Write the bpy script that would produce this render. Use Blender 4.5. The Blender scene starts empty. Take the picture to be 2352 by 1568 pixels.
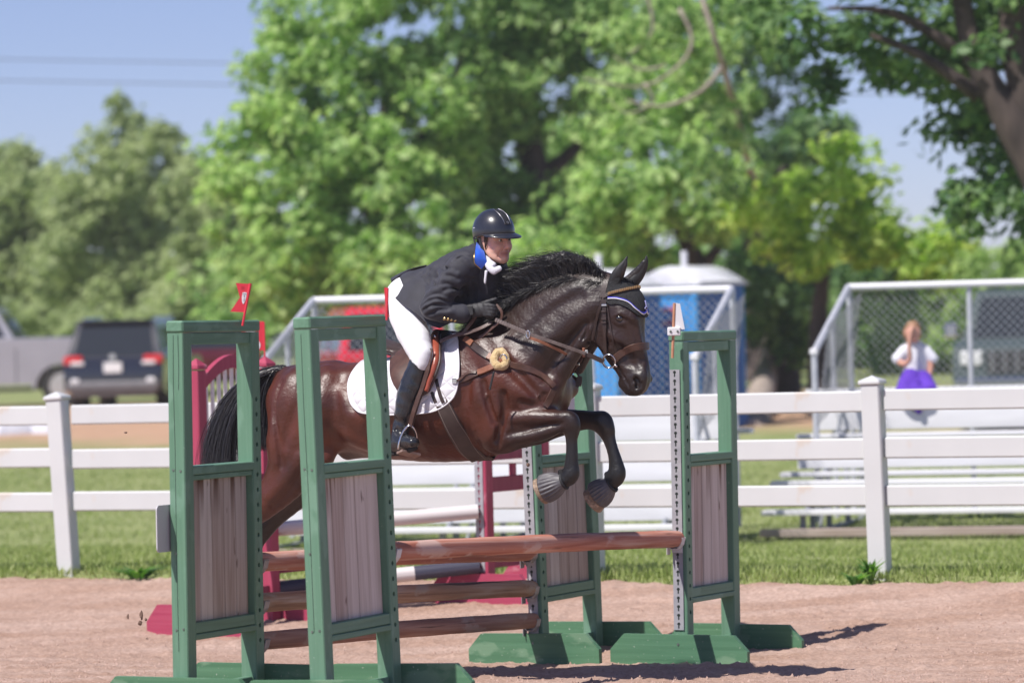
import bpy, math, random
import numpy as np
from mathutils import Vector, Matrix

# ------------------------------------------------------------------ camera, sky, sun, exposure
FPX = 9400.0                      # focal length in units of a 2352 px wide picture
CAM_H = 2.0
ROLL = math.radians(1.5)
PITCH = math.atan(44.0 / FPX)
scene = bpy.context.scene
COL = scene.collection

_R0 = Vector((math.cos(ROLL), 0, -math.sin(ROLL)))
_F = Vector((0, math.cos(PITCH), -math.sin(PITCH)))
_U0 = Vector((0, math.sin(PITCH), math.cos(PITCH)))
CR = (Vector((1, 0, 0)) * math.cos(ROLL) - _U0 * math.sin(ROLL)).normalized()
CU = (Vector((1, 0, 0)) * math.sin(ROLL) + _U0 * math.cos(ROLL)).normalized()
CF = _F.normalized()
CAM = Vector((0, 0, CAM_H))

cam_data = bpy.data.cameras.new('camera')
cam = bpy.data.objects.new('camera', cam_data)
COL.objects.link(cam)
cam.matrix_world = Matrix(((CR.x, CU.x, -CF.x, 0), (CR.y, CU.y, -CF.y, 0), (CR.z, CU.z, -CF.z, CAM_H), (0, 0, 0, 1)))
cam_data.sensor_width = 36.0
cam_data.lens = 36.0 * FPX / 2352.0
cam_data.clip_start = 0.1
cam_data.clip_end = 3000
cam_data.dof.use_dof = True
cam_data.dof.focus_distance = 21.9
cam_data.dof.aperture_fstop = 2.35
scene.camera = cam

# direction the sunlight travels (left-front to right-back, high)
SUN_TRAVEL = Vector((0.52, 0.47, -1.0)).normalized()
world = bpy.data.worlds.new('World')
scene.world = world
world.use_nodes = True
_nt = world.node_tree
_bg = _nt.nodes['Background']
_sky = _nt.nodes.new('ShaderNodeTexSky')
_sky.sky_type = 'NISHITA'
_sky.sun_disc = False
_sky.sun_elevation = math.asin(-SUN_TRAVEL.z)
_sky.sun_rotation = math.atan2(-SUN_TRAVEL.x, -SUN_TRAVEL.y)
_sky.altitude = 300
_sky.air_density = 0.65
_sky.dust_density = 0.5
_sky.ozone_density = 5.0
_tint = _nt.nodes.new('ShaderNodeMixRGB'); _tint.blend_type = 'MULTIPLY'; _tint.inputs[0].default_value = 1.0
_tint.inputs[2].default_value = (1.11, .92, .98, 1)       # the photograph's lavender white balance
_nt.links.new(_sky.outputs[0], _tint.inputs[1]); _nt.links.new(_tint.outputs[0], _bg.inputs[0])
_bg.inputs[1].default_value = 0.1

sun_data = bpy.data.lights.new('sun', 'SUN')
sun_data.energy = 4.6
sun_data.angle = math.radians(0.55)
sun_data.color = (1.0, 0.95, 0.89)
sun = bpy.data.objects.new('sun', sun_data)
COL.objects.link(sun)
sun.location = (-30, -30, 60)
sun.rotation_euler = SUN_TRAVEL.to_track_quat('-Z', 'Y').to_euler()

scene.view_settings.view_transform = 'Standard'
scene.view_settings.look = 'None'
scene.view_settings.exposure = 0.34
scene.view_settings.gamma = 1.0
scene.cycles.use_denoising = True
scene.cycles.max_bounces = 6
scene.cycles.transparent_max_bounces = 6
scene.cycles.transmission_bounces = 4
scene.cycles.volume_bounces = 0

# ------------------------------------------------------------------ helpers
rng = random.Random(7)
nrng = np.random.default_rng(11)

def at(px, py, D):
    """the point at depth Y = D that the lens shows at (px, py) of a 2352 x 1568 picture"""
    d = CF + CR * ((px - 1176.0) / FPX) - CU * ((py - 784.0) / FPX)
    return CAM + d * (D / d.y)

def proj(p):
    v = Vector(p) - CAM
    w = v.dot(CF)
    return 1176 + FPX * v.dot(CR) / w, 784 - FPX * v.dot(CU) / w

_GQ = [-50, 20.1, 24.1, 26.3, 28.1, 31, 36.5, 46, 66, 84, 120, 300, 3000]
_GZ = [0.13, 0.13, 0.0, 0.10, 0.28, 0.2, 0.0, 0.1, 0.45, 0.62, 0.95, 1.5, 2.0]
def ground_z(x, y):
    q = np.asarray(y) + 0.444 * np.clip(np.asarray(x), -14, 14)
    return np.interp(q, _GQ, _GZ)
def gz(x, y):
    return float(ground_z(x, y))

def tag(o, label=None, cat=None, group=None, kind=None):
    if label: o['label'] = label
    if cat: o['category'] = cat
    if group: o['group'] = group
    if kind: o['kind'] = kind
    return o

def empty(name, loc=(0, 0, 0), rz=0.0, label=None, cat=None, group=None, rot=None):
    o = bpy.data.objects.new(name, None)
    COL.objects.link(o)
    o.location = loc
    o.rotation_euler = rot if rot else (0, 0, rz)
    o.empty_display_size = 0.1
    tag(o, label, cat, group)
    return o

class MB:
    """collects simple shapes and builds them as one mesh object"""
    def __init__(self):
        self.v = []
        self.f = []
    def add(self, verts, faces):
        b = len(self.v)
        self.v.extend([tuple(p) for p in verts])
        self.f.extend([tuple(i + b for i in q) for q in faces])
        return self
    def box(self, c, s, bev=0.0, M=None):
        cx, cy, cz = c
        hx, hy, hz = s[0] / 2, s[1] / 2, s[2] / 2
        if bev <= 0:
            vs = [(cx + sx * hx, cy + sy * hy, cz + sz * hz) for sx in (-1, 1) for sy in (-1, 1) for sz in (-1, 1)]
            fs = [(0, 1, 3, 2), (4, 6, 7, 5), (0, 4, 5, 1), (2, 3, 7, 6), (0, 2, 6, 4), (1, 5, 7, 3)]
        else:
            b = min(bev, hx * .9, hy * .9, hz * .9)
            vs, idx = [], {}
            for sx in (-1, 1):
                for sy in (-1, 1):
                    for sz in (-1, 1):
                        for ax in range(3):
                            e = [hx - b, hy - b, hz - b]
                            e[ax] = (hx, hy, hz)[ax]
                            idx[(sx, sy, sz, ax)] = len(vs)
                            vs.append((cx + sx * e[0], cy + sy * e[1], cz + sz * e[2]))
            fs = []
            S = (-1, 1)
            for ax in range(3):
                for s0 in S:
                    o = [a for a in range(3) if a != ax]
                    ring = []
                    for (a, c2) in ((-1, -1), (1, -1), (1, 1), (-1, 1)):
                        k = [0, 0, 0]; k[ax] = s0; k[o[0]] = a; k[o[1]] = c2
                        ring.append(idx[(k[0], k[1], k[2], ax)])
                    if (s0 > 0) == (ax == 1): ring = ring[::-1]
                    fs.append(tuple(ring))
            for ax in range(3):           # edges along ax
                o = [a for a in range(3) if a != ax]
                for a in S:
                    for c2 in S:
                        k0 = [0, 0, 0]; k0[ax] = -1; k0[o[0]] = a; k0[o[1]] = c2
                        k1 = list(k0); k1[ax] = 1
                        q = (idx[(*k0, o[0])], idx[(*k1, o[0])], idx[(*k1, o[1])], idx[(*k0, o[1])])
                        if (a * c2 > 0) == (ax != 1): q = q[::-1]
                        fs.append(q[::-1])
            for sx in S:
                for sy in S:
                    for sz in S:
                        t = tuple(idx[(sx, sy, sz, ax)] for ax in range(3))
                        fs.append(t if sx * sy * sz > 0 else t[::-1])
        if M is not None:
            vs = [tuple(M @ Vector(p)) for p in vs]
        return self.add(vs, fs)
    def tube(self, pts, r, n=10, caps=True, flat=None):
        """tube along points; r number or list; flat=(axis vector, factor) squashes"""
        pts = [Vector(p) for p in pts]
        m = len(pts)
        rs = list(r) if hasattr(r, '__len__') else [r] * m
        vs, fs = [], []
        up = None
        for i, p in enumerate(pts):
            t = (pts[min(i + 1, m - 1)] - pts[max(i - 1, 0)]).normalized()
            if up is None:
                up = Vector((0, 0, 1)) if abs(t.z) < .9 else Vector((1, 0, 0))
            s = t.cross(up)
            if s.length < 1e-6: s = t.orthogonal()
            s.normalize()
            up = s.cross(t).normalized()
            for k in range(n):
                a = 2 * math.pi * k / n
                d = s * math.cos(a) + up * math.sin(a)
                vs.append(p + d * rs[i])
        for i in range(m - 1):
            for k in range(n):
                k2 = (k + 1) % n
                fs.append((i * n + k, i * n + k2, (i + 1) * n + k2, (i + 1) * n + k))
        if caps:
            fs.append(tuple(range(n))[::-1])
            fs.append(tuple((m - 1) * n + k for k in range(n)))
        return self.add(vs, fs)
    def prism(self, poly, h0, h1, axes=('x', 'y', 'z')):
        """polygon (a,b) extruded along third axis from h0 to h1; axes = names for (a, b, extrusion)"""
        n = len(poly)
        def P(a, b, c):
            d = dict(zip(axes, (a, b, c)))
            return (d['x'], d['y'], d['z'])
        vs = [P(a, b, h0) for a, b in poly] + [P(a, b, h1) for a, b in poly]
        fs = [tuple(range(n))[::-1], tuple(range(n, 2 * n))]
        fs += [(i, (i + 1) % n, n + (i + 1) % n, n + i) for i in range(n)]
        return self.add(vs, fs)
    def strap(self, pts, normals, w, t):
        """flat band: centre points, outward normals, width, thickness"""
        pts = [Vector(p) for p in pts]
        m = len(pts)
        ws = list(w) if hasattr(w, '__len__') else [w] * m
        vs, fs = [], []
        for i, p in enumerate(pts):
            tg = (pts[min(i + 1, m - 1)] - pts[max(i - 1, 0)]).normalized()
            nn = Vector(normals[i] if isinstance(normals, (list, tuple)) and not isinstance(normals[0], (int, float)) else normals)
            nn = (nn - tg * nn.dot(tg)).normalized()
            s = tg.cross(nn).normalized()
            h = ws[i] / 2
            vs += [p - s * h, p - s * h * .86 + nn * t, p + s * h * .86 + nn * t, p + s * h, p + s * h * .8 - nn * t * .3, p - s * h * .8 - nn * t * .3]
        for i in range(m - 1):
            for k in range(6):
                k2 = (k + 1) % 6
                fs.append((i * 6 + k, (i + 1) * 6 + k, (i + 1) * 6 + k2, i * 6 + k2))
        fs.append((0, 1, 2, 3, 4, 5)); fs.append(tuple((m - 1) * 6 + k for k in range(6))[::-1])
        return self.add(vs, fs)
    def build(self, name, mat, parent=None, smooth=False, loc=None):
        me = bpy.data.meshes.new(name)
        me.from_pydata(self.v, [], self.f)
        fix_normals(me)
        if smooth:
            me.polygons.foreach_set('use_smooth', [True] * len(me.polygons))
            if smooth != 'all':
                me.set_sharp_from_angle(angle=math.radians(38))
        if mat: me.materials.append(mat)
        o = bpy.data.objects.new(name, me)
        COL.objects.link(o)
        if parent: o.parent = parent
        if loc: o.location = loc
        return o

import bmesh
def fix_normals(me):
    bm = bmesh.new(); bm.from_mesh(me)
    bmesh.ops.recalc_face_normals(bm, faces=bm.faces)
    bm.to_mesh(me); bm.free()

def np_mesh(name, V, F, mat, parent=None, smooth=False, colors=None):
    """numpy verts (n,3), faces (m,k)"""
    V = np.asarray(V, dtype=np.float32); F = np.asarray(F, dtype=np.int32)
    me = bpy.data.meshes.new(name)
    k = F.shape[1]
    me.vertices.add(len(V)); me.vertices.foreach_set('co', V.ravel())
    me.loops.add(F.size); me.loops.foreach_set('vertex_index', F.ravel())
    me.polygons.add(len(F))
    me.polygons.foreach_set('loop_start', np.arange(len(F), dtype=np.int32) * k)
    me.polygons.foreach_set('loop_total', np.full(len(F), k, dtype=np.int32))
    me.update(calc_edges=True)
    if smooth: me.polygons.foreach_set('use_smooth', np.ones(len(F), dtype=bool))
    if colors is not None:
        ca = me.color_attributes.new('coat', 'FLOAT_COLOR', 'POINT')
        c4 = np.ones((len(V), 4), dtype=np.float32); c4[:, :colors.shape[1]] = colors
        ca.data.foreach_set('color', c4.ravel())
    if mat: me.materials.append(mat)
    o = bpy.data.objects.new(name, me); COL.objects.link(o)
    if parent: o.parent = parent
    return o

def copy_tree(o, parent=None):
    c = o.copy(); COL.objects.link(c); c.parent = parent
    for ch in list(o.children): copy_tree(ch, c)
    return c

# ------------------------------------------------------------------ materials
def mat(name, c1, c2=None, rough=0.6, scale=8.0, stretch=(1, 1, 1), bump=0.0, bscale=60.0, spec=0.5, metal=0.0,
        coat=0.0, c3=None, detail=5.0, wear=None, sheen=0.0, rvar=0.0, sss=0.0):
    m = bpy.data.materials.new(name); m.use_nodes = True
    nt = m.node_tree; N = nt.nodes; L = nt.links
    b = N['Principled BSDF']
    b.inputs['Roughness'].default_value = rough
    b.inputs['Specular IOR Level'].default_value = spec
    b.inputs['Metallic'].default_value = metal
    b.inputs['Coat Weight'].default_value = coat
    b.inputs['Coat Roughness'].default_value = 0.08
    if sheen: b.inputs['Sheen Weight'].default_value = sheen
    if sss:
        b.inputs['Subsurface Weight'].default_value = sss
        b.inputs['Subsurface Scale'].default_value = 0.01
    tc = N.new('ShaderNodeTexCoord'); mp = N.new('ShaderNodeMapping')
    mp.inputs['Scale'].default_value = stretch
    L.new(tc.outputs['Object'], mp.inputs[0])
    col_out = None
    if c2 is not None:
        ns = N.new('ShaderNodeTexNoise'); ns.inputs['Scale'].default_value = scale; ns.inputs['Detail'].default_value = detail
        L.new(mp.outputs[0], ns.inputs['Vector'])
        r = N.new('ShaderNodeValToRGB')
        r.color_ramp.elements[0].position = 0.33; r.color_ramp.elements[1].position = 0.67
        r.color_ramp.elements[0].color = (*c1, 1); r.color_ramp.elements[1].color = (*c2, 1)
        if c3 is not None:
            e = r.color_ramp.elements.new(0.5); e.color = (*c3, 1)
        L.new(ns.outputs['Fac'], r.inputs[0])
        col_out = r.outputs[0]
        if rvar:
            mr = N.new('ShaderNodeMapRange'); mr.inputs[3].default_value = rough - rvar; mr.inputs[4].default_value = rough + rvar
            L.new(ns.outputs['Fac'], mr.inputs[0]); L.new(mr.outputs[0], b.inputs['Roughness'])
    if wear is not None:
        wc, wscale, thr = wear
        n2 = N.new('ShaderNodeTexNoise'); n2.inputs['Scale'].default_value = wscale; n2.inputs['Detail'].default_value = 8
        L.new(mp.outputs[0], n2.inputs['Vector'])
        r2 = N.new('ShaderNodeValToRGB'); r2.color_ramp.elements[0].position = thr; r2.color_ramp.elements[1].position = thr + .06
        r2.color_ramp.elements[0].color = (0, 0, 0, 1); r2.color_ramp.elements[1].color = (1, 1, 1, 1)
        L.new(n2.outputs['Fac'], r2.inputs[0])
        mx = N.new('ShaderNodeMixRGB'); mx.inputs[2].default_value = (*wc, 1)
        L.new(r2.outputs[0], mx.inputs[0])
        if col_out: L.new(col_out, mx.inputs[1])
        else: mx.inputs[1].default_value = (*c1, 1)
        col_out = mx.outputs[0]
    if col_out: L.new(col_out, b.inputs['Base Color'])
    else: b.inputs['Base Color'].default_value = (*c1, 1)
    if bump:
        nb = N.new('ShaderNodeTexNoise'); nb.inputs['Scale'].default_value = bscale; nb.inputs['Detail'].default_value = 4
        L.new(mp.outputs[0], nb.inputs['Vector'])
        bp = N.new('ShaderNodeBump'); bp.inputs['Strength'].default_value = bump; bp.inputs['Distance'].default_value = 0.01
        L.new(nb.outputs['Fac'], bp.inputs['Height']); L.new(bp.outputs[0], b.inputs['Normal'])
    return m

def leaf_mat(name, ca, cb, cc, trans=0.35, scale=0.7):
    m = bpy.data.materials.new(name); m.use_nodes = True
    nt = m.node_tree; N = nt.nodes; L = nt.links
    b = N['Principled BSDF']; b.inputs['Roughness'].default_value = 0.5; b.inputs['Specular IOR Level'].default_value = 0.35
    geo = N.new('ShaderNodeNewGeometry'); tc = N.new('ShaderNodeTexCoord')
    ns = N.new('ShaderNodeTexNoise'); ns.inputs['Scale'].default_value = scale; ns.inputs['Detail'].default_value = 3
    L.new(tc.outputs['Object'], ns.inputs['Vector'])
    ad = N.new('ShaderNodeMath'); ad.operation = 'ADD'
    ml = N.new('ShaderNodeMath'); ml.operation = 'MULTIPLY_ADD'; ml.inputs[1].default_value = 0.75; ml.inputs[2].default_value = -0.36
    L.new(geo.outputs['Random Per Island'], ml.inputs[0])
    L.new(ns.outputs['Fac'], ad.inputs[0]); L.new(ml.outputs[0], ad.inputs[1])
    r = N.new('ShaderNodeValToRGB')
    r.color_ramp.elements[0].position = 0.28; r.color_ramp.elements[0].color = (*ca, 1)
    r.color_ramp.elements[1].position = 0.75; r.color_ramp.elements[1].color = (*cc, 1)
    e = r.color_ramp.elements.new(0.5); e.color = (*cb, 1)
    L.new(ad.outputs[0], r.inputs[0]); L.new(r.outputs[0], b.inputs['Base Color'])
    tr = N.new('ShaderNodeBsdfTranslucent'); mx = N.new('ShaderNodeMixShader'); mx.inputs[0].default_value = trans
    hs = N.new('ShaderNodeHueSaturation'); hs.inputs['Saturation'].default_value = 1.15; hs.inputs['Value'].default_value = 1.9
    L.new(r.outputs[0], hs.inputs['Color']); L.new(hs.outputs[0], tr.inputs[0])
    L.new(b.outputs[0], mx.inputs[1]); L.new(tr.outputs[0], mx.inputs[2])
    L.new(mx.outputs[0], N['Material Output'].inputs[0])
    return m

def noise2(x, y, seed=0, octaves=4, f0=1.0):
    """value noise in numpy"""
    out = np.zeros_like(x, dtype=np.float64); amp = 1.0; f = f0; tot = 0
    for o in range(octaves):
        xi = np.floor(x * f).astype(np.int64); yi = np.floor(y * f).astype(np.int64)
        fx = x * f - xi; fy = y * f - yi
        fx = fx * fx * (3 - 2 * fx); fy = fy * fy * (3 - 2 * fy)
        def hsh(a, b):
            h = (a * 374761393 + b * 668265263 + (seed + o) * 982451653) & 0x7fffffff
            h = (h ^ (h >> 13)) * 1274126177 & 0x7fffffff
            return ((h ^ (h >> 16)) & 0xffff) / 65535.0
        v = (hsh(xi, yi) * (1 - fx) + hsh(xi + 1, yi) * fx) * (1 - fy) + (hsh(xi, yi + 1) * (1 - fx) + hsh(xi + 1, yi + 1) * fx) * fy
        out += v * amp; tot += amp; amp *= 0.5; f *= 2.03
    return out / tot
# ================================================================== SETTING
M = {}
def ground_mat():
    m = bpy.data.materials.new('field_grass_and_earth'); m.use_nodes = True
    nt = m.node_tree; N = nt.nodes; L = nt.links; b = N['Principled BSDF']; b.inputs['Roughness'].default_value = .9
    tc = N.new('ShaderNodeTexCoord'); sp = N.new('ShaderNodeSeparateXYZ'); L.new(tc.outputs['Object'], sp.inputs[0])
    q = N.new('ShaderNodeMath'); q.operation = 'MULTIPLY_ADD'; q.inputs[1].default_value = .35
    L.new(sp.outputs[0], q.inputs[0]); L.new(sp.outputs[1], q.inputs[2])
    n1 = N.new('ShaderNodeTexNoise'); n1.inputs['Scale'].default_value = .35; n1.inputs['Detail'].default_value = 5
    L.new(tc.outputs['Object'], n1.inputs['Vector'])
    n2 = N.new('ShaderNodeTexNoise'); n2.inputs['Scale'].default_value = 2.2; n2.inputs['Detail'].default_value = 6
    L.new(tc.outputs['Object'], n2.inputs['Vector'])
    r = N.new('ShaderNodeValToRGB'); L.new(n2.outputs['Fac'], r.inputs[0])
    r.color_ramp.elements[0].position = .3; r.color_ramp.elements[0].color = (.17, .22, .06, 1)
    r.color_ramp.elements[1].position = .72; r.color_ramp.elements[1].color = (.30, .32, .14, 1)
    r2 = N.new('ShaderNodeValToRGB'); L.new(n2.outputs['Fac'], r2.inputs[0])
    r2.color_ramp.elements[0].color = (.38, .22, .14, 1); r2.color_ramp.elements[1].color = (.52, .34, .22, 1)
    # worn earth track across the field
    a = N.new('ShaderNodeMath'); a.operation = 'MULTIPLY_ADD'; a.inputs[1].default_value = 9.0
    L.new(n1.outputs['Fac'], a.inputs[0]); L.new(q.outputs[0], a.inputs[2])
    rr = N.new('ShaderNodeMapRange'); rr.inputs[1].default_value = 62; rr.inputs[2].default_value = 66
    L.new(a.outputs[0], rr.inputs[0])
    rf = N.new('ShaderNodeMapRange'); rf.inputs[1].default_value = 80; rf.inputs[2].default_value = 86; rf.inputs[3].default_value = 1; rf.inputs[4].default_value = 0
    L.new(a.outputs[0], rf.inputs[0])
    mu = N.new('ShaderNodeMath'); mu.operation = 'MULTIPLY'; L.new(rr.outputs[0], mu.inputs[0]); L.new(rf.outputs[0], mu.inputs[1])
    mx = N.new('ShaderNodeMixRGB'); L.new(mu.outputs[0], mx.inputs[0]); L.new(r.outputs[0], mx.inputs[1]); L.new(r2.outputs[0], mx.inputs[2])
    L.new(mx.outputs[0], b.inputs['Base Color'])
    return m

def sand_mat():
    m = bpy.data.materials.new('arena_sand'); m.use_nodes = True
    nt = m.node_tree; N = nt.nodes; L = nt.links; b = N['Principled BSDF']; b.inputs['Roughness'].default_value = .95
    b.inputs['Specular IOR Level'].default_value = .2
    tc = N.new('ShaderNodeTexCoord')
    def noise(s, d=6, st=(1, 1, 1)):
        mp = N.new('ShaderNodeMapping'); mp.inputs['Scale'].default_value = st; L.new(tc.outputs['Object'], mp.inputs[0])
        n = N.new('ShaderNodeTexNoise'); n.inputs['Scale'].default_value = s; n.inputs['Detail'].default_value = d
        L.new(mp.outputs[0], n.inputs['Vector']); return n
    n1 = noise(1.6, 9, (.5, 1.8, 1)); n2 = noise(38, 4)
    r = N.new('ShaderNodeValToRGB'); L.new(n1.outputs['Fac'], r.inputs[0])
    r.color_ramp.elements[0].position = .3; r.color_ramp.elements[0].color = (.345, .232, .18, 1)
    r.color_ramp.elements[1].position = .68; r.color_ramp.elements[1].color = (.455, .338, .288, 1)
    r2 = N.new('ShaderNodeValToRGB'); L.new(n2.outputs['Fac'], r2.inputs[0])
    r2.color_ramp.elements[0].position = .25; r2.color_ramp.elements[0].color = (.62, .55, .5, 1)
    r2.color_ramp.elements[1].position = .7; r2.color_ramp.elements[1].color = (1.12, 1.08, 1.06, 1)
    mx = N.new('ShaderNodeMixRGB'); mx.blend_type = 'MULTIPLY'; mx.inputs[0].default_value = .75
    L.new(r.outputs[0], mx.inputs[1]); L.new(r2.outputs[0], mx.inputs[2]); L.new(mx.outputs[0], b.inputs['Base Color'])
    bp = N.new('ShaderNodeBump'); bp.inputs['Strength'].default_value = .6; bp.inputs['Distance'].default_value = .012
    L.new(n2.outputs['Fac'], bp.inputs['Height']); L.new(bp.outputs[0], b.inputs['Normal'])
    return m

def sheet(name, xs, ys, zfun, m, keep=None):
    X, Y = np.meshgrid(xs, ys)
    Z = zfun(X, Y)
    V = np.stack([X.ravel(), Y.ravel(), Z.ravel()], 1)
    nx, ny = len(xs), len(ys)
    I = (np.arange(ny - 1)[:, None] * nx + np.arange(nx - 1)[None, :]).ravel()
    F = np.stack([I, I + 1, I + 1 + nx, I + nx], 1)
    if keep is not None:
        c = V[F].mean(1); F = F[keep(c[:, 0], c[:, 1])]
    return np_mesh(name, V, F, m, smooth=True)

def graded(lo, hi, dlo, dhi, fine, coarse):
    a = list(np.arange(dlo, dhi, fine))
    s = fine; x = dlo; left = []
    while x > lo:
        s = min(s * 1.35, coarse); x -= s; left.append(x)
    s = fine; x = a[-1]; right = []
    while x < hi:
        s = min(s * 1.35, coarse); x += s; right.append(x)
    return np.array(left[::-1] + a + right)

EDGE = 27.75
def edge_q(x): return EDGE + .22 * (noise2(np.asarray(x), np.zeros_like(x) + 3.3, 5, 4, .9) - .5) * 2

def z_field(X, Y):
    q = Y + .444 * np.clip(X, -14, 14)
    w = np.clip((q - EDGE + .35) / .5, 0, 1)
    return ground_z(X, Y) - .22 * (1 - w) + .01 * w + .05 * (noise2(X, Y, 3, 3, .5) - .5) * w
def z_sand(X, Y):
    q = Y + .444 * np.clip(X, -14, 14)
    e = edge_q(X)
    z = ground_z(X, Y) + .03 * (noise2(X * .7, Y * 1.3, 1, 3, 1.1) - .5) + .018 * (noise2(X, Y * 1.6, 2, 3, 4.0) - .5) + .022 * (noise2(X, Y, 41, 3, 13.0) - .5) - .05 * np.maximum(noise2(X, Y, 31, 2, 2.3) - .68, 0) + .004 * np.sin(Y * 26 + 3 * noise2(X, Y, 7, 2, .8) * 6) + .016 * np.maximum(noise2(X, Y, 9, 3, 17.0) - .56, 0) * 3
    # sand thrown up against the feet of the standards, trodden hollows under the jump
    z = z - .02 * np.exp(-((X - .2) ** 2 + (Y - 22.4) ** 2) / .8)
    return z - np.clip((q - e) / .35, 0, 1) * .16 + .02 * np.exp(-((q - e + .35) / .3) ** 2)

xs = graded(-600, 600, -12, 12, .5, 60); ys = graded(-40, 2200, 18, 60, .5, 80)
tag(sheet('ground', xs, ys, z_field, ground_mat()), kind='structure')
xs = graded(-30, 24, -3.3, 3.5, .022, 1.5); ys = graded(2, 40, 21.2, 29.2, .024, 1.0)
tag(sheet('arena_sand', xs, ys, z_sand, sand_mat(), keep=lambda x, y: y + .444 * np.clip(x, -14, 14) < EDGE + .75), kind='structure')

# loose crumbs of footing on the sand, each far too small to tell apart
def crumbs():
    n = 14000
    y = 21.3 + nrng.random(n) ** 1.7 * 5.0
    x = (nrng.random(n) - .5) * 7.4
    z = z_sand(x, y)
    s = .003 + .010 * nrng.random(n) ** 4
    T = np.array([[1, 0, -.5], [-.5, .87, -.5], [-.5, -.87, -.5], [0, 0, .9]])
    V = []; F = []
    a = nrng.random(n) * 6.28
    for t in T:
        V.append(np.stack([x + s * (t[0] * np.cos(a) - t[1] * np.sin(a)), y + s * (t[0] * np.sin(a) + t[1] * np.cos(a)), z + s * (.4 + t[2])], 1))
    V = np.stack(V, 1).reshape(-1, 3)
    i = np.arange(n) * 4
    F = np.concatenate([np.stack([i, i + 1, i + 3], 1), np.stack([i + 1, i + 2, i + 3], 1), np.stack([i + 2, i, i + 3], 1)])
    o = np_mesh('sand_crumbs', V, F, mat('dry_footing', (.30, .19, .15), (.47, .33, .28), rough=.95, scale=30))
    tag(o, 'loose crumbs of tan footing scattered over the arena sand', 'crumbs', kind='stuff')
crumbs()

# ---------------------------------------------------------------- grass
def grass():
    n = 120000
    u = nrng.random(n)
    q = 27.7 + 26 * u ** 1.9
    x = (nrng.random(n) - .5) * 2 * (5.2 + (q - 27) * .16)
    y = q - .444 * x
    k = q > edge_q(x) - .05 + .15 * nrng.random(n)
    x, y, q = x[k], y[k], q[k]; n = len(x)
    z = z_field(x, y) - .01
    tuft = noise2(x, y, 21, 3, 1.3)
    h = (.022 + .048 * nrng.random(n) * (.35 + 1.5 * np.clip(tuft - .25, 0, 1))) * (1 + .3 * np.exp(-((q - 28.0) / .35) ** 2))
    a = nrng.random(n) * 6.28; w = .0035 + .004 * nrng.random(n) + (q - 28) * .0003
    lx = (nrng.random(n) - .5) * h * 1.0; ly = (nrng.random(n) - .5) * h * 1.0
    dx, dy = np.cos(a) * w, np.sin(a) * w
    V = np.stack([np.stack([x - dx, y - dy, z], 1), np.stack([x + dx, y + dy, z], 1),
                  np.stack([x + dx * .7 + lx * .4, y + dy * .7 + ly * .4, z + h * .6], 1), np.stack([x + lx, y + ly, z + h], 1)], 1).reshape(-1, 3)
    i = np.arange(n) * 4
    F = np.concatenate([np.stack([i, i + 1, i + 2], 1), np.stack([i, i + 2, i + 3], 1)])
    o = np_mesh('grass', V, F, leaf_mat('grass_blade', (.215, .28, .075), (.265, .335, .105), (.35, .39, .16), trans=.3, scale=1.6))
    tag(o, 'short mown green grass on both sides of the white fence', 'grass', kind='stuff')
grass()

# ---------------------------------------------------------------- weeds at the fence posts
LEAF_WEED = leaf_mat('weed_leaf', (.05, .13, .02), (.09, .21, .04), (.16, .3, .06), trans=.35, scale=9)
def weed(px, py, D, n, h, spread, label):
    p = at(px, py, D); p.z = gz(p.x, p.y)
    e = empty('weed', p, 0, label, 'weed', 'weeds along the fence')
    mbs = MB()
    for i in range(n):
        a = rng.random() * 6.28; l = h * (.5 + .6 * rng.random()); s = spread * (.3 + rng.random())
        tip = Vector((math.cos(a) * s, math.sin(a) * s, l)); mid = Vector((tip.x * .35, tip.y * .35, l * .65))
        sd = Vector((-math.sin(a), math.cos(a), 0)) * (.012 + .012 * rng.random())
        mbs.add([(0, 0, -.03), mid - sd, tip, mid + sd], [(0, 1, 2, 3)])
    mbs.build('leaf_rosette', LEAF_WEED, e)
weed(2000, 1300, 26.75, 40, .15, .11, 'leafy green weed at the foot of the right white fence post')
weed(1965, 1318, 26.6, 22, .09, .13, 'low broad-leaved weed spilling onto the sand by the right fence post')
weed(320, 1322, 29.0, 40, .09, .28, 'low darker grass clump between left fence post and green standard')
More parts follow.
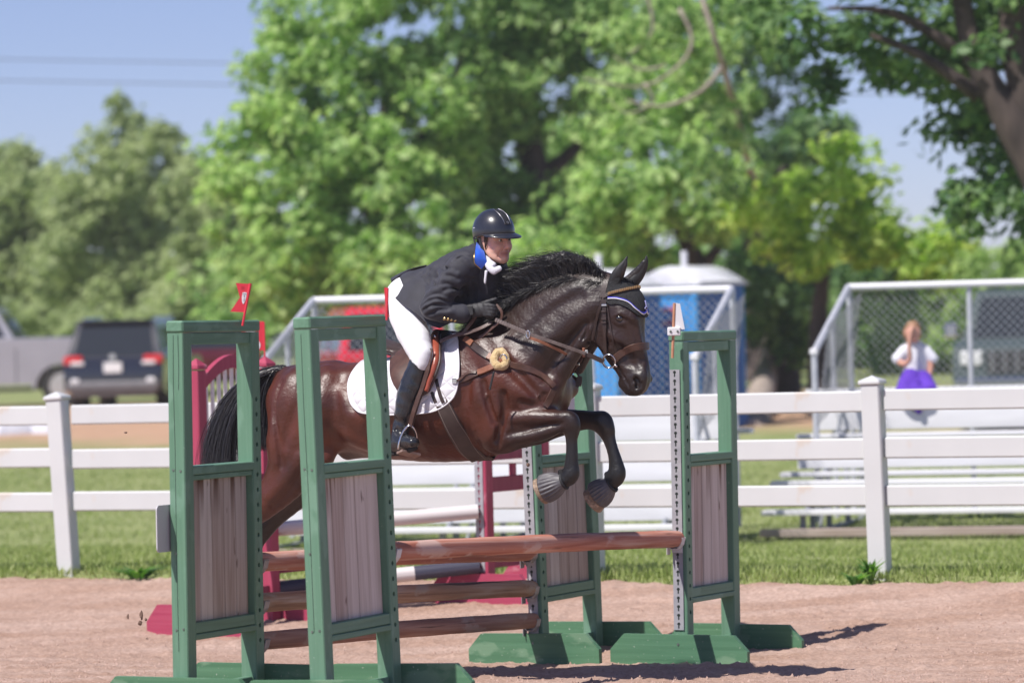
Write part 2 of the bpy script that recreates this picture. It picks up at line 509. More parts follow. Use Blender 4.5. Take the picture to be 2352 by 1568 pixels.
# ---------------------------------------------------------------- white board fence
M['vinyl'] = mat('white_vinyl', (.585, .595, .60), (.63, .64, .645), rough=.4, scale=2.2, wear=((.60, .55, .50), 3.0, .63))
def fence():
    P = [(-3.235 - 1.875 * 1.0, 29.5 + .833), (-3.235, 29.5), (-1.36, 28.667), (.515, 27.833), (2.39, 27.0), (4.265, 26.167)]
    P = [(-3.235 - 1.875 * 2, 29.5 + 1.667)] + P + [(6.14, 25.333)]
    d = Vector((1.875, -.833, 0)).normalized(); ang = math.atan2(d.y, d.x)
    e = empty('board_fence', (-3.235, 29.5, gz(-3.235, 29.5)), 0, 'white vinyl three-rail fence running behind the arena', 'fence')
    o0 = e.location
    top = 1.53
    post_me = None
    for i, (x, y) in enumerate(P):
        g = gz(x, y)
        mb = MB(); lean = {1: .012, 2: .05, 5: .018}.get(i, .0)
        # a hollow post with a slightly peaked cap
        mb.box((0, 0, (top - g) / 2 - .1), (.127, .127, top - g + .2), .008)
        post = mb.build('post', M['vinyl'], e)
        post.location = (x - o0.x, y - o0.y, g - o0.z); post.rotation_euler = (0, -lean + .0, ang)
        c = MB().box((0, 0, top - g + .012), (.152, .152, .03), .008)
        c.add([(-.07, -.07, top - g + .027), (.07, -.07, top - g + .027), (.07, .07, top - g + .027), (-.07, .07, top - g + .027), (0, 0, top - g + .058)],
              [(0, 1, 4), (1, 2, 4), (2, 3, 4), (3, 0, 4)])
        c.build('post_cap', M['vinyl'], post)
    for i in range(len(P) - 1):
        (x0, y0), (x1, y1) = P[i], P[i + 1]
        ln = math.hypot(x1 - x0, y1 - y0)
        for zc in (1.42, 1.105, .795):
            rl = MB().box((0, 0, 0), (ln - .11, .038, .14), .01).build('rail', M['vinyl'], e)
            rl.location = ((x0 + x1) / 2 - o0.x, (y0 + y1) / 2 - o0.y, zc - o0.z + rng.uniform(-.006, .006)); rl.rotation_euler = (0, rng.uniform(-.003, .003), ang)
    return e
fence()

# ---------------------------------------------------------------- trees
BARK = mat('bark', (.035, .026, .023), (.095, .07, .06), rough=.9, scale=6, stretch=(1, 1, .25), bump=.5, bscale=14)
BARK_PALE = mat('pale_bark', (.24, .19, .16), (.42, .35, .31), rough=.9, scale=8, stretch=(1, 1, .3))
def leaf_quads(C, Nn, size):
    n = len(C)
    r = nrng.normal(size=(n, 3))
    t = np.cross(Nn, r); t /= np.linalg.norm(t, axis=1, keepdims=True) + 1e-9
    b = np.cross(Nn, t)
    s = (size * (.6 + .8 * nrng.random(n)))[:, None]
    w = s * .62
    V = np.stack([C - t * s * .55, C + b * w * .5, C + t * s * .6, C - b * w * .5], 1).reshape(-1, 3)
    F = np.arange(n * 4, dtype=np.int32).reshape(-1, 4)
    return V, F
LEAF_K = 1.4; DENS_K = 1.6
def crown(blobs, clump_r, per_clump, leaf, dens):
    Cs, Ns = [], []
    for (px, py, rx, ry, D, rd) in blobs:
        c = np.array(at(px, py, D)); k = D / FPX
        R = np.array([rx * k, rd, ry * k])
        vol = 4.19 * R[0] * R[1] * R[2]
        ncl = max(4, int(vol * dens * DENS_K / (clump_r ** 3 * 4.19)))
        d = nrng.normal(size=(ncl, 3)); d /= np.linalg.norm(d, axis=1, keepdims=True)
        rad = nrng.random((ncl, 1)) ** .42
        cc = c + d * rad * R
        cr = clump_r * (.6 + .8 * nrng.random((ncl, 1)))
        d2 = nrng.normal(size=(ncl, per_clump, 3)); d2 /= np.linalg.norm(d2, axis=2, keepdims=True)
        d2[..., 2] *= .8
        rr = nrng.random((ncl, per_clump, 1)) ** .5
        P = cc[:, None, :] + d2 * rr * cr[:, None, :]
        nn = d2 * .7 + np.array([-.28, -.26, .75]) + nrng.normal(size=d2.shape) * .45
        nn /= np.linalg.norm(nn, axis=2, keepdims=True)
        Cs.append(P.reshape(-1, 3)); Ns.append(nn.reshape(-1, 3))
    return leaf_quads(np.concatenate(Cs), np.concatenate(Ns), leaf * LEAF_K)
def tree(name, label, base, trunk_r, limbs, blobs, lm, clump_r=.5, per=60, leaf=.15, dens=.9, bark=None, group='trees behind the arena', back=1.0):
    """base = (px, D); limbs = list of pixel polylines [(px,py,D,r), ...]"""
    p = at(base[0], 900, base[1]); p.z = gz(p.x, p.y)
    e = empty(name, p, 0, label, 'tree', group)
    tr = MB()
    first = True
    for lb in limbs:
        pts = [at(a, b, D + back) - p for a, b, D, r in lb]; rs = [r for *_, r in lb]
        if first:
            pts = [Vector((pts[0].x * .1, 0, -.2))] + pts; rs = [trunk_r * 1.25] + rs; first = False
        # smooth the polyline
        P2, R2 = [], []
        for i in range(len(pts) - 1):
            for s in (0, .33, .66):
                a = pts[max(i - 1, 0)]; b_ = pts[i]; c = pts[i + 1]; d = pts[min(i + 2, len(pts) - 1)]
                P2.append(.5 * ((2 * b_) + (-a + c) * s + (2 * a - 5 * b_ + 4 * c - d) * s * s + (-a + 3 * b_ - 3 * c + d) * s ** 3))
                R2.append(rs[i] * (1 - s) + rs[i + 1] * s)
        P2.append(pts[-1]); R2.append(rs[-1])
        tr.tube(P2, R2, 9)
    tr.build('trunk', bark or BARK, e, smooth='all')
    V, F = crown(blobs, clump_r, per, leaf, dens)
    np_mesh('crown', V - np.array(p), F, lm, e)
    return e
LM_BRIGHT = leaf_mat('maple_leaf', (.125, .225, .06), (.235, .375, .105), (.42, .55, .22), .5)
LM_MID = leaf_mat('ash_leaf', (.10, .19, .055), (.19, .315, .095), (.35, .48, .19), .5)
LM_YEL = leaf_mat('young_yellow_leaf', (.19, .31, .055), (.31, .45, .085), (.46, .58, .16), .52)
LM_DARK = leaf_mat('cottonwood_leaf', (.06, .125, .045), (.09, .18, .06), (.17, .28, .09), .42)
LM_OLIVE = leaf_mat('olive_leaf', (.19, .245, .105), (.27, .33, .145), (.38, .44, .22), .5)
LM_FAR = leaf_mat('far_leaf', (.20, .31, .08), (.26, .38, .11), (.35, .46, .16), .45)

def setting_trees():
    D = 112
    tree('olive_tree', 'greyish green rounded tree at the left edge beyond the pickup', (40, D), .3, [[(40, 800, D, .3), (50, 600, D, .2), (60, 450, D, .08)]],
         [(0, 470, 120, 130, D, 3), (90, 520, 130, 150, D, 3), (-60, 620, 140, 160, D, 3), (60, 660, 130, 120, D, 3), (40, 360, 50, 40, D + 1, 1)], LM_OLIVE, .6, 60, .2, .8, group='olive green trees at far left')
    D = 108
    tree('olive_tree', 'tall feathery olive green tree with wispy top behind the black car', (290, D), .35,
         [[(300, 800, D, .35), (305, 600, D, .28), (310, 420, D, .16), (300, 300, D, .05)], [(305, 560, D, .18), (380, 430, D, .08), (420, 350, D, .03)]],
         [(250, 440, 130, 140, D, 3), (330, 330, 90, 80, D, 1.6), (200, 560, 130, 150, D, 3), (400, 520, 110, 120, D, 2.5), (270, 680, 160, 100, D, 3), (285, 270, 40, 45, D, .8), (410, 380, 50, 60, D, .8)], LM_OLIVE, .55, 60, .19, .75, group='olive green trees at far left')
    D = 100
    tree('shrub_tree', 'broad olive thicket right behind the red flag', (470, D), .25, [[(470, 800, D, .2), (480, 650, D, .1)]],
         [(470, 640, 120, 130, D, 2.5), (450, 470, 90, 110, D, 2), (530, 560, 100, 120, D, 2.2), (480, 390, 50, 60, D, 1), (560, 700, 110, 100, D, 2.5), (380, 730, 110, 80, D, 2.5), (150, 760, 160, 60, D + 3, 2)], LM_OLIVE, .55, 60, .19, .85, group='olive green trees at far left')
    D = 72
    tree('maple_tree', 'large bright green tree left of the rider with sunlit leafy edge', (900, D), .4,
         [[(900, 760, D, .36), (890, 560, D, .3), (900, 380, D, .22), (880, 150, D, .1)], [(890, 520, D, .2), (760, 400, D, .1), (640, 300, D, .04)], [(900, 400, D, .16), (1010, 260, D, .07), (1060, 120, D, .03)]],
         [(690, 300, 190, 170, D, 2), (620, 200, 90, 100, D, 1.2), (800, 130, 190, 150, D, 2), (580, 470, 110, 150, D, 1.6), (820, 430, 200, 170, D - 1, 2), (700, 620, 190, 130, D - 1, 2), (920, 620, 200, 130, D - 1, 2), (950, 300, 170, 170, D, 2), (650, 60, 70, 70, D, 1), (930, -60, 220, 120, D, 2), (545, 330, 60, 50, D, .9)],
         LM_BRIGHT, .42, 64, .135, .62)
    D = 76
    tree('ash_tree', 'tall green tree right behind the rider filling the top centre', (1230, D), .42,
         [[(1235, 780, D, .4), (1240, 560, D, .34), (1225, 380, D, .28), (1180, 200, D, .2), (1150, 0, D, .1)], [(1230, 420, D, .2), (1330, 330, D, .1), (1400, 220, D, .05)]],
         [(1120, 130, 180, 170, D, 2.2), (1300, 90, 170, 160, D, 2.2), (1090, 380, 160, 150, D, 2.2), (1180, 530, 190, 130, D, 2), (1060, 660, 180, 110, D - 2, 2), (1260, 680, 170, 110, D - 1, 2), (1150, -80, 280, 110, D, 2), (1420, 40, 130, 110, D, 2), (1160, 260, 120, 100, D, 2)],
         LM_MID, .45, 64, .14, .72)
    D = 66
    tree('maple_tree', 'spreading light green tree above the blue toilets', (1560, D), .3,
         [[(1600, 780, D, .26), (1610, 640, D, .2), (1560, 520, D, .12), (1500, 430, D, .05)], [(1610, 620, D, .12), (1700, 500, D, .05)]],
         [(1480, 400, 150, 100, D, 1.8), (1400, 500, 130, 110, D, 1.8), (1560, 490, 170, 110, D, 1.8), (1500, 250, 150, 90, D + 2, 1.6), (1640, 350, 110, 70, D + 1, 1.5), (1330, 590, 120, 90, D, 1.6), (1600, 130, 100, 120, D + 2, 1.6), (1420, 330, 70, 60, D, 1)],
         LM_BRIGHT, .4, 60, .13, .6)
    D = 60
    tree('dead_branched_tree', 'leafy tree with pale curving bare branches top centre right', (1700, D), .25,
         [[(1775, 760, D + 14, .12), (1760, 560, D + 12, .1), (1720, 380, D + 5, .06), (1660, 150, D, .045), (1600, -40, D, .03)],
          [(1660, 150, D, .035), (1610, 210, D, .03), (1520, 245, D, .022), (1440, 230, D, .012)],
          [(1560, 20, D, .03), (1590, 90, D, .028), (1560, 150, D, .022), (1470, 200, D, .016), (1340, 180, D, .01)],
          [(1530, 150, D, .02), (1470, 160, D, .014), (1410, 130, D, .008)], [(1480, 190, D, .02), (1500, 235, D, .014), (1440, 260, D, .01), (1400, 230, D, .006)],
          [(1480, -30, D, .025), (1500, 70, D, .018), (1440, 130, D, .01)]],
         [(1560, 60, 150, 110, D + .5, 1.2), (1690, 60, 110, 120, D, 1.5), (1730, 300, 90, 90, D, 1.2), (1660, 420, 100, 60, D + 1, 1.2), (1450, 60, 100, 80, D, 1.2)], LM_MID, .36, 50, .11, .42, bark=BARK_PALE, back=-1.2)
    D = 62
    tree('young_tree', 'yellow-green sunlit tree between the toilets and right bleacher', (1880, D), .18,
         [[(1880, 780, D, .16), (1890, 640, D, .1), (1930, 540, D, .05), (1990, 470, D, .03)], [(1885, 650, D, .08), (1800, 560, D, .04)]],
         [(1890, 470, 110, 75, D, 1.2), (1960, 420, 100, 60, D, 1.1), (2030, 500, 90, 60, D, 1.1), (1800, 540, 90, 80, D, 1.2), (1930, 340, 70, 35, D, .8), (2080, 560, 70, 40, D, .9), (1870, 580, 110, 50, D, 1.2), (1760, 470, 100, 60, D, 1.1), (2000, 575, 120, 50, D, 1.1), (1850, 400, 80, 45, D, 1), (2120, 605, 80, 40, D, 1), (2160, 540, 50, 25, D, .7)],
         LM_YEL, .34, 60, .12, .62)
    D = 68
    tree('shade_tree', 'dark green tree standing just right of the blue toilets', (1790, D), .3,
         [[(1800, 800, D, .28), (1810, 650, D, .2), (1790, 480, D, .12), (1800, 380, D, .08)]],
         [(1790, 700, 110, 110, D, 1.8), (1880, 780, 90, 90, D, 1.5), (1780, 400, 110, 90, D + 3, 1.6), (1870, 290, 100, 60, D + 3, 1.4), (1980, 640, 90, 90, D, 1.5), (1720, 620, 80, 60, D + 2, 1.5)], LM_DARK, .42, 64, .14, .8)
    D = 47
    tree('cottonwood_tree', 'massive dark tree with leaning trunk in the upper right corner', (2620, D), .55,
         [[(2560, 820, D, .5), (2490, 620, D, .45), (2440, 470, D, .34), (2365, 340, D, .27), (2292, 230, D, .18), (2230, 110, D, .13), (2200, -60, D, .10)],
          [(2372, 360, D, .22), (2348, 200, D, .17), (2326, 60, D, .16), (2340, -120, D, .14)], [(2250, 220, D, .1), (2120, 130, D, .06), (2000, 80, D, .03)], [(2210, 120, D, .08), (2050, 30, D, .05), (1900, 20, D, .02)]],
         [(2250, 90, 120, 90, D - 1, 1.6), (2100, 60, 130, 60, D, 1.5), (1960, 50, 110, 45, D, 1.3), (2300, 330, 60, 110, D + 1, 1.2), (2250, 430, 60, 60, D, 1.2), (2190, 290, 60, 60, D, 1), (2330, 500, 60, 40, D, 1), (2150, 180, 80, 45, D, 1.1), (1870, 110, 60, 60, D, 1), (2040, 150, 80, 40, D, 1), (2350, 20, 200, 120, D, 2), (2120, -100, 300, 80, D, 2), (1820, 40, 70, 50, D, 1), (2460, 300, 100, 160, D, 2), (1750, 20, 90, 60, D + 1, 1), (2280, 430, 80, 90, D, 1.2), (2335, 320, 70, 120, D + 1, 1.2), (2210, 480, 50, 40, D, .9), (1980, 105, 120, 60, D, 1.2), (2110, 130, 110, 55, D, 1.2), (1880, 190, 60, 60, D, .9), (2240, 260, 50, 60, D + 1, .9)],
         LM_DARK, .34, 52, .105, .60, back=-.9)
    D = 88
    for (px, lab) in ((2140, 'light green hedge-like tree behind the seated spectator'), (2330, 'pale green tree behind the grey truck at the right edge')):
        tree('hedge_tree', lab, (px, D), .2, [[(px, 820, D, .2), (px + 5, 700, D, .1)]],
             [(px - 60, 700, 110, 70, D, 2), (px + 60, 660, 110, 80, D, 2), (px, 800, 150, 80, D - 1, 2), (px + 30, 590, 90, 60, D, 1.4), (px - 70, 610, 80, 60, D, 1.4)], LM_FAR, .5, 60, .17, .75)
setting_trees()
def row_trees():
    """the nearer row of lower trees whose crowns close up behind the arena"""
    D = 93
    spec = [(600, 600, LM_BRIGHT, 'rounded green tree low behind the red flag and bleacher end'), (800, 560, LM_MID, 'broad green tree low behind the nearest standard'), (1010, 560, LM_BRIGHT, 'bright green low tree directly behind the rider back'),
            (1240, 590, LM_MID, 'low green tree just right of the rider helmet'), (1450, 560, LM_BRIGHT, 'leafy low tree over the horse ears'), (1690, 500, LM_MID, 'green tree above and right of the toilets'),
            (1830, 560, LM_BRIGHT, 'bright green low tree behind the yellowish young tree'), (1960, 600, LM_MID, 'mid green low tree left of the right bleacher'), (2110, 640, LM_FAR, 'pale green low tree behind the right bleacher corner')]
    for k, (px, py, lm, lab) in enumerate(spec):
        D = 69 if k in (2, 3) else 93
        if k in (2, 3): lm = LM_BRIGHT
        tree('hedgerow_tree', lab, (px, D), .2, [[(px, 820, D, .18), (px + 4, 720, D, .1), (px, 640, D, .05)]],
             [(px, py, 120, 90, D, 2), (px - 80, py + 90, 100, 90, D, 2), (px + 80, py + 80, 100, 90, D, 2), (px, py + 150, 130, 80, D, 2)], lm, .5, 56, .16, .62, group='row of low trees behind the arena')
    D = 84
    for (px, py, lm, lab) in ((1480, 180, LM_MID, 'tall green tree crown behind the pale bare branches'), (1720, 190, LM_DARK, 'dark green tall tree between bare branches and the cottonwood'), (1300, 420, LM_MID, 'shaded tall tree behind the helmet and ash trunk')):
        tree('tall_tree', lab, (px, D), .25, [[(px + 10, 800, D, .22), (px + 5, 500, D, .16), (px, 250, D, .08)]],
             [(px, py, 130, 110, D, 2), (px - 90, py + 110, 90, 80, D, 1.6), (px + 80, py + 100, 90, 80, D, 1.6), (px, py - 130, 140, 90, D, 2)], lm, .45, 56, .15, .5, group='tall trees behind the arena')
row_trees()
def far_wood():
    """the continuous far wood that closes the view behind the trees one can tell apart"""
    D = 135
    V, F = crown([(x, 720 + 30 * math.sin(x * .01), 150, 85 + 25 * math.sin(x * .023), D, 4) for x in range(-2200, 4400, 170)], .9, 50, .3, .8)
    o = np_mesh('far_wood', V, F, LM_FAR)
    tag(o, 'low band of hazy green woodland far behind everything', 'woodland', kind='stuff')
far_wood()

# ---------------------------------------------------------------- overhead wires
WIRE = mat('wire_sheath', (.10, .10, .13), rough=.6)
def wires():
    for (y0, y1, w) in ((136, 147, 'upper'), (184, 197, 'lower')):
        D = 95
        a = at(-900, y0 - 18, D); m = at(250, (y0 + y1) / 2 + 2, D); b = at(3200, y1 + 30, D)
        pts = [a + (b - a) * t for t in [i / 24 for i in range(25)]]
        k = m - (a + (b - a) * ((m.x - a.x) / (b.x - a.x)))
        pts = [p + Vector((0, 0, k.z * 4 * (i / 24) * (1 - i / 24) * .9)) for i, p in enumerate(pts)]
        o = MB().tube(pts, .013, 6).build('overhead_wire', WIRE)
        tag(o, w + ' of the two overhead wires crossing the blue sky at left', 'wire', 'overhead wires')
wires()
# ================================================================== BLEACHERS
M['alu'] = mat('mill_aluminium', (.66, .66, .69), (.74, .74, .77), rough=.5, metal=0, scale=5, stretch=(.3, 2, 2))
M['link'] = mat('chain_link_wire', (.24, .25, .28), (.33, .34, .37), rough=.5, scale=12)
M['galv'] = mat('galvanised_tube', (.50, .52, .58), (.62, .63, .68), rough=.45, metal=.3, scale=12)
M['grey_steel'] = mat('painted_grey_steel', (.22, .24, .27), (.3, .32, .35), rough=.6, scale=9)
M['old_board'] = mat('weathered_skid', (.30, .23, .20), (.42, .35, .32), rough=.9, scale=5, stretch=(.3, 3, 3))
def chain_link(W, Hh, pitch=.08, r=.003, clip=None):
    """diamond mesh in the x-z plane, 0..W by 0..Hh"""
    mb = MB()
    n = int((W + Hh) / pitch) + 1
    for i in range(n):
        c = i * pitch
        for s in (1, -1):
            if s == 1:
                x0, z0, x1, z1 = c - Hh, 0, c, Hh
            else:
                x0, z0, x1, z1 = c, 0, c - Hh, Hh
            # clip x to 0..W
            def cut(xa, za, xb, zb):
                t0, t1 = 0.0, 1.0
                dx = xb - xa
                if abs(dx) < 1e-9: return None
                for lim, sg in ((0, 1), (W, -1)):
                    ta = (lim - xa) / dx
                    if sg * dx > 0: t0 = max(t0, ta)
                    else: t1 = min(t1, ta)
                if t1 - t0 < .01: return None
                return (xa + dx * t0, za + (zb - za) * t0, xa + dx * t1, za + (zb - za) * t1)
            q = cut(x0, z0, x1, z1)
            if q: mb.tube([(q[0], .003 * s, q[1]), (q[2], .003 * s, q[3])], r, 3, caps=False)
    return mb
def bleacher(px0, D0, ang, length, label, x_front_extra):
    """origin: left end of the top back rail, on the ground; +x along the rows, +y to the back"""
    p = at(px0, 700, D0); g = gz(p.x, p.y)
    p.z = 0.0
    e = empty('bleacher', p, ang, label, 'bleacher', 'aluminium bleachers behind the fence')
    L = length
    planks = [  # z top, y centre, width, extra at the left
        (.28, -2.95, .24, .46), (.52, -2.55, .25, .36), (.58, -2.12, .22, .30), (.83, -1.75, .25, .22), (.90, -1.35, .22, .15), (1.30, -.85, .25, .02), (1.0, -.5, .2, .0)]
    for (zt, yc, w, ex) in planks:
        x0, x1 = -ex * .0 - .25, L + .25
        m = MB().box(((x0 + x1) / 2, yc, zt - .022), (x1 - x0, w, .044), .006)
        o = m.build('seat_plank', M['alu'], e)
        if zt == 1.30:
            mm = MB()
            for k in range(int((x1 - x0) / .075)):
                mm.box((x0 + .04 + k * .075, yc - w / 2 - .004, zt - .02), (.04, .012, .05), .003)
            rb = mm.build('edge_rib', M['alu'], o); rb['kind'] = 'stuff'
    # riser plates closing the gaps between rows
    for (z0, z1, y) in ((.30, .47, -2.66), (.60, .79, -1.88), (.92, 1.24, -.98)):
        MB().box((L / 2, y, (z0 + z1) / 2), (L + .3, .02, z1 - z0), .002).build('riser_board', M['alu'], e)
    # skids on the ground, frames
    for k in range(3):
        x = .1 + (L - .2) * k / 2
        f = MB()
        f.box((x, -1.5, .04), (.06, 3.0, .06), .004)
        for (y, zt) in ((-2.95, .23), (-2.5, .47), (-1.75, .78), (-.85, 1.25), (-.1, 1.25)):
            f.box((x, y, zt / 2 + .03), (.05, .05, zt), .004)
        f.tube([(x, -2.95, .2), (x, -.2, 1.2)], .025, 6)
        f.tube([(x, -2.2, .06), (x, -.9, 1.2)], .018, 6)
        f.build('support_frame', M['grey_steel'], e)
    MB().box((L / 2, -3.1, .085), (L + .5, .14, .07), .006).build('ground_skid', M['old_board'], e)
    # guard rails
    T = 2.25
    MB().tube([(0, 0, T), (L, 0, T)], .034, 12).build('top_rail', M['alu'], e, smooth=True)
    MB().tube([(0, 0, 1.12), (L, 0, 1.12)], .022, 8).build('lower_rail', M['galv'], e, smooth=True)
    n = max(2, round(L / 1.15))
    for k in range(n + 1):
        MB().tube([(L * k / n, .03, .1), (L * k / n, .03, T - .02)], .026 if 0 < k < n else .03, 8).build('rail_post', M['galv'], e, smooth=True)
    for sx, x in ((-1, 0.0), (1, L)):
        MB().tube([(x, 0, T), (x, -1.75, 1.65)], .034, 10).build('side_rail', M['galv'], e, smooth=True)
        MB().tube([(x, -1.75, .1), (x, -1.75, 1.65)], .03, 8).build('side_post', M['galv'], e, smooth=True)
        MB().tube([(x, -.85, .1), (x, -.85, 1.95)], .026, 8).build('side_post', M['galv'], e, smooth=True)
        MB().box((x, -1.75, 1.66), (.075, .075, .06), .01).build('rail_cap', M['alu'], e)
        cl = chain_link(1.75, .95).build('side_mesh', M['link'], e)
        cl['kind'] = 'stuff'
        cl.rotation_euler = (0, 0, -math.pi / 2); cl.location = (x, 0, .78)
        cl.matrix_local = Matrix.Translation((x, 0, .78)) @ Matrix(((0, 1, 0, 0), (-1, 0, 0, 0), (-.34, 0, 1, 0), (0, 0, 0, 1))) @ Matrix.Translation((0, 0, .5))
    cl = chain_link(L, T - 1.14).build('back_mesh', M['link'], e); cl['kind'] = 'stuff'; cl.location = (0, .02, 1.13)
    return e
BL_L = bleacher(720, 38.0, -math.radians(14), 3.95, 'aluminium bleacher with guard rail seen behind the horse', 0)
BL_R = bleacher(1950, 39.0, -math.radians(15.5), 4.6, 'aluminium bleacher at right on which the spectator sits', 0)

# ================================================================== PORTABLE TOILETS
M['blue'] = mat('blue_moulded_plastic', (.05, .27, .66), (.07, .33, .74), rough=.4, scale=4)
M['blue_dark'] = mat('blue_base_and_shaded_wall', (.03, .13, .42), (.04, .15, .48), rough=.45, scale=4)
M['roof_white'] = mat('translucent_white_roof', (.66, .66, .72), (.78, .78, .82), rough=.4, scale=5)
M['sign_red'] = mat('red_sign', (.60, .05, .10), rough=.5)
M['sign_white'] = mat('white_sign', (.8, .8, .8), rough=.5)
M['black'] = mat('black_rubber', (.015, .016, .018), (.03, .03, .033), rough=.7, scale=20)
def toilet(px, D, rz, label, w=1.12):
    p = at(px, 900, D); p.z = gz(p.x, p.y)
    e = empty('portable_toilet', p, rz, label, 'toilet', 'blue portable toilets')
    H = 2.0
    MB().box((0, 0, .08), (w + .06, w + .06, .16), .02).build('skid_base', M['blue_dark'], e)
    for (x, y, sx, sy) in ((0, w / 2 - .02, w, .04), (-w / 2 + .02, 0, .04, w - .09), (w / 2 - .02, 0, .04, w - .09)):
        wl = MB().box((x, y, .16 + H / 2), (sx, sy, H), .01).build('side_wall', M['blue_dark'] if x > 0 else M['blue'], e)  # shade of the right wall is put into a darker blue
        mm = MB()
        for k in range(5):
            if sx > sy: mm.box((-w / 2 + .14 + k * (w - .28) / 4, y + .022, .16 + H * .45), (.05, .02, H * .75), .008)
            else: mm.box((x + (.022 if x > 0 else -.022), -w / 2 + .18 + k * (w - .36) / 4, .16 + H * .45), (.02, .05, H * .75), .008)
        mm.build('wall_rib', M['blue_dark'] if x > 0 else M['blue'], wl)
    for sx in (-1, 1):
        MB().box((sx * (w / 2 - .07), -w / 2, .16 + H / 2), (.14, .1, H), .03).build('corner_post', M['blue'], e)
    MB().box((0, -w / 2, 2.04), (w - .29, .09, .2), .02).build('door_lintel', M['blue'], e)
    d = MB().box((0, -w / 2 - .005, 1.05), (w - .3, .05, 1.74), .015).build('door', M['blue'], e)
    mm = MB()
    for k in range(4): mm.box((-.27 + k * .18, -w / 2 - .035, .75), (.05, .02, .9), .008)
    mm.build('door_rib', M['blue'], d)
    MB().box((0, -w / 2 - .04, 1.66), (.36, .012, .26), .01).build('red_door_sign', M['sign_red'], d)
    MB().box((0, -w / 2 - .049, 1.66), (.24, .008, .14), .01).build('sign_field', M['blue'], d)
    MB().box((.3, -w / 2 - .045, 1.1), (.05, .03, .14), .008).build('latch', M['black'], d)
    # arched roof rising towards the middle
    rf = MB()
    n = 9; R = w / 2 + .06
    def zz(t): return 2.15 + .24 * (1 - abs(t) ** 1.6)
    for j, yy in enumerate((-w / 2 - .1, -w / 2 + .05, w / 2 - .05, w / 2 + .08)):
        for i in range(n):
            t = -1 + 2 * i / (n - 1)
            rf.v.append((t * R, yy, zz(t) - (.05 if j in (0, 3) else 0)))
    for j in range(3):
        for i in range(n - 1):
            a = j * n + i; rf.f.append((a, a + 1, a + 1 + n, a + n))
    b0 = len(rf.v)
    for j, yy in enumerate((-w / 2 - .1, w / 2 + .08)):
        for i in range(n):
            t = -1 + 2 * i / (n - 1); rf.v.append((t * R, yy, 2.1))
    for i in range(n - 1):
        rf.f.append((i, i + 1, b0 + i + 1, b0 + i)); a = 3 * n + i; rf.f.append((a, a + 1, b0 + n + i + 1, b0 + n + i))
    for i in (0, n - 1):
        rf.f.append((i, n + i, 2 * n + i, 3 * n + i, b0 + n + i, b0 + i))
    rf.build('roof', M['roof_white'], e, smooth=True)
    MB().tube([(-w / 2 + .12, w / 2 - .12, 2.2), (-w / 2 + .12, w / 2 - .12, 2.62)], .05, 10).build('vent_pipe', M['roof_white'], e)
    return e
toilet(1592, 60.0, -math.radians(40), 'blue portable toilet with white arched roof right of the horse ears')
toilet(1400, 59.0, -math.radians(36), 'blue portable toilet half hidden behind the horse head')

# ================================================================== VEHICLES
M['glass'] = mat('car_glass', (.02, .025, .03), rough=.06, spec=.8)
M['chrome'] = mat('chrome', (.75, .75, .78), rough=.15, metal=1)
M['tail_red'] = mat('red_tail_lens', (.55, .02, .025), rough=.15, coat=.6)
M['lens_clear'] = mat('clear_lens', (.75, .75, .78), rough=.1, coat=.6)
M['tyre'] = mat('tyre_rubber', (.02, .02, .021), (.035, .034, .033), rough=.85, scale=20)
M['bumper_grey'] = mat('grey_bumper', (.12, .12, .135), (.16, .155, .17), rough=.55, scale=6)
M['plate'] = mat('number_plate', (.72, .73, .76), (.8, .8, .82), rough=.4, scale=12)
def paint(name, c, rough=.22):
    return mat(name, c, tuple(min(1, v * 1.12) for v in c), rough=rough, scale=2, coat=1.0)
def arch(cx, r, n=9):
    return [(cx + r * math.cos(a), .34 + r * math.sin(a)) for a in [math.pi * (1 - i / (n - 1)) for i in range(n)]]
def body_shell(prof, hw):
    """side outline (x,z) lofted across the width, edges drawn in"""
    mb = MB(); n = len(prof)
    zs = [z for _, z in prof]; zm = sum(zs) / n; xm = sum(x for x, _ in prof) / n
    layers = [(-hw, .955), (-hw * .93, .99), (-hw * .75, 1.0), (hw * .75, 1.0), (hw * .93, .99), (hw, .955)]
    for y, s in layers:
        for x, z in prof:
            mb.v.append((xm + (x - xm) * (s * .3 + .7), y, zm + (z - zm) * (s * .5 + .5) if z > zm else z))
    for j in range(len(layers) - 1):
        for i in range(n):
            i2 = (i + 1) % n; mb.f.append((j * n + i, j * n + i2, (j + 1) * n + i2, (j + 1) * n + i))
    mb.f.append(tuple(range(n))[::-1]); mb.f.append(tuple((len(layers) - 1) * n + i for i in range(n)))
    return mb
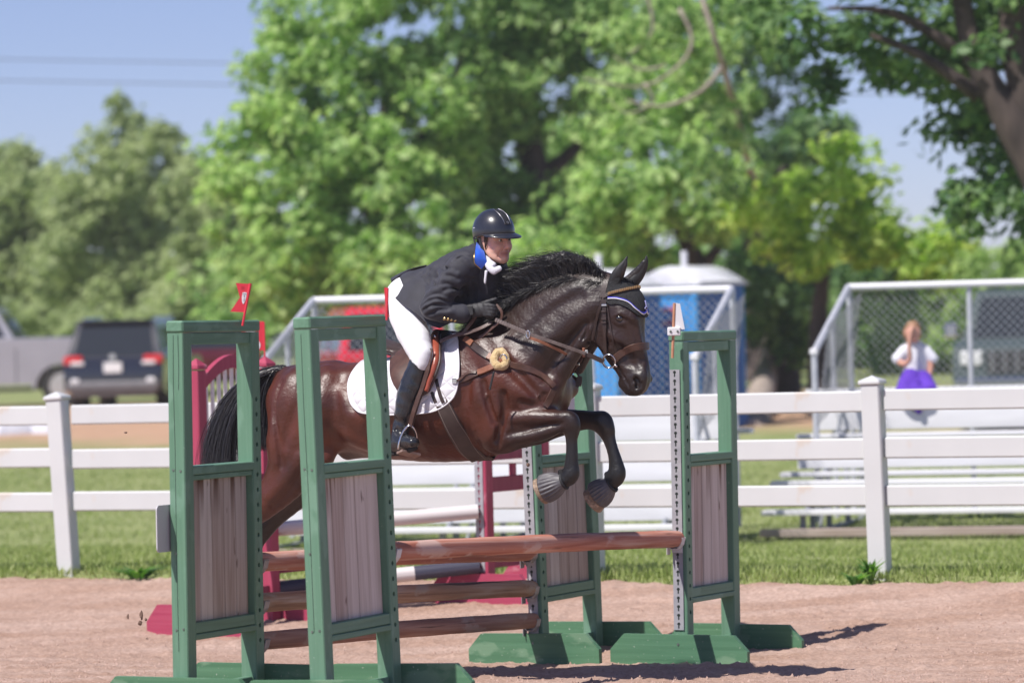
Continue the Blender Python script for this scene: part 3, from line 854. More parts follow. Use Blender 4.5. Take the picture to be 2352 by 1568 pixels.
def cabin(xb0, xb1, xt0, xt1, zb, zt, hwb, hwt):
    """tapered cabin: b = belt, t = roof; returns shell and its four glass panels"""
    B = [(xb0, -hwb), (xb1, -hwb), (xb1, hwb), (xb0, hwb)]; T = [(xt0, -hwt), (xt1, -hwt), (xt1, hwt), (xt0, hwt)]
    mb = MB(); c = .06
    v = [(x, y, zb) for x, y in B] + [(x, y, zt - .05) for x, y in T] + [(x + (.08 if i in (0, 3) else -.08), y * .93, zt) for i, (x, y) in enumerate(T)]
    mb.add(v, [(0, 1, 5, 4), (1, 2, 6, 5), (2, 3, 7, 6), (3, 0, 4, 7), (4, 5, 9, 8), (5, 6, 10, 9), (6, 7, 11, 10), (7, 4, 8, 11), (8, 9, 10, 11), (3, 2, 1, 0)])
    V = [Vector(p) for p in v]
    def panel(a, b, c_, d, u0, u1, w0=.1, w1=.86):
        n = (V[b] - V[a]).cross(V[d] - V[a]).normalized() * .006
        def S(u, w): return (V[a].lerp(V[b], u)).lerp(V[d].lerp(V[c_], u), w) + n
        return MB().add([S(u0, w0), S(u1, w0), S(u1, w1), S(u0, w1)], [(0, 1, 2, 3)])
    return mb, panel
def wheel(parent, x, y, r, w, name='wheel'):
    t = MB()
    s = 1 if y > 0 else -1
    prof = [(r * .62, -w / 2), (r * .93, -w / 2), (r, -w * .32), (r, w * .32), (r * .93, w / 2), (r * .62, w / 2)]
    n = 20
    for k in range(n):
        a = 2 * math.pi * k / n
        for rr, yy in prof: t.v.append((x + rr * math.cos(a), y + yy, r + rr * math.sin(a)))
    m = len(prof)
    for k in range(n):
        k2 = (k + 1) % n
        for i in range(m): t.f.append((k * m + i, k * m + (i + 1) % m, k2 * m + (i + 1) % m, k2 * m + i))
    wh = t.build(name, M['tyre'], parent, smooth=True)
    rm = MB().tube([(x, y - w * .3, r), (x, y + w * .42 * s if s > 0 else y + w * .3, r)], r * .61, 18)
    rm.build('rim', M['chrome'], wh, smooth=True)
def vehicle(name, label, px, py, D, rz, prof, hw, cab, colour, wheels, r=.36, group='vehicles parked beyond the field'):
    p = at(px, py, D); p.z = gz(p.x, p.y)
    e = empty(name, p, rz, label, 'car' if 'truck' not in name else 'truck', group)
    body_shell(prof, hw).build('body', colour, e, smooth=True)
    if cab:
        mb, pan = cabin(*cab)
        cb = mb.build('cabin', colour, e, smooth=True)
        pan(0, 1, 5, 4, .06, .47).build('side_window', M['glass'], cb); pan(0, 1, 5, 4, .52, .93).build('side_window', M['glass'], cb)
        pan(2, 3, 7, 6, .06, .47).build('side_window', M['glass'], cb); pan(2, 3, 7, 6, .52, .93).build('side_window', M['glass'], cb)
        pan(1, 2, 6, 5, .07, .93, .06, .9).build('windscreen', M['glass'], cb); pan(3, 0, 4, 7, .07, .93, .08, .88).build('rear_window', M['glass'], cb)
    for x in wheels:
        for s in (-1, 1): wheel(e, x, s * (hw - .13), r, .24)
    return e
def lamp(e, name, c, s, m, bev=.02): return MB().box(c, s, bev).build(name, m, e)
def vehicles():
    # black SUV seen from behind: local -x is its rear, turned to the camera
    suv_c = paint('black_car_paint', (.012, .013, .022))
    prof = [(-2.25, .42), (-2.28, .75), (-2.22, 1.02), (2.0, 1.02), (2.25, .8), (2.25, .35), (1.85, .3)] + arch(1.38, .42)[::-1] + [(.9, .28), (-.85, .28)] + arch(-1.32, .42)[::-1] + [(-1.8, .32)]
    e = vehicle('black_suv', 'black SUV seen from behind, parked beyond the left fence', 312, 900, 77, math.radians(85), prof, .92,
                (-2.18, 1.15, -1.88, .35, 1.0, 1.71, .88, .73), suv_c, (1.38, -1.32), .37)
    for s in (-1, 1):
        lamp(e, 'tail_light', (-2.16, s * .74, .98), (.2, .36, .17), M['tail_red'], .03)
        lamp(e, 'reverse_light', (-2.22, s * .66, .92), (.12, .26, .07), M['lens_clear'], .02)
        lamp(e, 'fog_light', (-2.3, s * .7, .6), (.05, .16, .1), M['lens_clear'], .02)
        MB().tube([(-1.55, s * .66, 1.73), (.4, s * .66, 1.75)], .02, 6).build('roof_rail', M['chrome'], e)
    lamp(e, 'number_plate', (-2.29, 0, .84), (.02, .34, .19), M['plate'], .01)
    lamp(e, 'bumper', (-2.24, 0, .5), (.2, 1.72, .2), M['bumper_grey'], .05)
    lamp(e, 'lower_bumper', (-2.22, 0, .36), (.16, 1.6, .1), M['bumper_grey'], .04)
    lamp(e, 'spoiler', (-1.82, 0, 1.68), (.3, 1.3, .05), suv_c, .02)
    MB().tube([(-2.29, 0, 1.03), (-2.31, 0, 1.03)], .065, 14).build('tailgate_badge', M['chrome'], e)
    # silver pickup, side on
    sil = paint('silver_truck_paint', (.30, .30, .345), .35)
    prof = [(-2.45, .6), (-2.47, 1.38), (-.3, 1.39), (1.8, 1.34), (2.9, 1.24), (3.15, 1.08), (3.15, .55), (2.7, .48)] + arch(2.15, .5)[::-1] + [(1.6, .46), (-.6, .46)] + arch(-1.2, .52)[::-1] + [(-1.9, .55)]
    t = vehicle('silver_truck', 'silver pickup truck standing side on at the left edge', 22, 900, 82, math.radians(178), prof, .98,
                (-.28, 1.95, .12, 1.15, 1.34, 2.02, .92, .76), sil, (2.15, -1.2), .42)
    for s in (-1, 1):
        lamp(t, 'tail_light', (-2.45, s * .9, 1.15), (.08, .12, .3), M['tail_red'])
        lamp(t, 'headlight', (3.12, s * .75, 1.02), (.1, .3, .16), M['lens_clear'])
        lamp(t, 'door_handle', (.15, s * .985, 1.1), (.16, .03, .04), M['chrome'], .01)
        lamp(t, 'rocker_step', (.4, s * .93, .36), (2.0, .12, .06), M['black'], .01)
        MB().box((-.3, s * .982, .82), (.012, .01, .72)).build('door_seam', M['black'], t)
    lamp(t, 'rear_bumper', (-2.52, 0, .62), (.14, 1.8, .2), M['chrome'], .04)
    lamp(t, 'load_bed_liner', (-1.4, 0, 1.392), (1.9, 1.5, .01), M['black'], .003)
    # dark maroon car right of the SUV
    prof = [(-2.2, .4), (-2.25, .7), (-2.15, .95), (1.1, .92), (2.1, .78), (2.25, .6), (2.2, .32), (1.8, .28)] + arch(1.35, .38)[::-1] + [(.9, .25), (-.9, .25)] + arch(-1.35, .38)[::-1] + [(-1.8, .3)]
    c = vehicle('maroon_car', 'dark maroon car seen through the window of the left green standard', 488, 900, 88, math.radians(98), prof, .88,
                (-2.0, 1.0, -1.4, .2, .93, 1.46, .82, .62), paint('maroon_car_paint', (.10, .008, .016)), (1.35, -1.35), .33)
    for s in (-1, 1):
        lamp(c, 'tail_light', (-2.2, s * .68, .8), (.12, .32, .14), M['tail_red'])
        lamp(c, 'headlight', (2.12, s * .65, .68), (.2, .3, .12), M['lens_clear'])
    # red car behind the near green standard
    prof = [(-2.2, .4), (-2.28, .8), (-2.2, 1.14), (1.2, 1.1), (2.15, .98), (2.3, .7), (2.2, .36), (1.85, .3)] + arch(1.38, .4)[::-1] + [(.95, .26), (-.9, .26)] + arch(-1.35, .4)[::-1] + [(-1.8, .3)]
    c = vehicle('red_car', 'bright red car parked behind the bleacher, seen through the nearer green standard', 866, 900, 67, math.radians(100), prof, .92,
                (-2.1, 1.1, -1.75, .3, 1.1, 1.86, .88, .72), paint('red_car_paint', (.62, .022, .045)), (1.38, -1.35), .36)
    for s in (-1, 1):
        lamp(c, 'tail_light', (-2.22, s * .7, .95), (.14, .3, .2), M['tail_red'])
        lamp(c, 'headlight', (2.18, s * .68, .78), (.2, .32, .14), M['lens_clear'])
        lamp(c, 'side_moulding', (0, s * .925, .62), (2.0, .02, .05), M['black'], .006)
    lamp(c, 'bumper', (-2.27, 0, .5), (.12, 1.7, .18), M['black'], .04)
    lamp(c, 'number_plate', (-2.3, 0, .8), (.02, .34, .17), M['plate'], .01)
    # grey-green truck at the right edge, nose to the camera
    col = mat('grey_green_truck_paint', (.045, .07, .072), (.055, .08, .082), rough=.5, scale=2)
    prof = [(-2.6, .6), (-2.62, 1.2), (.9, 1.24), (2.0, 1.2), (2.35, 1.12), (2.42, .9), (2.42, .55), (2.2, .5)] + arch(1.6, .5)[::-1] + [(1.05, .45), (-1.2, .45)] + arch(-1.7, .5)[::-1] + [(-2.3, .55)]
    c = vehicle('grey_truck', 'dark grey-green truck facing the camera behind the right bleacher mesh', 2372, 900, 58, -math.radians(100), prof, .96,
                (-1.9, 1.2, -1.4, .55, 1.2, 1.92, .9, .74), col, (1.6, -1.7), .42)
    for s in (-1, 1):
        lamp(c, 'headlight', (2.4, s * .7, .98), (.1, .3, .2), M['lens_clear'])
        lamp(c, 'mirror', (.75, s * 1.08, 1.36), (.12, .2, .22), M['chrome'], .03)
        lamp(c, 'mirror_arm', (.78, s * .93, 1.28), (.05, .16, .05), M['black'], .01)
    g = lamp(c, 'grille', (2.43, 0, .92), (.04, 1.0, .3), M['black'], .01)
    for k in range(6): lamp(g, 'grille_bar', (2.455, -.42 + k * .168, .92), (.02, .03, .28), M['chrome'], .004)
    lamp(c, 'bumper', (2.46, 0, .6), (.16, 1.86, .22), M['chrome'], .04)
vehicles()

# bundles lying on the grass by the truck
def bundle(px, py, D, w, h, colour, label, name='cloth_bundle', cat='bundle'):
    p = at(px, py, D); p.z = gz(p.x, p.y)
    e = MB(); n, m = 10, 6
    for j in range(m):
        t = j / (m - 1)
        for k in range(n):
            a = 6.283 * k / n; r = w / 2 * math.sqrt(max(0, 1 - t ** 1.6)) * (1 + .18 * math.sin(3 * a + px) + .1 * math.sin(5 * a))
            e.v.append((r * math.cos(a), r * .7 * math.sin(a), h * t * (1 + .08 * math.sin(2 * a))))
    for j in range(m - 1):
        for k in range(n):
            k2 = (k + 1) % n; e.f.append((j * n + k, j * n + k2, (j + 1) * n + k2, (j + 1) * n + k))
    e.f.append(tuple(range(n))[::-1])
    o = e.build(name, colour, smooth=True, loc=p)
    tag(o, label, cat)
pale = mat('pale_tarp', (.55, .58, .66), (.68, .7, .76), rough=.7, scale=6)
bundle(20, 925, 66, .75, .32, pale, 'pale blue-grey bundle on the grass at the very left edge')
bundle(118, 925, 66, .62, .36, pale, 'pale bundle on the grass just left of the fence post')
bundle(448, 925, 66, .42, .26, mat('pink_cloth', (.6, .08, .18), (.7, .12, .22), rough=.8), 'small pink bag on the grass under the black SUV', 'cloth_bag', 'bag')
# ================================================================== THE JUMP
RDIR = Vector((.436, .900, 0)).normalized()
NDIR = Vector((RDIR.y, -RDIR.x, 0))                       # jumping direction, to the right and towards the camera
def grain_mat(name, ca, cb, cc, rough=.7, stain=None, bump=.35, sc=1.0, wear=None, knots=False, axis='z', specks=None, cracks=False):
    """wood with grain running along local z"""
    m = bpy.data.materials.new(name); m.use_nodes = True
    nt = m.node_tree; N = nt.nodes; L = nt.links; b = N['Principled BSDF']; b.inputs['Roughness'].default_value = rough
    b.inputs['Specular IOR Level'].default_value = .35
    tc = N.new('ShaderNodeTexCoord'); oi = N.new('ShaderNodeObjectInfo')
    ad = N.new('ShaderNodeVectorMath'); ad.operation = 'ADD'
    sc3 = N.new('ShaderNodeVectorMath'); sc3.operation = 'SCALE'; sc3.inputs['Scale'].default_value = 7.0
    L.new(oi.outputs['Location'], sc3.inputs[0]); L.new(tc.outputs['Object'], ad.inputs[0]); L.new(sc3.outputs[0], ad.inputs[1])
    mp = N.new('ShaderNodeMapping'); mp.inputs['Scale'].default_value = (42 * sc, 42 * sc, 1.6 * sc) if axis == 'z' else (42 * sc, 1.6 * sc, 42 * sc); L.new(ad.outputs[0], mp.inputs[0])
    n1 = N.new('ShaderNodeTexNoise'); n1.inputs['Scale'].default_value = 1; n1.inputs['Detail'].default_value = 6; n1.inputs['Distortion'].default_value = .5
    L.new(mp.outputs[0], n1.inputs['Vector'])
    r = N.new('ShaderNodeValToRGB'); L.new(n1.outputs['Fac'], r.inputs[0])
    r.color_ramp.elements[0].position = .3; r.color_ramp.elements[0].color = (*ca, 1)
    r.color_ramp.elements[1].position = .72; r.color_ramp.elements[1].color = (*cc, 1)
    e = r.color_ramp.elements.new(.5); e.color = (*cb, 1)
    out = r.outputs[0]
    def overlay(vec_scale, nscale, lo, hi, colour, detail=5):
        nonlocal out
        mp2 = N.new('ShaderNodeMapping'); mp2.inputs['Scale'].default_value = vec_scale; L.new(ad.outputs[0], mp2.inputs[0])
        n2 = N.new('ShaderNodeTexNoise'); n2.inputs['Scale'].default_value = nscale; n2.inputs['Detail'].default_value = detail
        L.new(mp2.outputs[0], n2.inputs['Vector'])
        r2 = N.new('ShaderNodeValToRGB'); r2.color_ramp.elements[0].position = lo; r2.color_ramp.elements[1].position = hi
        r2.color_ramp.elements[0].color = (0, 0, 0, 1); r2.color_ramp.elements[1].color = (1, 1, 1, 1)
        L.new(n2.outputs['Fac'], r2.inputs[0])
        mx = N.new('ShaderNodeMixRGB'); mx.inputs[2].default_value = (*colour, 1)
        L.new(r2.outputs[0], mx.inputs[0]); L.new(out, mx.inputs[1]); out = mx.outputs[0]
        return mx, r2
    if wear: overlay((1, 1, .5) if axis == 'z' else (1, .5, 1), wear[1], wear[2], wear[2] + .05, wear[0], 9)
    if specks: overlay((1, 1, 1), specks[1], specks[2], specks[2] + .03, specks[0], 2)
    if cracks: overlay((26, 26, 1.1), 1.0, .63, .70, (.07, .035, .025), 4)
    if stain:
        mx, r2 = overlay((16, 16, .8), 1.0, .52, .62, stain)
        # rust and water marks run down from the top of the panel
        sp = N.new('ShaderNodeSeparateXYZ'); L.new(tc.outputs['Object'], sp.inputs[0])
        mr = N.new('ShaderNodeMapRange'); mr.inputs[1].default_value = .92; mr.inputs[2].default_value = 1.13
        L.new(sp.outputs[2], mr.inputs[0])
        mu = N.new('ShaderNodeMath'); mu.operation = 'MULTIPLY'; L.new(r2.outputs[0], mu.inputs[0]); L.new(mr.outputs[0], mu.inputs[1])
        L.new(mu.outputs[0], mx.inputs[0])
    if knots: overlay((14, 14, 5.0), 1.0, .70, .76, (.14, .085, .065), 2)
    L.new(out, b.inputs['Base Color'])
    bp = N.new('ShaderNodeBump'); bp.inputs['Strength'].default_value = bump; bp.inputs['Distance'].default_value = .004
    L.new(n1.outputs['Fac'], bp.inputs['Height']); L.new(bp.outputs[0], b.inputs['Normal'])
    return m
M['green'] = grain_mat('green_painted_wood', (.105, .215, .14), (.12, .24, .16), (.14, .265, .18), rough=.5, wear=((.155, .285, .20), 7, .57), specks=((.42, .48, .42), 90, .735), bump=.6)
M['green_foot'] = grain_mat('scuffed_green_foot', (.065, .165, .09), (.08, .195, .108), (.10, .225, .13), rough=.55, wear=((.15, .27, .17), 6, .57), sc=.6, axis='y', specks=((.45, .5, .44), 70, .71), bump=.6)
M['cedar'] = grain_mat('weathered_cedar_board', (.50, .42, .375), (.61, .53, .485), (.69, .61, .57), rough=.8, stain=(.14, .065, .035), bump=.5, knots=True)
M['cedar_b'] = grain_mat('weathered_cedar_board_brown', (.38, .29, .25), (.48, .385, .34), (.56, .47, .43), rough=.8, stain=(.12, .055, .03), bump=.5, knots=True)
M['track'] = mat('grey_jump_track', (.30, .30, .335), (.38, .375, .40), rough=.5, scale=14, wear=((.3, .27, .26), 25, .68))
M['hole'] = mat('dark_slot', (.012, .02, .016), rough=.9)
M['screw'] = mat('screw_head', (.12, .16, .13), (.25, .27, .25), rough=.4, metal=.6, scale=200)
M['cup'] = mat('dull_steel_cup', (.30, .29, .30), (.42, .40, .41), rough=.5, metal=.35, scale=30)
M['cup_white'] = mat('pale_plastic_cup', (.62, .60, .62), (.70, .68, .70), rough=.5, scale=30)

def holed_post(x0, x1, y0, y1, z0, z1, zs, r=.0125):
    """square post whose y0 face is bored with pin holes at heights zs"""
    mb = MB(); xc = (x0 + x1) / 2; b = .005
    n = 8; pitch = .0762
    zs = sorted(zs)
    def quad(a, b_, c, d): mb.add([a, b_, c, d], [(0, 1, 2, 3)])
    # plain stretches and bored cells
    cuts = [z0]
    for z in zs: cuts += [z - .03, z + .03]
    cuts += [z1]
    for i in range(len(cuts) - 1):
        za, zb = cuts[i], cuts[i + 1]
        if i % 2 == 0:
            quad((x0 + b, y0, za), (x1 - b, y0, za), (x1 - b, y0, zb), (x0 + b, y0, zb))
        else:
            zc = (za + zb) / 2
            ring = [(xc + r * math.cos(a), y0, zc + r * math.sin(a)) for a in [math.pi / 4 * k for k in range(8)]]
            outer = [(x1 - b, y0, zc), (x1 - b, y0, zb), (xc, y0, zb), (x0 + b, y0, zb), (x0 + b, y0, zc), (x0 + b, y0, za), (xc, y0, za), (x1 - b, y0, za)]
            inner = [(p[0], y0 + .05, p[2]) for p in ring]
            f = []
            for k in range(8):
                k2 = (k + 1) % 8
                f.append((k, k2, 8 + k2, 8 + k)); f.append((8 + k, 8 + k2, 16 + k2, 16 + k))
            f.append(tuple(range(16, 24)))
            mb.add(outer + ring + inner, f)
    P = [(x0 + b, y0), (x0, y0 + b), (x0, y1 - b), (x0 + b, y1), (x1 - b, y1), (x1, y1 - b), (x1, y0 + b), (x1 - b, y0)]
    for k in range(7):
        a, c = P[k], P[k + 1]
        quad((a[0], a[1], z0), (c[0], c[1], z0), (c[0], c[1], z1), (a[0], a[1], z1))
    mb.add([(p[0], p[1], z1) for p in P], [tuple(range(8))]); mb.add([(p[0], p[1], z0) for p in P], [tuple(range(8))])
    return mb
def keyhole_plate(w, z0, z1, pitch=.0508):
    """track plate in the y-z plane facing -x, with keyholes cut right through"""
    mb = MB()
    n = int(round((z1 - z0) / pitch)); pitch = (z1 - z0) / n
    h = w / 2
    key = [(.0, -.017), (.0045, -.017), (.0045, .002), (.0105, .006), (.0075, .0165), (.0, .019), (-.0075, .0165), (-.0105, .006), (-.0045, .002), (-.0045, -.017)]
    out = [(.0, -pitch / 2), (h, -pitch / 2), (h, -.004), (h, .008), (h, pitch / 2), (.0, pitch / 2), (-h, pitch / 2), (-h, .008), (-h, -.004), (-h, -pitch / 2)]
    m = len(key)
    for i in range(n):
        zc = z0 + (i + .5) * pitch
        vs = [(0, a, zc + b) for a, b in out] + [(0, a, zc + b) for a, b in key] + [(.004, a, zc + b) for a, b in key]
        fs = []
        for k in range(m):
            k2 = (k + 1) % m
            fs.append((k, k2, m + k2, m + k)); fs.append((m + k, m + k2, 2 * m + k2, 2 * m + k))
        mb.add(vs, fs)
    for (a0, a1) in ((-h, -h), (h, h)):
        mb.add([(0, a0, z0), (0, a0, z1), (.006, a0, z1), (.006, a0, z0)], [(0, 1, 2, 3)])
    return mb
def crack(pts, wdt=.0022):
    mb = MB()
    P = [Vector(p) for p in pts]
    for i in range(len(P) - 1):
        d = Vector((0, 1, 0)) * wdt / 2
        mb.add([P[i] - d, P[i] + d, P[i + 1] + d, P[i + 1] - d], [(0, 1, 2, 3)])
    return mb
W_WING = .79; H_WING = 1.92; PT = .089
def standard(corner_px, D, near, label, lean=0.0, rot=0.0, cedar='cedar', cracks=(), sink=0.0, side='approach'):
    """corner_px: picture x (half way up) of the wing's near, take-off side edge"""
    p = at(corner_px, 1150, D)
    w = W_WING; h = PT / 2
    ang = math.atan2(RDIR.y, RDIR.x) + rot
    base = Vector((p.x, p.y, 0)) + NDIR * h
    base.z = gz(base.x, base.y) - sink
    e = empty('jump_standard', base, 0, label, 'jump standard', 'green wing standards of the jump', rot=(0, 0, ang))
    if lean:
        e.matrix_world = Matrix.Translation(base) @ Matrix.Rotation(lean, 4, Vector((0, 1, 0))) @ Matrix.Rotation(ang, 4, 'Z')
    zt = H_WING - .06
    holes = [.30 + .0762 * k for k in range(17)]
    # posts: the one next to the rails carries the pin holes and the track
    for i, x0 in enumerate((0, w - PT)):
        rail_post = (i == 1) == near
        post = holed_post(x0, x0 + PT, -h, h, -.02, zt, holes if rail_post else []).build('post', M['green'], e)
        if rail_post:
            xt = w + .008 if near else -.008
            tr = keyhole_plate(.062, .20, 1.70).build('keyhole_track', M['track'], post)
            tr.location = (xt, .008, 0)
            if near: tr.rotation_euler = (0, 0, math.pi)
            MB().box((w + .0035 if near else -.0035, .008, .95), (.004, .056, 1.49)).build('track_gap_shade', M['hole'], post)  # black slab standing in for the shade behind the keyholes
        if i == 0:
            for k, (yy, zz) in enumerate(((-.02, 1.185), (.02, 1.19), (-.022, .41), (.018, .405), (.012, .78), (.0, .12))):
                MB().tube([(-.003, yy, zz), (.002, yy, zz)], .006, 8).build('screw', M['screw'], post)
            for cpts in cracks: crack([(-.0012, a, z) for a, z in cpts]).build('crack', M['hole'], post)
        else:
            for k, (yy, zz) in enumerate(((-.02, 1.185), (.02, 1.19))):
                MB().tube([(x0 - .003, yy, zz), (x0 + .002, yy, zz)], .006, 8).build('screw', M['screw'], post)
    def bar(name, x0, x1, z0, z1, hy, bev=.004, m='green'):
        # grain lies along the bar: build upright, then turn
        ln = x1 - x0
        o = MB().box((0, 0, 0), (z1 - z0, hy * 2, ln), bev).build(name, M[m], e)
        o.rotation_euler = (0, math.pi / 2 + rng.uniform(-.004, .004), 0); o.location = ((x0 + x1) / 2, 0, (z0 + z1) / 2)
        return o
    bar('cap_board', -.004, w + .004, H_WING - .058, H_WING, h + .004, .008)
    bar('upper_crossbar', PT, w - PT, H_WING - .118, H_WING - .06, h - .008)
    bar('middle_crossbar', PT - .012, w - PT + .012, 1.163, 1.205, h + .003)
    bar('panel_top_batten', PT, w - PT, 1.135, 1.161, h - .006)
    bar('lower_crossbar', PT, w - PT, .382, .436, h - .004)
    bar('bottom_batten', PT - .01, w - PT + .01, .35, .380, h + .001)
    bar('ground_stretcher', PT, w - PT, .03, .12, .02)
    # weathered boards filling the lower half, set back towards the take-off side
    nb = 5; gap = .005; wb = (w - 2 * PT) / nb
    for k in range(nb):
        x0 = PT + k * wb
        MB().box((x0 + wb / 2, .004 + rng.uniform(-.003, .003), .785), (wb - gap, .02, .70), .003).build('panel_board', M[cedar] if k != 1 else M['cedar_b' if cedar == 'cedar' else 'cedar'], e)
    # feet: long boards across both ends
    foot = [(-.43, -.03), (-.43, .085), (-.345, .175), (.345, .175), (.43, .085), (.43, -.03)]
    for x in (-.042, w + .004):
        o = MB()
        n = len(foot)
        vs = [(x, y, z) for y, z in foot] + [(x + .038, y, z) for y, z in foot]
        fs = [tuple(range(n)), tuple(range(n, 2 * n))[::-1]] + [(i, (i + 1) % n, n + (i + 1) % n, n + i) for i in range(n)]
        o.add(vs, fs)
        ft = o.build('foot_board', M['green_foot'], e)
        MB().tube([(x - .003, .0, .12), (x + .002, .0, .12)], .008, 8).build('screw', M['screw'], ft)
    bpy.context.view_layer.update()
    return e
def cup(st, near, z, m):
    """steel cup hooked in the keyhole track"""
    s = 1 if near else -1
    x = (W_WING + .012) if near else -.012
    c = MB()
    c.box((x + s * .002, .008, z - .01), (.006, .066, .12), .001)
    prof = [(-.05, .022), (-.04, -.018), (-.018, -.045), (.018, -.045), (.04, -.018), (.05, .022)]
    n = len(prof)
    for i in range(n - 1):
        (a, b), (a2, b2) = prof[i], prof[i + 1]
        c.add([(x, .008 + a, z + b), (x + s * .05, .008 + a, z + b), (x + s * .05, .008 + a2, z + b2), (x, .008 + a2, z + b2),
               (x, .008 + a * 1.1, z + b - .004), (x + s * .05, .008 + a * 1.1, z + b - .004), (x + s * .05, .008 + a2 * 1.1, z + b2 - .004), (x, .008 + a2 * 1.1, z + b2 - .004)],
              [(0, 1, 2, 3), (4, 5, 6, 7), (1, 2, 6, 5), (0, 3, 7, 4)])
    c.box((x + s * .03, .05, z - .045), (.05, .004, .07), .001)
    return c.build('jump_cup', m, st)

L1 = standard(702, 19.74, True, 'tall green jump standard nearest the camera with the thin red flag', lean=math.radians(-1.1), cracks=[[(.006, 1.84), (.008, 1.5), (.004, 1.0), (.007, .4)]], cedar='cedar', sink=.0)
T1 = standard(385, 20.08, True, 'leftmost green jump standard with red swallowtail flag and number plate', lean=math.radians(.55), rot=math.radians(1.0), cedar='cedar_b',
              cracks=[[(.008, 1.85), (.012, 1.6), (.008, 1.3), (.010, .8), (.006, .3)], [(-.018, 1.85), (-.02, 1.7), (-.017, 1.58)]], sink=.0)
L2 = standard(1539, 23.62, False, 'rightmost green jump standard with white flag and grey keyhole track', lean=math.radians(.5), cedar='cedar')
T2 = standard(1208, 24.0, False, 'green jump standard behind the horse forelegs with grey keyhole track', lean=math.radians(-.8), rot=math.radians(-2.0), cedar='cedar_b')

# ---------------------------------------------------------------- rails
M['rail_red'] = grain_mat('worn_red_rail', (.34, .105, .065), (.50, .205, .14), (.62, .39, .32), rough=.75, wear=((.60, .40, .34), 6, .58), sc=.7, cracks=True, bump=.8)
M['rail_brown'] = grain_mat('worn_brown_rail', (.24, .13, .075), (.39, .23, .14), (.52, .39, .30), rough=.75, wear=((.40, .30, .22), 6, .56), sc=.7, cracks=True, bump=.8)
M['rail_dark'] = grain_mat('dark_brown_rail', (.25, .11, .075), (.36, .18, .125), (.47, .3, .23), rough=.75, wear=((.42, .28, .22), 6, .58), sc=.7, cracks=True, bump=.8)
def rail(st_a, st_b, za, zb, r, m, label, sa=None, zsh=0):
    """round pole resting in the cups of two standards (heights in each standard's own frame)"""
    A = st_a.matrix_world @ Vector((W_WING + .018, .008, za)); B = st_b.matrix_world @ Vector((-.018, .008, zb))
    d = (B - A); ln = d.length
    e = MB(); n = 20; mseg = 24
    pts = [Vector((0, 0, ln * i / mseg)) for i in range(mseg + 1)]
    sd = rng.random() * 9
    bow = [Vector((.006 * math.sin(i / mseg * 3.1 + sd), .006 * math.sin(i / mseg * 3.1) , 0)) for i in range(mseg + 1)]
    pts = [p + b for p, b in zip(pts, bow)]
    rs = [r * (1 + .02 * math.sin(i * 1.7 + sd) + .012 * math.sin(i * .6)) for i in range(mseg + 1)]
    rs[0] *= .93; rs[-1] *= .93
    pts[0].z -= 0; pts.insert(1, pts[0] + Vector((0, 0, .006))); rs.insert(1, r)
    e.tube(pts, rs, n)
    o = e.build('jump_rail', m, smooth=True)
    o.matrix_world = Matrix.Translation(A) @ d.to_track_quat('Z', 'Y').to_matrix().to_4x4()
    tag(o, label, 'rail', 'rails of the jump')
    cup(st_a, True, za - .01, M['cup_white'] if zsh else M['cup']); cup(st_b, False, zb - .01, M['cup_white'] if zsh else M['cup'])
    return o
def local_z(st, x, px, py):
    """height in the standard's frame that the lens shows at picture height py, at local x"""
    lo, hi = 0.0, 1.9
    for _ in range(40):
        m = (lo + hi) / 2
        if proj(st.matrix_world @ Vector((x, 0, m)))[1] > py: lo = m
        else: hi = m
    return lo
EA, EB = W_WING + .02, -.02
rail(L1, L2, local_z(L1, EA, 0, 1266), local_z(L2, EB, 0, 1237), .049, M['rail_red'], 'reddish single top rail of the landing side, hooves just above it', zsh=1)
rail(T1, T2, local_z(T1, EA, 0, 1290), local_z(T2, EB, 0, 1268), .050, M['rail_red'], 'topmost of the three take-off rails, reddish brown', zsh=0)
rail(T1, T2, local_z(T1, EA, 0, 1384), local_z(T2, EB, 0, 1350), .049, M['rail_brown'], 'middle of the three take-off rails, tan brown')
rail(T1, T2, local_z(T1, EA, 0, 1472), local_z(T2, EB, 0, 1424), .047, M['rail_dark'], 'lowest of the three take-off rails, dark brown')

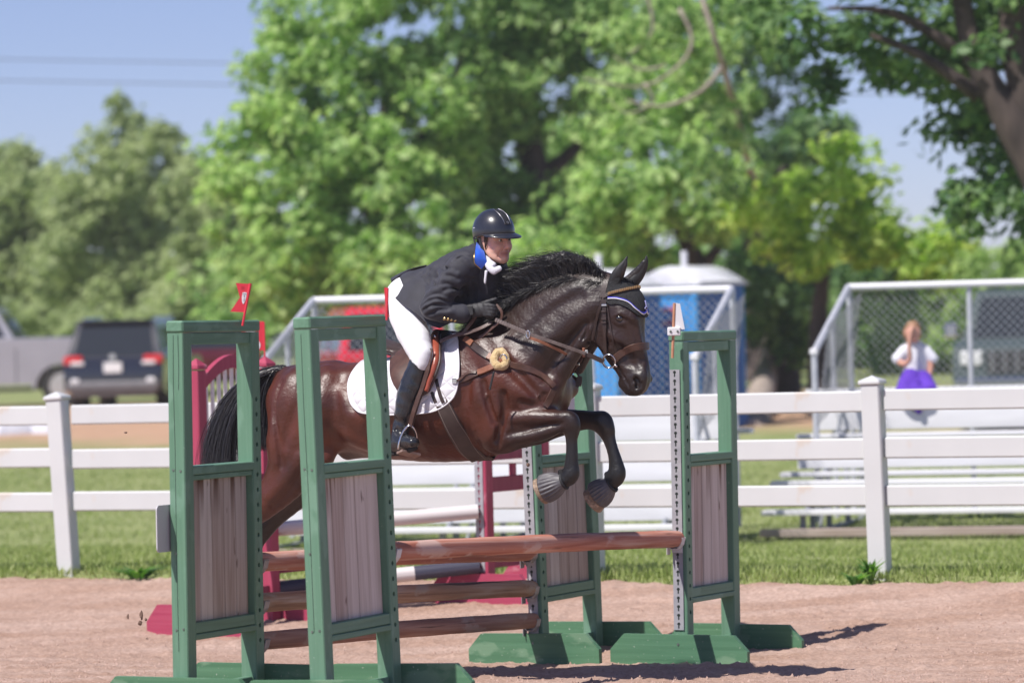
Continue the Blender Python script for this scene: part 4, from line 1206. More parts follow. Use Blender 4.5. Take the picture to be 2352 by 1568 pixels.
# ---------------------------------------------------------------- flags
M['flag_red'] = mat('red_plastic_flag', (.62, .028, .05), (.68, .04, .065), rough=.4, scale=6, sheen=.0)
M['flag_white'] = mat('white_plastic_flag', (.78, .77, .8), rough=.4)
M['emblem_white'] = mat('emblem_white', (.70, .68, .72), rough=.5)
M['emblem_grey'] = mat('emblem_grey_print', (.25, .22, .26), rough=.5)
M['emblem_red'] = mat('emblem_red_print', (.35, .02, .03), rough=.5)
M['flag_pole'] = mat('orange_wood_dowel', (.48, .22, .13), (.56, .28, .17), rough=.6, scale=30)
def flag_t1():
    D = 20.55
    o = at(557, 741, D)
    e = empty('jump_flag', o, 0, 'red swallowtail flag with white shield emblem on leftmost standard', 'flag')
    def L(px, py, dy=0.0): return at(px, py, D) - o + Vector((0, dy, 0))
    MB().tube([L(557, 748), L(563, 716), L(575, 651)], [.0065, .0065, .008], 10).build('staff', M['flag_red'], e, smooth=True)
    P = [(542, 650), (575, 652), (563.5, 717), (529, 715.5), (551, 683)]
    n = len(P); mb = MB()
    mb.add([L(x, y, -.002) for x, y in P] + [L(x, y, .003) for x, y in P], [(0, 1, 4), (1, 2, 4), (2, 3, 4), (5, 9, 6), (6, 9, 7), (7, 9, 8)] + [(i, (i + 1) % n, n + (i + 1) % n, n + i) for i in range(n)])
    f = mb.build('flag_sheet', M['flag_red'], e)
    S = [(557.5, 671), (560, 672), (562, 670.5), (564.5, 672), (567, 671), (566, 681), (563.5, 691), (560.5, 697), (558, 698), (556, 693), (555.3, 684)]
    def flat(P, dy, m, name, parent):
        mb = MB(); n = len(P)
        mb.add([L(x, y, dy) for x, y in P] + [L(x, y, dy + .001) for x, y in P], [tuple(range(n)), tuple(range(n, 2 * n))[::-1]] + [(i, (i + 1) % n, n + (i + 1) % n, n + i) for i in range(n)])
        return mb.build(name, m, parent)
    sh = flat(S, -.0045, M['emblem_white'], 'shield_emblem', f)
    flat([(558, 673.8), (565.6, 674.2), (565.4, 675.8), (557.8, 675.4)], -.006, M['emblem_grey'], 'emblem_bar', sh)
    # the small monogram-like mark and the line below it
    for (x0, y0, x1, y1) in ((559, 679, 562.5, 678), (562.5, 678, 560.2, 683), (560.2, 683, 562.6, 686), (562.6, 686, 559.2, 687.5), (558.5, 689.6, 563.2, 690.0)):
        flat([(x0, y0), (x1, y1), (x1 + .3, y1 + .9), (x0 + .3, y0 + .9)], -.006, M['emblem_grey'], 'emblem_stroke', sh)
    for (y, x0, x1) in ((658.6, 554.5, 563.5), (662.6, 554, 562.5)):
        k = int((x1 - x0) / 1.3)
        for i in range(k):
            flat([(x0 + i * 1.3, y), (x0 + i * 1.3 + .8, y + .1), (x0 + i * 1.3 + .7, y + 1.4), (x0 + i * 1.3 - .1, y + 1.3)], -.0032, M['emblem_red'], 'embossed_letter', f)
flag_t1()
def flag_l1():
    D = 20.25
    o = at(888, 731, D)
    e = empty('jump_flag', o, 0, 'thin red flag seen edge on atop the nearest green standard', 'flag')
    def L(px, py, dy=0.0): return at(px, py, D) - o + Vector((0, dy, 0))
    MB().tube([L(888, 735), L(890.5, 661)], .006, 10).build('staff', M['flag_red'], e, smooth=True)
    P = [((882.5, 660, 0.0), (890, 661, .0)), ((884, 690, .02), (891, 690, .0)), ((882, 726, .11), (894, 728, .0))]
    mb = MB()
    for a, b in P:
        mb.v += [L(a[0], a[1], a[2] - .002), L(b[0], b[1], b[2] - .002), L(b[0] + .5, b[1], b[2] + .002), L(a[0] + .5, a[1], a[2] + .004)]
    for i in range(2):
        for k in range(4):
            k2 = (k + 1) % 4; mb.f.append((i * 4 + k, i * 4 + k2, (i + 1) * 4 + k2, (i + 1) * 4 + k))
    mb.f += [(0, 1, 2, 3), (8, 9, 10, 11)]
    mb.build('flag_sheet', M['flag_red'], e, smooth=True)
flag_l1()
def flag_l2():
    D = 23.52
    o = at(1545, 822, D)
    e = empty('jump_flag', o, 0, 'white flag on an orange dowel clipped to the rightmost standard', 'flag')
    def L(px, py, dy=0.0): return at(px, py, D) - o + Vector((0, dy, 0))
    MB().tube([L(1544.5, 822), L(1549, 696)], .0085, 10).build('staff', M['flag_pole'], e, smooth=True)
    P = [(1549, 695), (1562, 697.5), (1566, 720), (1573, 756), (1554, 756), (1549, 757)]
    n = len(P); mb = MB()
    mb.add([L(x, y, -.003) for x, y in P] + [L(x, y, .002) for x, y in P], [tuple(range(n)), tuple(range(n, 2 * n))[::-1]] + [(i, (i + 1) % n, n + (i + 1) % n, n + i) for i in range(n)])
    mb.build('flag_sheet', M['flag_white'], e)
    c = L(1548, 761)
    b = MB().box((c.x, c.y - .008, c.z), (.075, .03, .05), .005).build('clip', M['flag_white'], e)
    for s in (-1, 1):
        MB().tube([(c.x + s * .02, c.y - .027, c.z), (c.x + s * .02, c.y - .02, c.z)], .007, 8).build('clip_screw', M['screw'], b)
flag_l2()
# number plate fixed to the take-off side of the left standard
def number_plate():
    T = T1.matrix_world
    e = empty('number_plate_board', T @ Vector((-.015, PT / 2 + .01, .905)), 0, 'white rounded plate sticking out from the leftmost standard', 'plate', rot=T.to_euler())
    mb = MB(); P = []
    hw, hh, r = .095, .115, .022
    for cx, cz, a0 in ((hw - r, hh - r, 0), (-hw + r, hh - r, 90), (-hw + r, -hh + r, 180), (hw - r, -hh + r, 270)):
        for k in range(5):
            a = math.radians(a0 + k * 22.5); P.append((cx + r * math.cos(a), cz + r * math.sin(a)))
    mb.prism(P, 0, .006, ('x', 'z', 'y'))
    mb.build('plate_sheet', mat('grey_white_plate', (.52, .51, .55), rough=.5), e)
    MB().box((.06, -.004, 0), (.05, .01, .05), .002).build('bracket', M['cup'], e)
number_plate()

# ---------------------------------------------------------------- the red jump standing behind
M['maroon'] = grain_mat('raspberry_painted_wood', (.34, .042, .09), (.37, .05, .10), (.40, .065, .12), rough=.55, wear=((.5, .2, .25), 6, .66))
M['maroon_foot'] = grain_mat('raspberry_painted_foot', (.33, .04, .09), (.36, .05, .10), (.39, .065, .12), rough=.6, wear=((.5, .24, .27), 5, .6), axis='y')
M['maroon_dark'] = grain_mat('maroon_painted_wood', (.23, .03, .065), (.28, .04, .08), (.33, .06, .10), rough=.55)
M['picket'] = mat('white_picket_paint', (.72, .70, .70), (.8, .78, .78), rough=.55, scale=10)
def red_standard(px, D, ang, near, label, flag):
    p = at(px, 1150, D); base = Vector((p.x, p.y, gz(p.x, p.y)))
    e = empty('red_jump_standard', base, ang, label, 'jump standard', 'raspberry red standards of the jump behind')
    w = .80; h = .045; H = 1.70
    for x0 in (0, w - .09):
        po = MB().box((x0 + .045, 0, H / 2 - .01), (.09, .09, H), .006).build('post', M['maroon'], e)
        c = MB().box((x0 + .045, 0, H + .008), (.105, .105, .024), .006)
        c.add([(x0 - .005, -.05, H + .02), (x0 + .095, -.05, H + .02), (x0 + .095, .05, H + .02), (x0 - .005, .05, H + .02), (x0 + .045, 0, H + .07)], [(0, 1, 4), (1, 2, 4), (2, 3, 4), (3, 0, 4)])
        c.build('post_cap', M['maroon'], po)
    xt = w + .006 if near else -.006
    tr = keyhole_plate(.062, .2, 1.5).build('keyhole_track', M['track'], e); tr.location = (xt, .008, 0)
    if near: tr.rotation_euler = (0, 0, math.pi)
    # arched top rail with pickets below
    m = MB(); n = 12
    for i in range(n + 1):
        t = i / n; x = .09 + (w - .18) * t; z = 1.56 + .14 * math.sin(math.pi * t)
        m.v += [(x, -.02, z), (x, -.02, z + .085), (x, .02, z + .085), (x, .02, z)]
    for i in range(n):
        for k in range(4):
            k2 = (k + 1) % 4; m.f.append((i * 4 + k, i * 4 + k2, (i + 1) * 4 + k2, (i + 1) * 4 + k))
    m.f += [(0, 1, 2, 3), tuple(n * 4 + k for k in range(4))]
    m.build('arched_rail', M['maroon'], e)
    for k in range(9):
        x = .135 + k * (w - .27) / 8
        z1 = 1.56 + .14 * math.sin(math.pi * (x - .09) / (w - .18)) - .001
        MB().box((x, 0, (1.0 + z1) / 2), (.028, .016, z1 - 1.0), .003).build('picket', M['picket'], e)
    for (z0, z1) in ((.93, 1.0), (.72, .82), (.22, .27)):
        MB().box((w / 2, 0, (z0 + z1) / 2), (w - .18, .05, z1 - z0), .004).build('crossbar', M['maroon_dark'], e)
    MB().box((w / 2, 0, .86), (.05, .03, .08), .003).build('spacer', M['maroon'], e)
    foot = [(-.40, -.03), (-.40, .08), (-.31, .19), (.31, .19), (.40, .08), (.40, -.03)]
    for x in (-.04, w + .002):
        o = MB(); k = len(foot)
        o.add([(x, y, z) for y, z in foot] + [(x + .038, y, z) for y, z in foot], [tuple(range(k)), tuple(range(k, 2 * k))[::-1]] + [(i, (i + 1) % k, k + (i + 1) % k, k + i) for i in range(k)])
        o.build('foot_board', M['maroon_foot'], e)
    bpy.context.view_layer.update()
    if flag:
        P0 = e.matrix_world @ Vector((w - .045, 0, H + .03))
        f = empty('jump_flag', P0, 0, 'small red flag with white numbers on the red standard behind the tail', 'flag')
        MB().tube([(0, 0, 0), (0, 0, .26)], .006, 8).build('staff', M['flag_red'], f)
        sh = MB().box((-.075, 0, .17), (.15, .005, .19), .001).build('flag_sheet', M['flag_red'], f)
        for (x, z) in ((-.09, .21), (-.06, .11)):
            MB().tube([(x, -.005, z), (x, -.003, z)], .034, 14).build('white_disc', M['emblem_white'], sh)
    return e
RA = math.atan2(.82, .57)
B1 = red_standard(449, 26.2, RA, True, 'raspberry red standard with picket arch behind the leftmost green standard', True)
B2 = red_standard(1104, 27.0, math.atan2(.84, .54), False, 'raspberry red standard with grey track seen below the horse chest', False)
M['rail_white'] = grain_mat('worn_white_rail', (.50, .46, .46), (.62, .58, .58), (.70, .66, .66), rough=.6, wear=((.4, .3, .27), 6, .62), sc=.4)
M['rail_navy'] = grain_mat('dark_blue_rail', (.035, .035, .06), (.05, .05, .08), (.08, .075, .11), rough=.6, sc=.4)
M['rail_purple'] = grain_mat('purple_rail_band', (.14, .08, .2), (.18, .11, .24), (.22, .14, .28), rough=.6, sc=.4)
def bg_rail(za, zb, m, label, bands=None):
    A = B1.matrix_world @ Vector((.82, .01, za)); B = B2.matrix_world @ Vector((-.02, .01, zb))
    d = B - A; ln = d.length
    mw = Matrix.Translation(A) @ d.to_track_quat('Z', 'Y').to_matrix().to_4x4()
    if not bands:
        o = MB().tube([(0, 0, 0), (0, 0, ln * .5), (0, 0, ln)], .048, 16).build('jump_rail', m, smooth=True); o.matrix_world = mw
        tag(o, label, 'rail', 'rails of the red jump behind'); return
    e = empty('jump_rail', A, 0, label, 'rail', 'rails of the red jump behind'); e.matrix_world = mw
    for (a, b, mm) in bands:
        MB().tube([(0, 0, ln * a), (0, 0, ln * b)], .048, 16).build('painted_band', mm, e, smooth=True)
bg_rail(.63, .60, M['rail_white'], 'worn white rail of the red jump, seen under the horse belly')
bg_rail(.24, .24, None, 'dark rail with purple and white bands low in the red jump',
        [(0, .30, M['rail_navy']), (.30, .55, M['rail_purple']), (.55, .68, M['rail_white']), (.68, 1, M['rail_navy'])])
def bg_plank():
    A = B1.matrix_world @ Vector((.8, .03, .36)); B = B2.matrix_world @ Vector((0, .03, .36)); d = B - A
    o = MB().box((0, 0, d.length / 2), (.025, .05, d.length), .003).build('filler_plank', M['maroon_dark'])
    o.matrix_world = Matrix.Translation(A) @ d.to_track_quat('Z', 'Y').to_matrix().to_4x4()
    tag(o, 'thin maroon plank joining the two red standards', 'plank')
bg_plank()
from mathutils.bvhtree import BVHTree
# ================================================================== organic surfaces: blended tapered tubes, meshed with surface nets
class Blend:
    def __init__(self):
        self.prims = []            # (p0, p1, a0, a1, k0, k1, blend, colour, mode)
    def chain(self, pts, blend=.03, colour=(0, 0, 0), sub=3, mode=1):
        """pts: list of (Vector, radius, lateral ratio); smoothed with catmull-rom"""
        P = [np.array([*p, r, k], dtype=float) for p, r, k in pts]
        if len(P) == 1: P = P * 2
        Q = []
        for i in range(len(P) - 1):
            a = P[max(i - 1, 0)]; b = P[i]; c = P[i + 1]; d = P[min(i + 2, len(P) - 1)]
            for s in range(sub if len(P) > 2 else 1):
                t = s / (sub if len(P) > 2 else 1)
                Q.append(.5 * ((2 * b) + (c - a) * t + (2 * a - 5 * b + 4 * c - d) * t * t + (3 * b - 3 * c + d - a) * t ** 3))
        Q.append(P[-1])
        self.prims.append((Q, blend, colour, mode))
        return self
    @staticmethod
    def seg_d(X, Y, Z, q0, q1):
        d = q1[:3] - q0[:3]; dd = float(d @ d)
        px, py, pz = X - q0[0], Y - q0[1], Z - q0[2]
        if dd < 1e-12: t = 0.0
        else: t = np.clip((px * d[0] + py * d[1] + pz * d[2]) / dd, 0, 1)
        a = q0[3] + (q1[3] - q0[3]) * t; k = q0[4] + (q1[4] - q0[4]) * t
        ex, ey, ez = px - d[0] * t, (py - d[1] * t) / k, pz - d[2] * t
        return (np.sqrt(ex * ex + ey * ey + ez * ez) - a) * np.minimum(1.0, k)
    def mesh(self, h, disp=None, smooth_it=1):
        allq = np.array([q for Q, *_ in self.prims if _[-1] > 0 for q in Q])
        R = (allq[:, 3] * np.maximum(1, allq[:, 4]))[:, None]
        lo = (allq[:, :3] - R).min(0) - 4 * h; hi = (allq[:, :3] + R).max(0) + 4 * h
        n = np.ceil((hi - lo) / h).astype(int) + 1
        F = np.full(tuple(n), 1.0, dtype=np.float32)
        ax = [lo[i] + h * np.arange(n[i]) for i in range(3)]
        for Q, bl, col, mode in self.prims:
            Qa = np.array(Q); rr = (Qa[:, 3] * np.maximum(1, Qa[:, 4])).max() + bl + 3 * h
            b0 = np.maximum(0, np.floor((Qa[:, :3].min(0) - rr - lo) / h).astype(int)); b1 = np.minimum(n, np.ceil((Qa[:, :3].max(0) + rr - lo) / h).astype(int) + 1)
            sl = tuple(slice(b0[i], b1[i]) for i in range(3))
            D = np.full(tuple(b1 - b0), 9.0, dtype=np.float32)
            for i in range(max(1, len(Q) - 1)):
                q0, q1 = Q[i], Q[min(i + 1, len(Q) - 1)]
                r2 = max(q0[3] * max(1, q0[4]), q1[3] * max(1, q1[4])) + bl + 3 * h
                c0 = np.maximum(b0, np.floor((np.minimum(q0[:3], q1[:3]) - r2 - lo) / h).astype(int)); c1 = np.minimum(b1, np.ceil((np.maximum(q0[:3], q1[:3]) + r2 - lo) / h).astype(int) + 1)
                if (c1 <= c0).any(): continue
                X = ax[0][c0[0]:c1[0], None, None]; Y = ax[1][None, c0[1]:c1[1], None]; Z = ax[2][None, None, c0[2]:c1[2]]
                d = self.seg_d(X, Y, Z, q0, q1).astype(np.float32)
                s2 = tuple(slice(c0[k] - b0[k], c1[k] - b0[k]) for k in range(3))
                D[s2] = np.minimum(D[s2], d)
            G = F[sl]
            if mode > 0:
                hh = np.maximum(bl - np.abs(G - D), 0) / bl
                F[sl] = np.minimum(G, D) - hh * hh * bl * .25
            else:
                D = -D
                hh = np.maximum(bl - np.abs(G - D), 0) / bl
                F[sl] = np.maximum(G, D) + hh * hh * bl * .25
        if disp is not None:
            X, Y, Z = np.meshgrid(*ax, indexing='ij')
            near = np.abs(F) < 3 * h
            F[near] += disp(X[near], Y[near], Z[near]).astype(np.float32)
        # surface nets
        S = F < 0
        c = np.zeros(tuple(n - 1), dtype=np.int8)
        for i in (0, 1):
            for j in (0, 1):
                for k in (0, 1): c += S[i:n[0] - 1 + i, j:n[1] - 1 + j, k:n[2] - 1 + k]
        cells = np.argwhere((c > 0) & (c < 8))
        idx = np.full(tuple(n - 1), -1, dtype=np.int32); idx[tuple(cells.T)] = np.arange(len(cells))
        acc = np.zeros((len(cells), 3)); cnt = np.zeros((len(cells), 1))
        cor = [(i, j, k) for i in (0, 1) for j in (0, 1) for k in (0, 1)]
        val = {q: F[cells[:, 0] + q[0], cells[:, 1] + q[1], cells[:, 2] + q[2]] for q in cor}
        for a in cor:
            for axn in range(3):
                if a[axn]: continue
                b = list(a); b[axn] = 1; b = tuple(b)
                fa, fb = val[a], val[b]; m = (fa < 0) != (fb < 0)
                t = np.where(m, fa / np.where(m, fa - fb, 1), 0)
                p = np.tile(np.array(a, dtype=float), (len(cells), 1)); p[:, axn] += t
                acc[m] += p[m]; cnt[m] += 1
        V = lo + (cells + acc / np.maximum(cnt, 1)) * h
        faces = []
        for axn in range(3):
            o = [i for i in range(3) if i != axn]
            sA = [slice(None)] * 3; sB = [slice(None)] * 3; sA[axn] = slice(0, n[axn] - 1); sB[axn] = slice(1, n[axn])
            A = S[tuple(sA)]; B = S[tuple(sB)]
            E = np.argwhere(A != B)
            ok = (E[:, o[0]] > 0) & (E[:, o[1]] > 0) & (E[:, o[0]] < n[o[0]] - 1) & (E[:, o[1]] < n[o[1]] - 1)
            E = E[ok]; flip = A[tuple(E.T)]
            def cid(d0, d1):
                q = E.copy(); q[:, o[0]] += d0; q[:, o[1]] += d1; return idx[tuple(q.T)]
            q = np.stack([cid(-1, -1), cid(0, -1), cid(0, 0), cid(-1, 0)], 1)
            if axn == 1: flip = ~flip
            q[~flip] = q[~flip][:, ::-1]
            faces.append(q)
        Fq = np.concatenate(faces); Fq = Fq[(Fq >= 0).all(1)]
        for _ in range(smooth_it):
            s = np.zeros_like(V); w = np.zeros((len(V), 1))
            for a, b in ((0, 1), (1, 2), (2, 3), (3, 0)):
                np.add.at(s, Fq[:, a], V[Fq[:, b]]); np.add.at(w, Fq[:, a], 1)
                np.add.at(s, Fq[:, b], V[Fq[:, a]]); np.add.at(w, Fq[:, b], 1)
            V = V * .5 + .5 * s / np.maximum(w, 1)
        return V, Fq
    def colours(self, V, soft=.03):
        W = np.zeros((len(V), 1)); C = np.zeros((len(V), 3))
        for Q, bl, col, mode in self.prims:
            if mode < 0 and col is None: continue
            d = np.full(len(V), 9.0)
            for i in range(max(1, len(Q) - 1)):
                d = np.minimum(d, self.seg_d(V[:, 0], V[:, 1], V[:, 2], Q[i], Q[min(i + 1, len(Q) - 1)]))
            w = np.exp(-np.maximum(d if mode > 0 else d, -.02) / soft)[:, None]
            W += w; C += w * np.array(col)
        return C / np.maximum(W, 1e-12)

# ================================================================== HORSE
def relief_tool(B, h, pxm):
    """second pass: ridges, creases and openings laid exactly on the skin of a first coarse surface"""
    V0, F0 = B.mesh(h, None, 1)
    bv = BVHTree.FromPolygons([tuple(v) for v in V0], [tuple(int(i) for i in f) for f in F0])
    hcam = HMI @ CAM
    def skin(px, py):
        q = hl(px, py, 0.0); d = (q - hcam).normalized(); hit = bv.ray_cast(hcam, d)
        if hit[0] is None:
            n_ = bv.find_nearest(q); return n_[0], n_[1]
        n = hit[1] if hit[1].dot(d) < 0 else -hit[1]
        return hit[0], n
    def relief(pix, r_px, height, blend, col, taper=True, mirror=True):
        r = r_px * pxm; m = len(pix); rows = []
        for i, (x, y) in enumerate(pix):
            p, n = skin(x, y); f = 1.0 if not taper else (.45 + .55 * math.sin(math.pi * (i + .5) / m))
            c = p - n * (r - height * f) if height > 0 else p + n * (r + height * f)
            rows.append((c, r, 1.0))
        B.chain(rows, blend, col, mode=1 if height > 0 else -1)
        if mirror: B.chain([(Vector((c.x, -c.y, c.z)), rr, k) for c, rr, k in rows], blend, col, mode=1 if height > 0 else -1)
    return relief
HC = Vector((-.41, 22.25, 0))                 # a point of the horse's middle plane
HX = NDIR; HY = RDIR                          # local x = heading, local y = its left (away from the camera)
HM = Matrix(((HX.x, HY.x, 0, HC.x), (HX.y, HY.y, 0, HC.y), (0, 0, 1, 0), (0, 0, 0, 1)))
HMI = HM.inverted()
def hl(px, py, off=0.0):
    """picture point -> horse-local point lying `off` metres to the camera side of its middle plane"""
    d = CF + CR * ((px - 1176.0) / FPX) - CU * ((py - 784.0) / FPX)
    n = -HY
    t = (off - (CAM - HC).dot(n)) / d.dot(n)
    return HMI @ (CAM + d * t)
PXM = 1 / 427.0
def ch(*rows):
    """rows (px, py, off, radius px, half width m) -> chain points"""
    return [(hl(x, y, o), r * PXM, b / (r * PXM)) for x, y, o, r, b in rows]
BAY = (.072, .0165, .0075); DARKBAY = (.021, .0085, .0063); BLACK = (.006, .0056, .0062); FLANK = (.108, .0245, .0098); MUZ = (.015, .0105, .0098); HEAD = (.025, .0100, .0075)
def horse():
    root = empty('horse', HC, 0, 'dark bay horse in mid jump over the rails with black mane and tail', 'horse', rot=(0, 0, math.atan2(HX.y, HX.x)))
    B = Blend()
    # trunk
    B.chain(ch((694, 925, 0, 84, .20), (728, 928, 0, 95, .255), (775, 934, 0, 104, .275), (840, 938, 0, 109, .285), (920, 940, 0, 117, .30), (1000, 930, 0, 133, .30), (1068, 915, 0, 145, .275), (1130, 905, 0, 136, .245), (1185, 900, 0, 116, .22), (1232, 898, 0, 84, .19)), .05, BAY)
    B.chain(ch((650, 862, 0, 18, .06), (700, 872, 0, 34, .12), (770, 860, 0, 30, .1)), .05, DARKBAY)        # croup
    # haunch muscles
    for s in (1, -1):
        B.chain(ch((700, 895, .12 * s, 52, .10), (690, 950, .155 * s, 60, .09), (676, 1010, .15 * s, 58, .085)), .05, BAY)
        B.chain(ch((740, 960, .15 * s, 45, .08), (735, 1020, .16 * s, 45, .075), (722, 1062, .155 * s, 40, .07)), .05, FLANK)
    # near hind leg
    B.chain(ch((692, 935, .12, 80, .12), (682, 1010, .14, 74, .115), (670, 1068, .145, 62, .095), (642, 1118, .145, 47, .075), (603, 1160, .145, 36, .058), (566, 1190, .145, 29, .05), (548, 1215, .145, 25, .045)), .04, BAY)
    B.chain(ch((548, 1212, .145, 25, .044), (535, 1260, .145, 17, .03), (515, 1320, .145, 16, .027), (500, 1362, .145, 20, .033), (480, 1385, .145, 16, .03)), .025, BLACK)
    # far hind leg
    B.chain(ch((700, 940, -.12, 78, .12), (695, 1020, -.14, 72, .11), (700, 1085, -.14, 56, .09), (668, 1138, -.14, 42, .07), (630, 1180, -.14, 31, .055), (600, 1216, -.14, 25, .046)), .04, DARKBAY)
    B.chain(ch((600, 1214, -.14, 25, .044), (591, 1250, -.14, 16, .03), (570, 1310, -.14, 16, .027), (552, 1362, -.14, 20, .033), (530, 1388, -.14, 16, .03)), .025, BLACK)
    # sheath and flank fold
    B.chain(ch((800, 1035, 0, 22, .06), (850, 1030, 0, 18, .06)), .04, DARKBAY)
    B.chain(ch((750, 1035, .13, 16, .03), (715, 1060, .14, 22, .04)), .04, BAY)
    # shoulder and forearm
    for s in (1, -1):
        B.chain(ch((1095, 800, .09 * s, 40, .07), (1135, 850, .16 * s, 48, .06), (1185, 905, .175 * s, 46, .055), (1235, 920, .15 * s, 38, .06)), .05, BAY)        # shoulder blade to point of shoulder
        B.chain(ch((1130, 890, .19 * s, 50, .05), (1125, 960, .19 * s, 50, .055), (1150, 1000, .165 * s, 40, .055)), .04, BAY)            # triceps
        B.chain(ch((1240, 905, .08 * s, 44, .08), (1250, 945, .09 * s, 34, .07)), .04, DARKBAY)        # breast
    B.chain(ch((1140, 985, .15, 50, .075), (1172, 985, .15, 47, .075), (1207, 982, .15, 42, .065), (1240, 978, .148, 36, .057), (1282, 968, .146, 26, .046), (1308, 970, .146, 23.5, .044)), .03, HEAD)
    B.chain(ch((1306, 968, .146, 24, .043), (1313, 985, .146, 21, .038), (1313, 1008, .146, 15.5, .028), (1314, 1042, .146, 14.8, .027), (1313, 1068, .146, 17, .030), (1311, 1090, .146, 21, .036), (1300, 1102, .146, 17, .033), (1282, 1108, .146, 16, .034)), .018, BLACK)
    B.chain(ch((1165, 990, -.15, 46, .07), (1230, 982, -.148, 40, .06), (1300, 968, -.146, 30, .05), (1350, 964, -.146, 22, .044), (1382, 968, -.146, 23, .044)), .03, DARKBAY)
    B.chain(ch((1380, 968, -.146, 24, .043), (1391, 985, -.146, 21, .038), (1399, 1008, -.146, 15.5, .028), (1409, 1040, -.146, 14.6, .027), (1415, 1065, -.146, 17, .030), (1416, 1090, -.146, 21, .036), (1407, 1106, -.146, 17, .033), (1392, 1118, -.146, 16, .034)), .018, BLACK)
    for s in (1, -1):
        B.chain(ch((1088, 850, .305 * s, 8, .02), (1082, 930, .312 * s, 9, .02), (1096, 1000, .29 * s, 10, .022)), .05, None, mode=-1)
        B.chain(ch((1205, 945, .235 * s, 6, .014), (1172, 952, .25 * s, 7, .016), (1150, 975, .25 * s, 8, .018), (1142, 1010, .235 * s, 8, .018)), .03, None, mode=-1)
        B.chain(ch((1170, 992, .24 * s, 5, .012), (1220, 982, .222 * s, 5, .012), (1268, 972, .20 * s, 4, .01)), .022, None, mode=-1)
    # ergot tufts
    B.chain(ch((1292, 1090, .146, 10, .02), (1286, 1082, .146, 5, .01)), .02, BLACK)
    B.chain(ch((1398, 1096, -.146, 10, .02), (1392, 1088, -.146, 5, .01)), .02, BLACK)
    # tendons of the near forearm
    B.chain(ch((1165, 960, .20, 14, .025), (1230, 958, .195, 12, .022), (1290, 958, .18, 9, .016)), .02, HEAD)
    B.chain(ch((1165, 1010, .19, 14, .025), (1225, 1000, .19, 11, .02), (1280, 985, .175, 8, .014)), .02, HEAD)
    # neck
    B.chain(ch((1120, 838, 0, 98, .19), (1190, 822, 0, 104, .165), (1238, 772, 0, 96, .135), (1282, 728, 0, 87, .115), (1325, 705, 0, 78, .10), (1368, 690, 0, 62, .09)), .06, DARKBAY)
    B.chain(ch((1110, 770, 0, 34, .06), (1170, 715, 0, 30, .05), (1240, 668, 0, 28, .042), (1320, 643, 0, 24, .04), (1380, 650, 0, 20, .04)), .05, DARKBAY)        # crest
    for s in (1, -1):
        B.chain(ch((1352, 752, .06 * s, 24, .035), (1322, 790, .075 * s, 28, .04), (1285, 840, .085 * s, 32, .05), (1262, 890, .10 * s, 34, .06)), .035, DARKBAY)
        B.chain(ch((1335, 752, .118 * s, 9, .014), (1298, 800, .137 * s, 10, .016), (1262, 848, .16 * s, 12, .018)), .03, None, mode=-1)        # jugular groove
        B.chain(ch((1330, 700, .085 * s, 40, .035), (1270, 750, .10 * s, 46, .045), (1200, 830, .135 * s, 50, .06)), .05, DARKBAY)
    # head
    B.chain(ch((1400, 680, 0, 50, .085), (1424, 705, 0, 58, .095), (1420, 740, 0, 64, .095), (1428, 782, 0, 56, .078), (1443, 820, 0, 45, .062), (1456, 850, 0, 38.5, .056), (1461, 872, 0, 33.5, .056), (1460, 879, 0, 29, .052)), .025, HEAD)
    for s in (1, -1):
        B.chain(ch((1395, 722, .062 * s, 38, .03), (1388, 752, .07 * s, 36, .028), (1398, 782, .058 * s, 28, .024)), .02, HEAD)            # cheek
        B.chain(ch((1424, 716, .085 * s, 17, .018), (1446, 730, .078 * s, 14, .016)), .022, HEAD)            # brow
        B.chain(ch((1424, 731, .112 * s, 13, .022)), .010, None, mode=-1)
        B.chain(ch((1413, 768, .076 * s, 9, .016), (1440, 795, .062 * s, 8, .012)), .02, HEAD)            # facial crest
        B.chain(ch((1468, 862, .042 * s, 21, .018), (1466, 886, .040 * s, 18, .018)), .02, MUZ)            # nostril swelling
        B.chain(ch((1448, 740, .055 * s, 16, .02), (1462, 800, .045 * s, 12, .016)), .03, HEAD)            # nasal bone edge
        B.chain(ch((1440, 815, .068 * s, 14, .012), (1448, 835, .062 * s, 10, .01)), .03, None, mode=-1)
        B.chain(ch((1408, 652, .052 * s, 14, .02), (1428, 622, .056 * s, 11, .016), (1438, 600, .052 * s, 5, .008)) if s > 0 else ch((1436, 652, .04 * s, 14, .02), (1466, 622, .05 * s, 10, .016), (1480, 600, .05 * s, 5, .008)), .015, BLACK)
    B.chain(ch((1434, 880, 0, 14, .03), (1446, 893, 0, 14, .034)), .012, MUZ)            # lower lip and chin
    relief = relief_tool(B, .015, PXM)
    # neck
    relief([(1368, 700), (1335, 722), (1295, 752), (1252, 790), (1215, 835)], 22, .012, .03, DARKBAY)
    relief([(1345, 745), (1318, 775), (1285, 815), (1258, 855)], 8, -.012, .025, None)
    relief([(1330, 680), (1280, 705), (1235, 740), (1195, 780)], 10, -.006, .04, None)
    relief([(1352, 756), (1335, 785), (1312, 818), (1292, 850)], 12, .008, .02, DARKBAY)
    # shoulder
    relief([(1105, 790), (1130, 835), (1165, 880), (1205, 905)], 26, .014, .04, BAY)
    relief([(1175, 830), (1205, 860), (1240, 885), (1262, 892)], 22, .014, .035, BAY)
    relief([(1150, 812), (1182, 850), (1218, 890), (1240, 915)], 9, -.010, .03, None)
    relief([(1085, 880), (1110, 925), (1130, 965), (1140, 1000)], 28, .014, .04, BAY)
    relief([(1128, 870), (1138, 920), (1150, 960)], 20, .010, .03, FLANK)
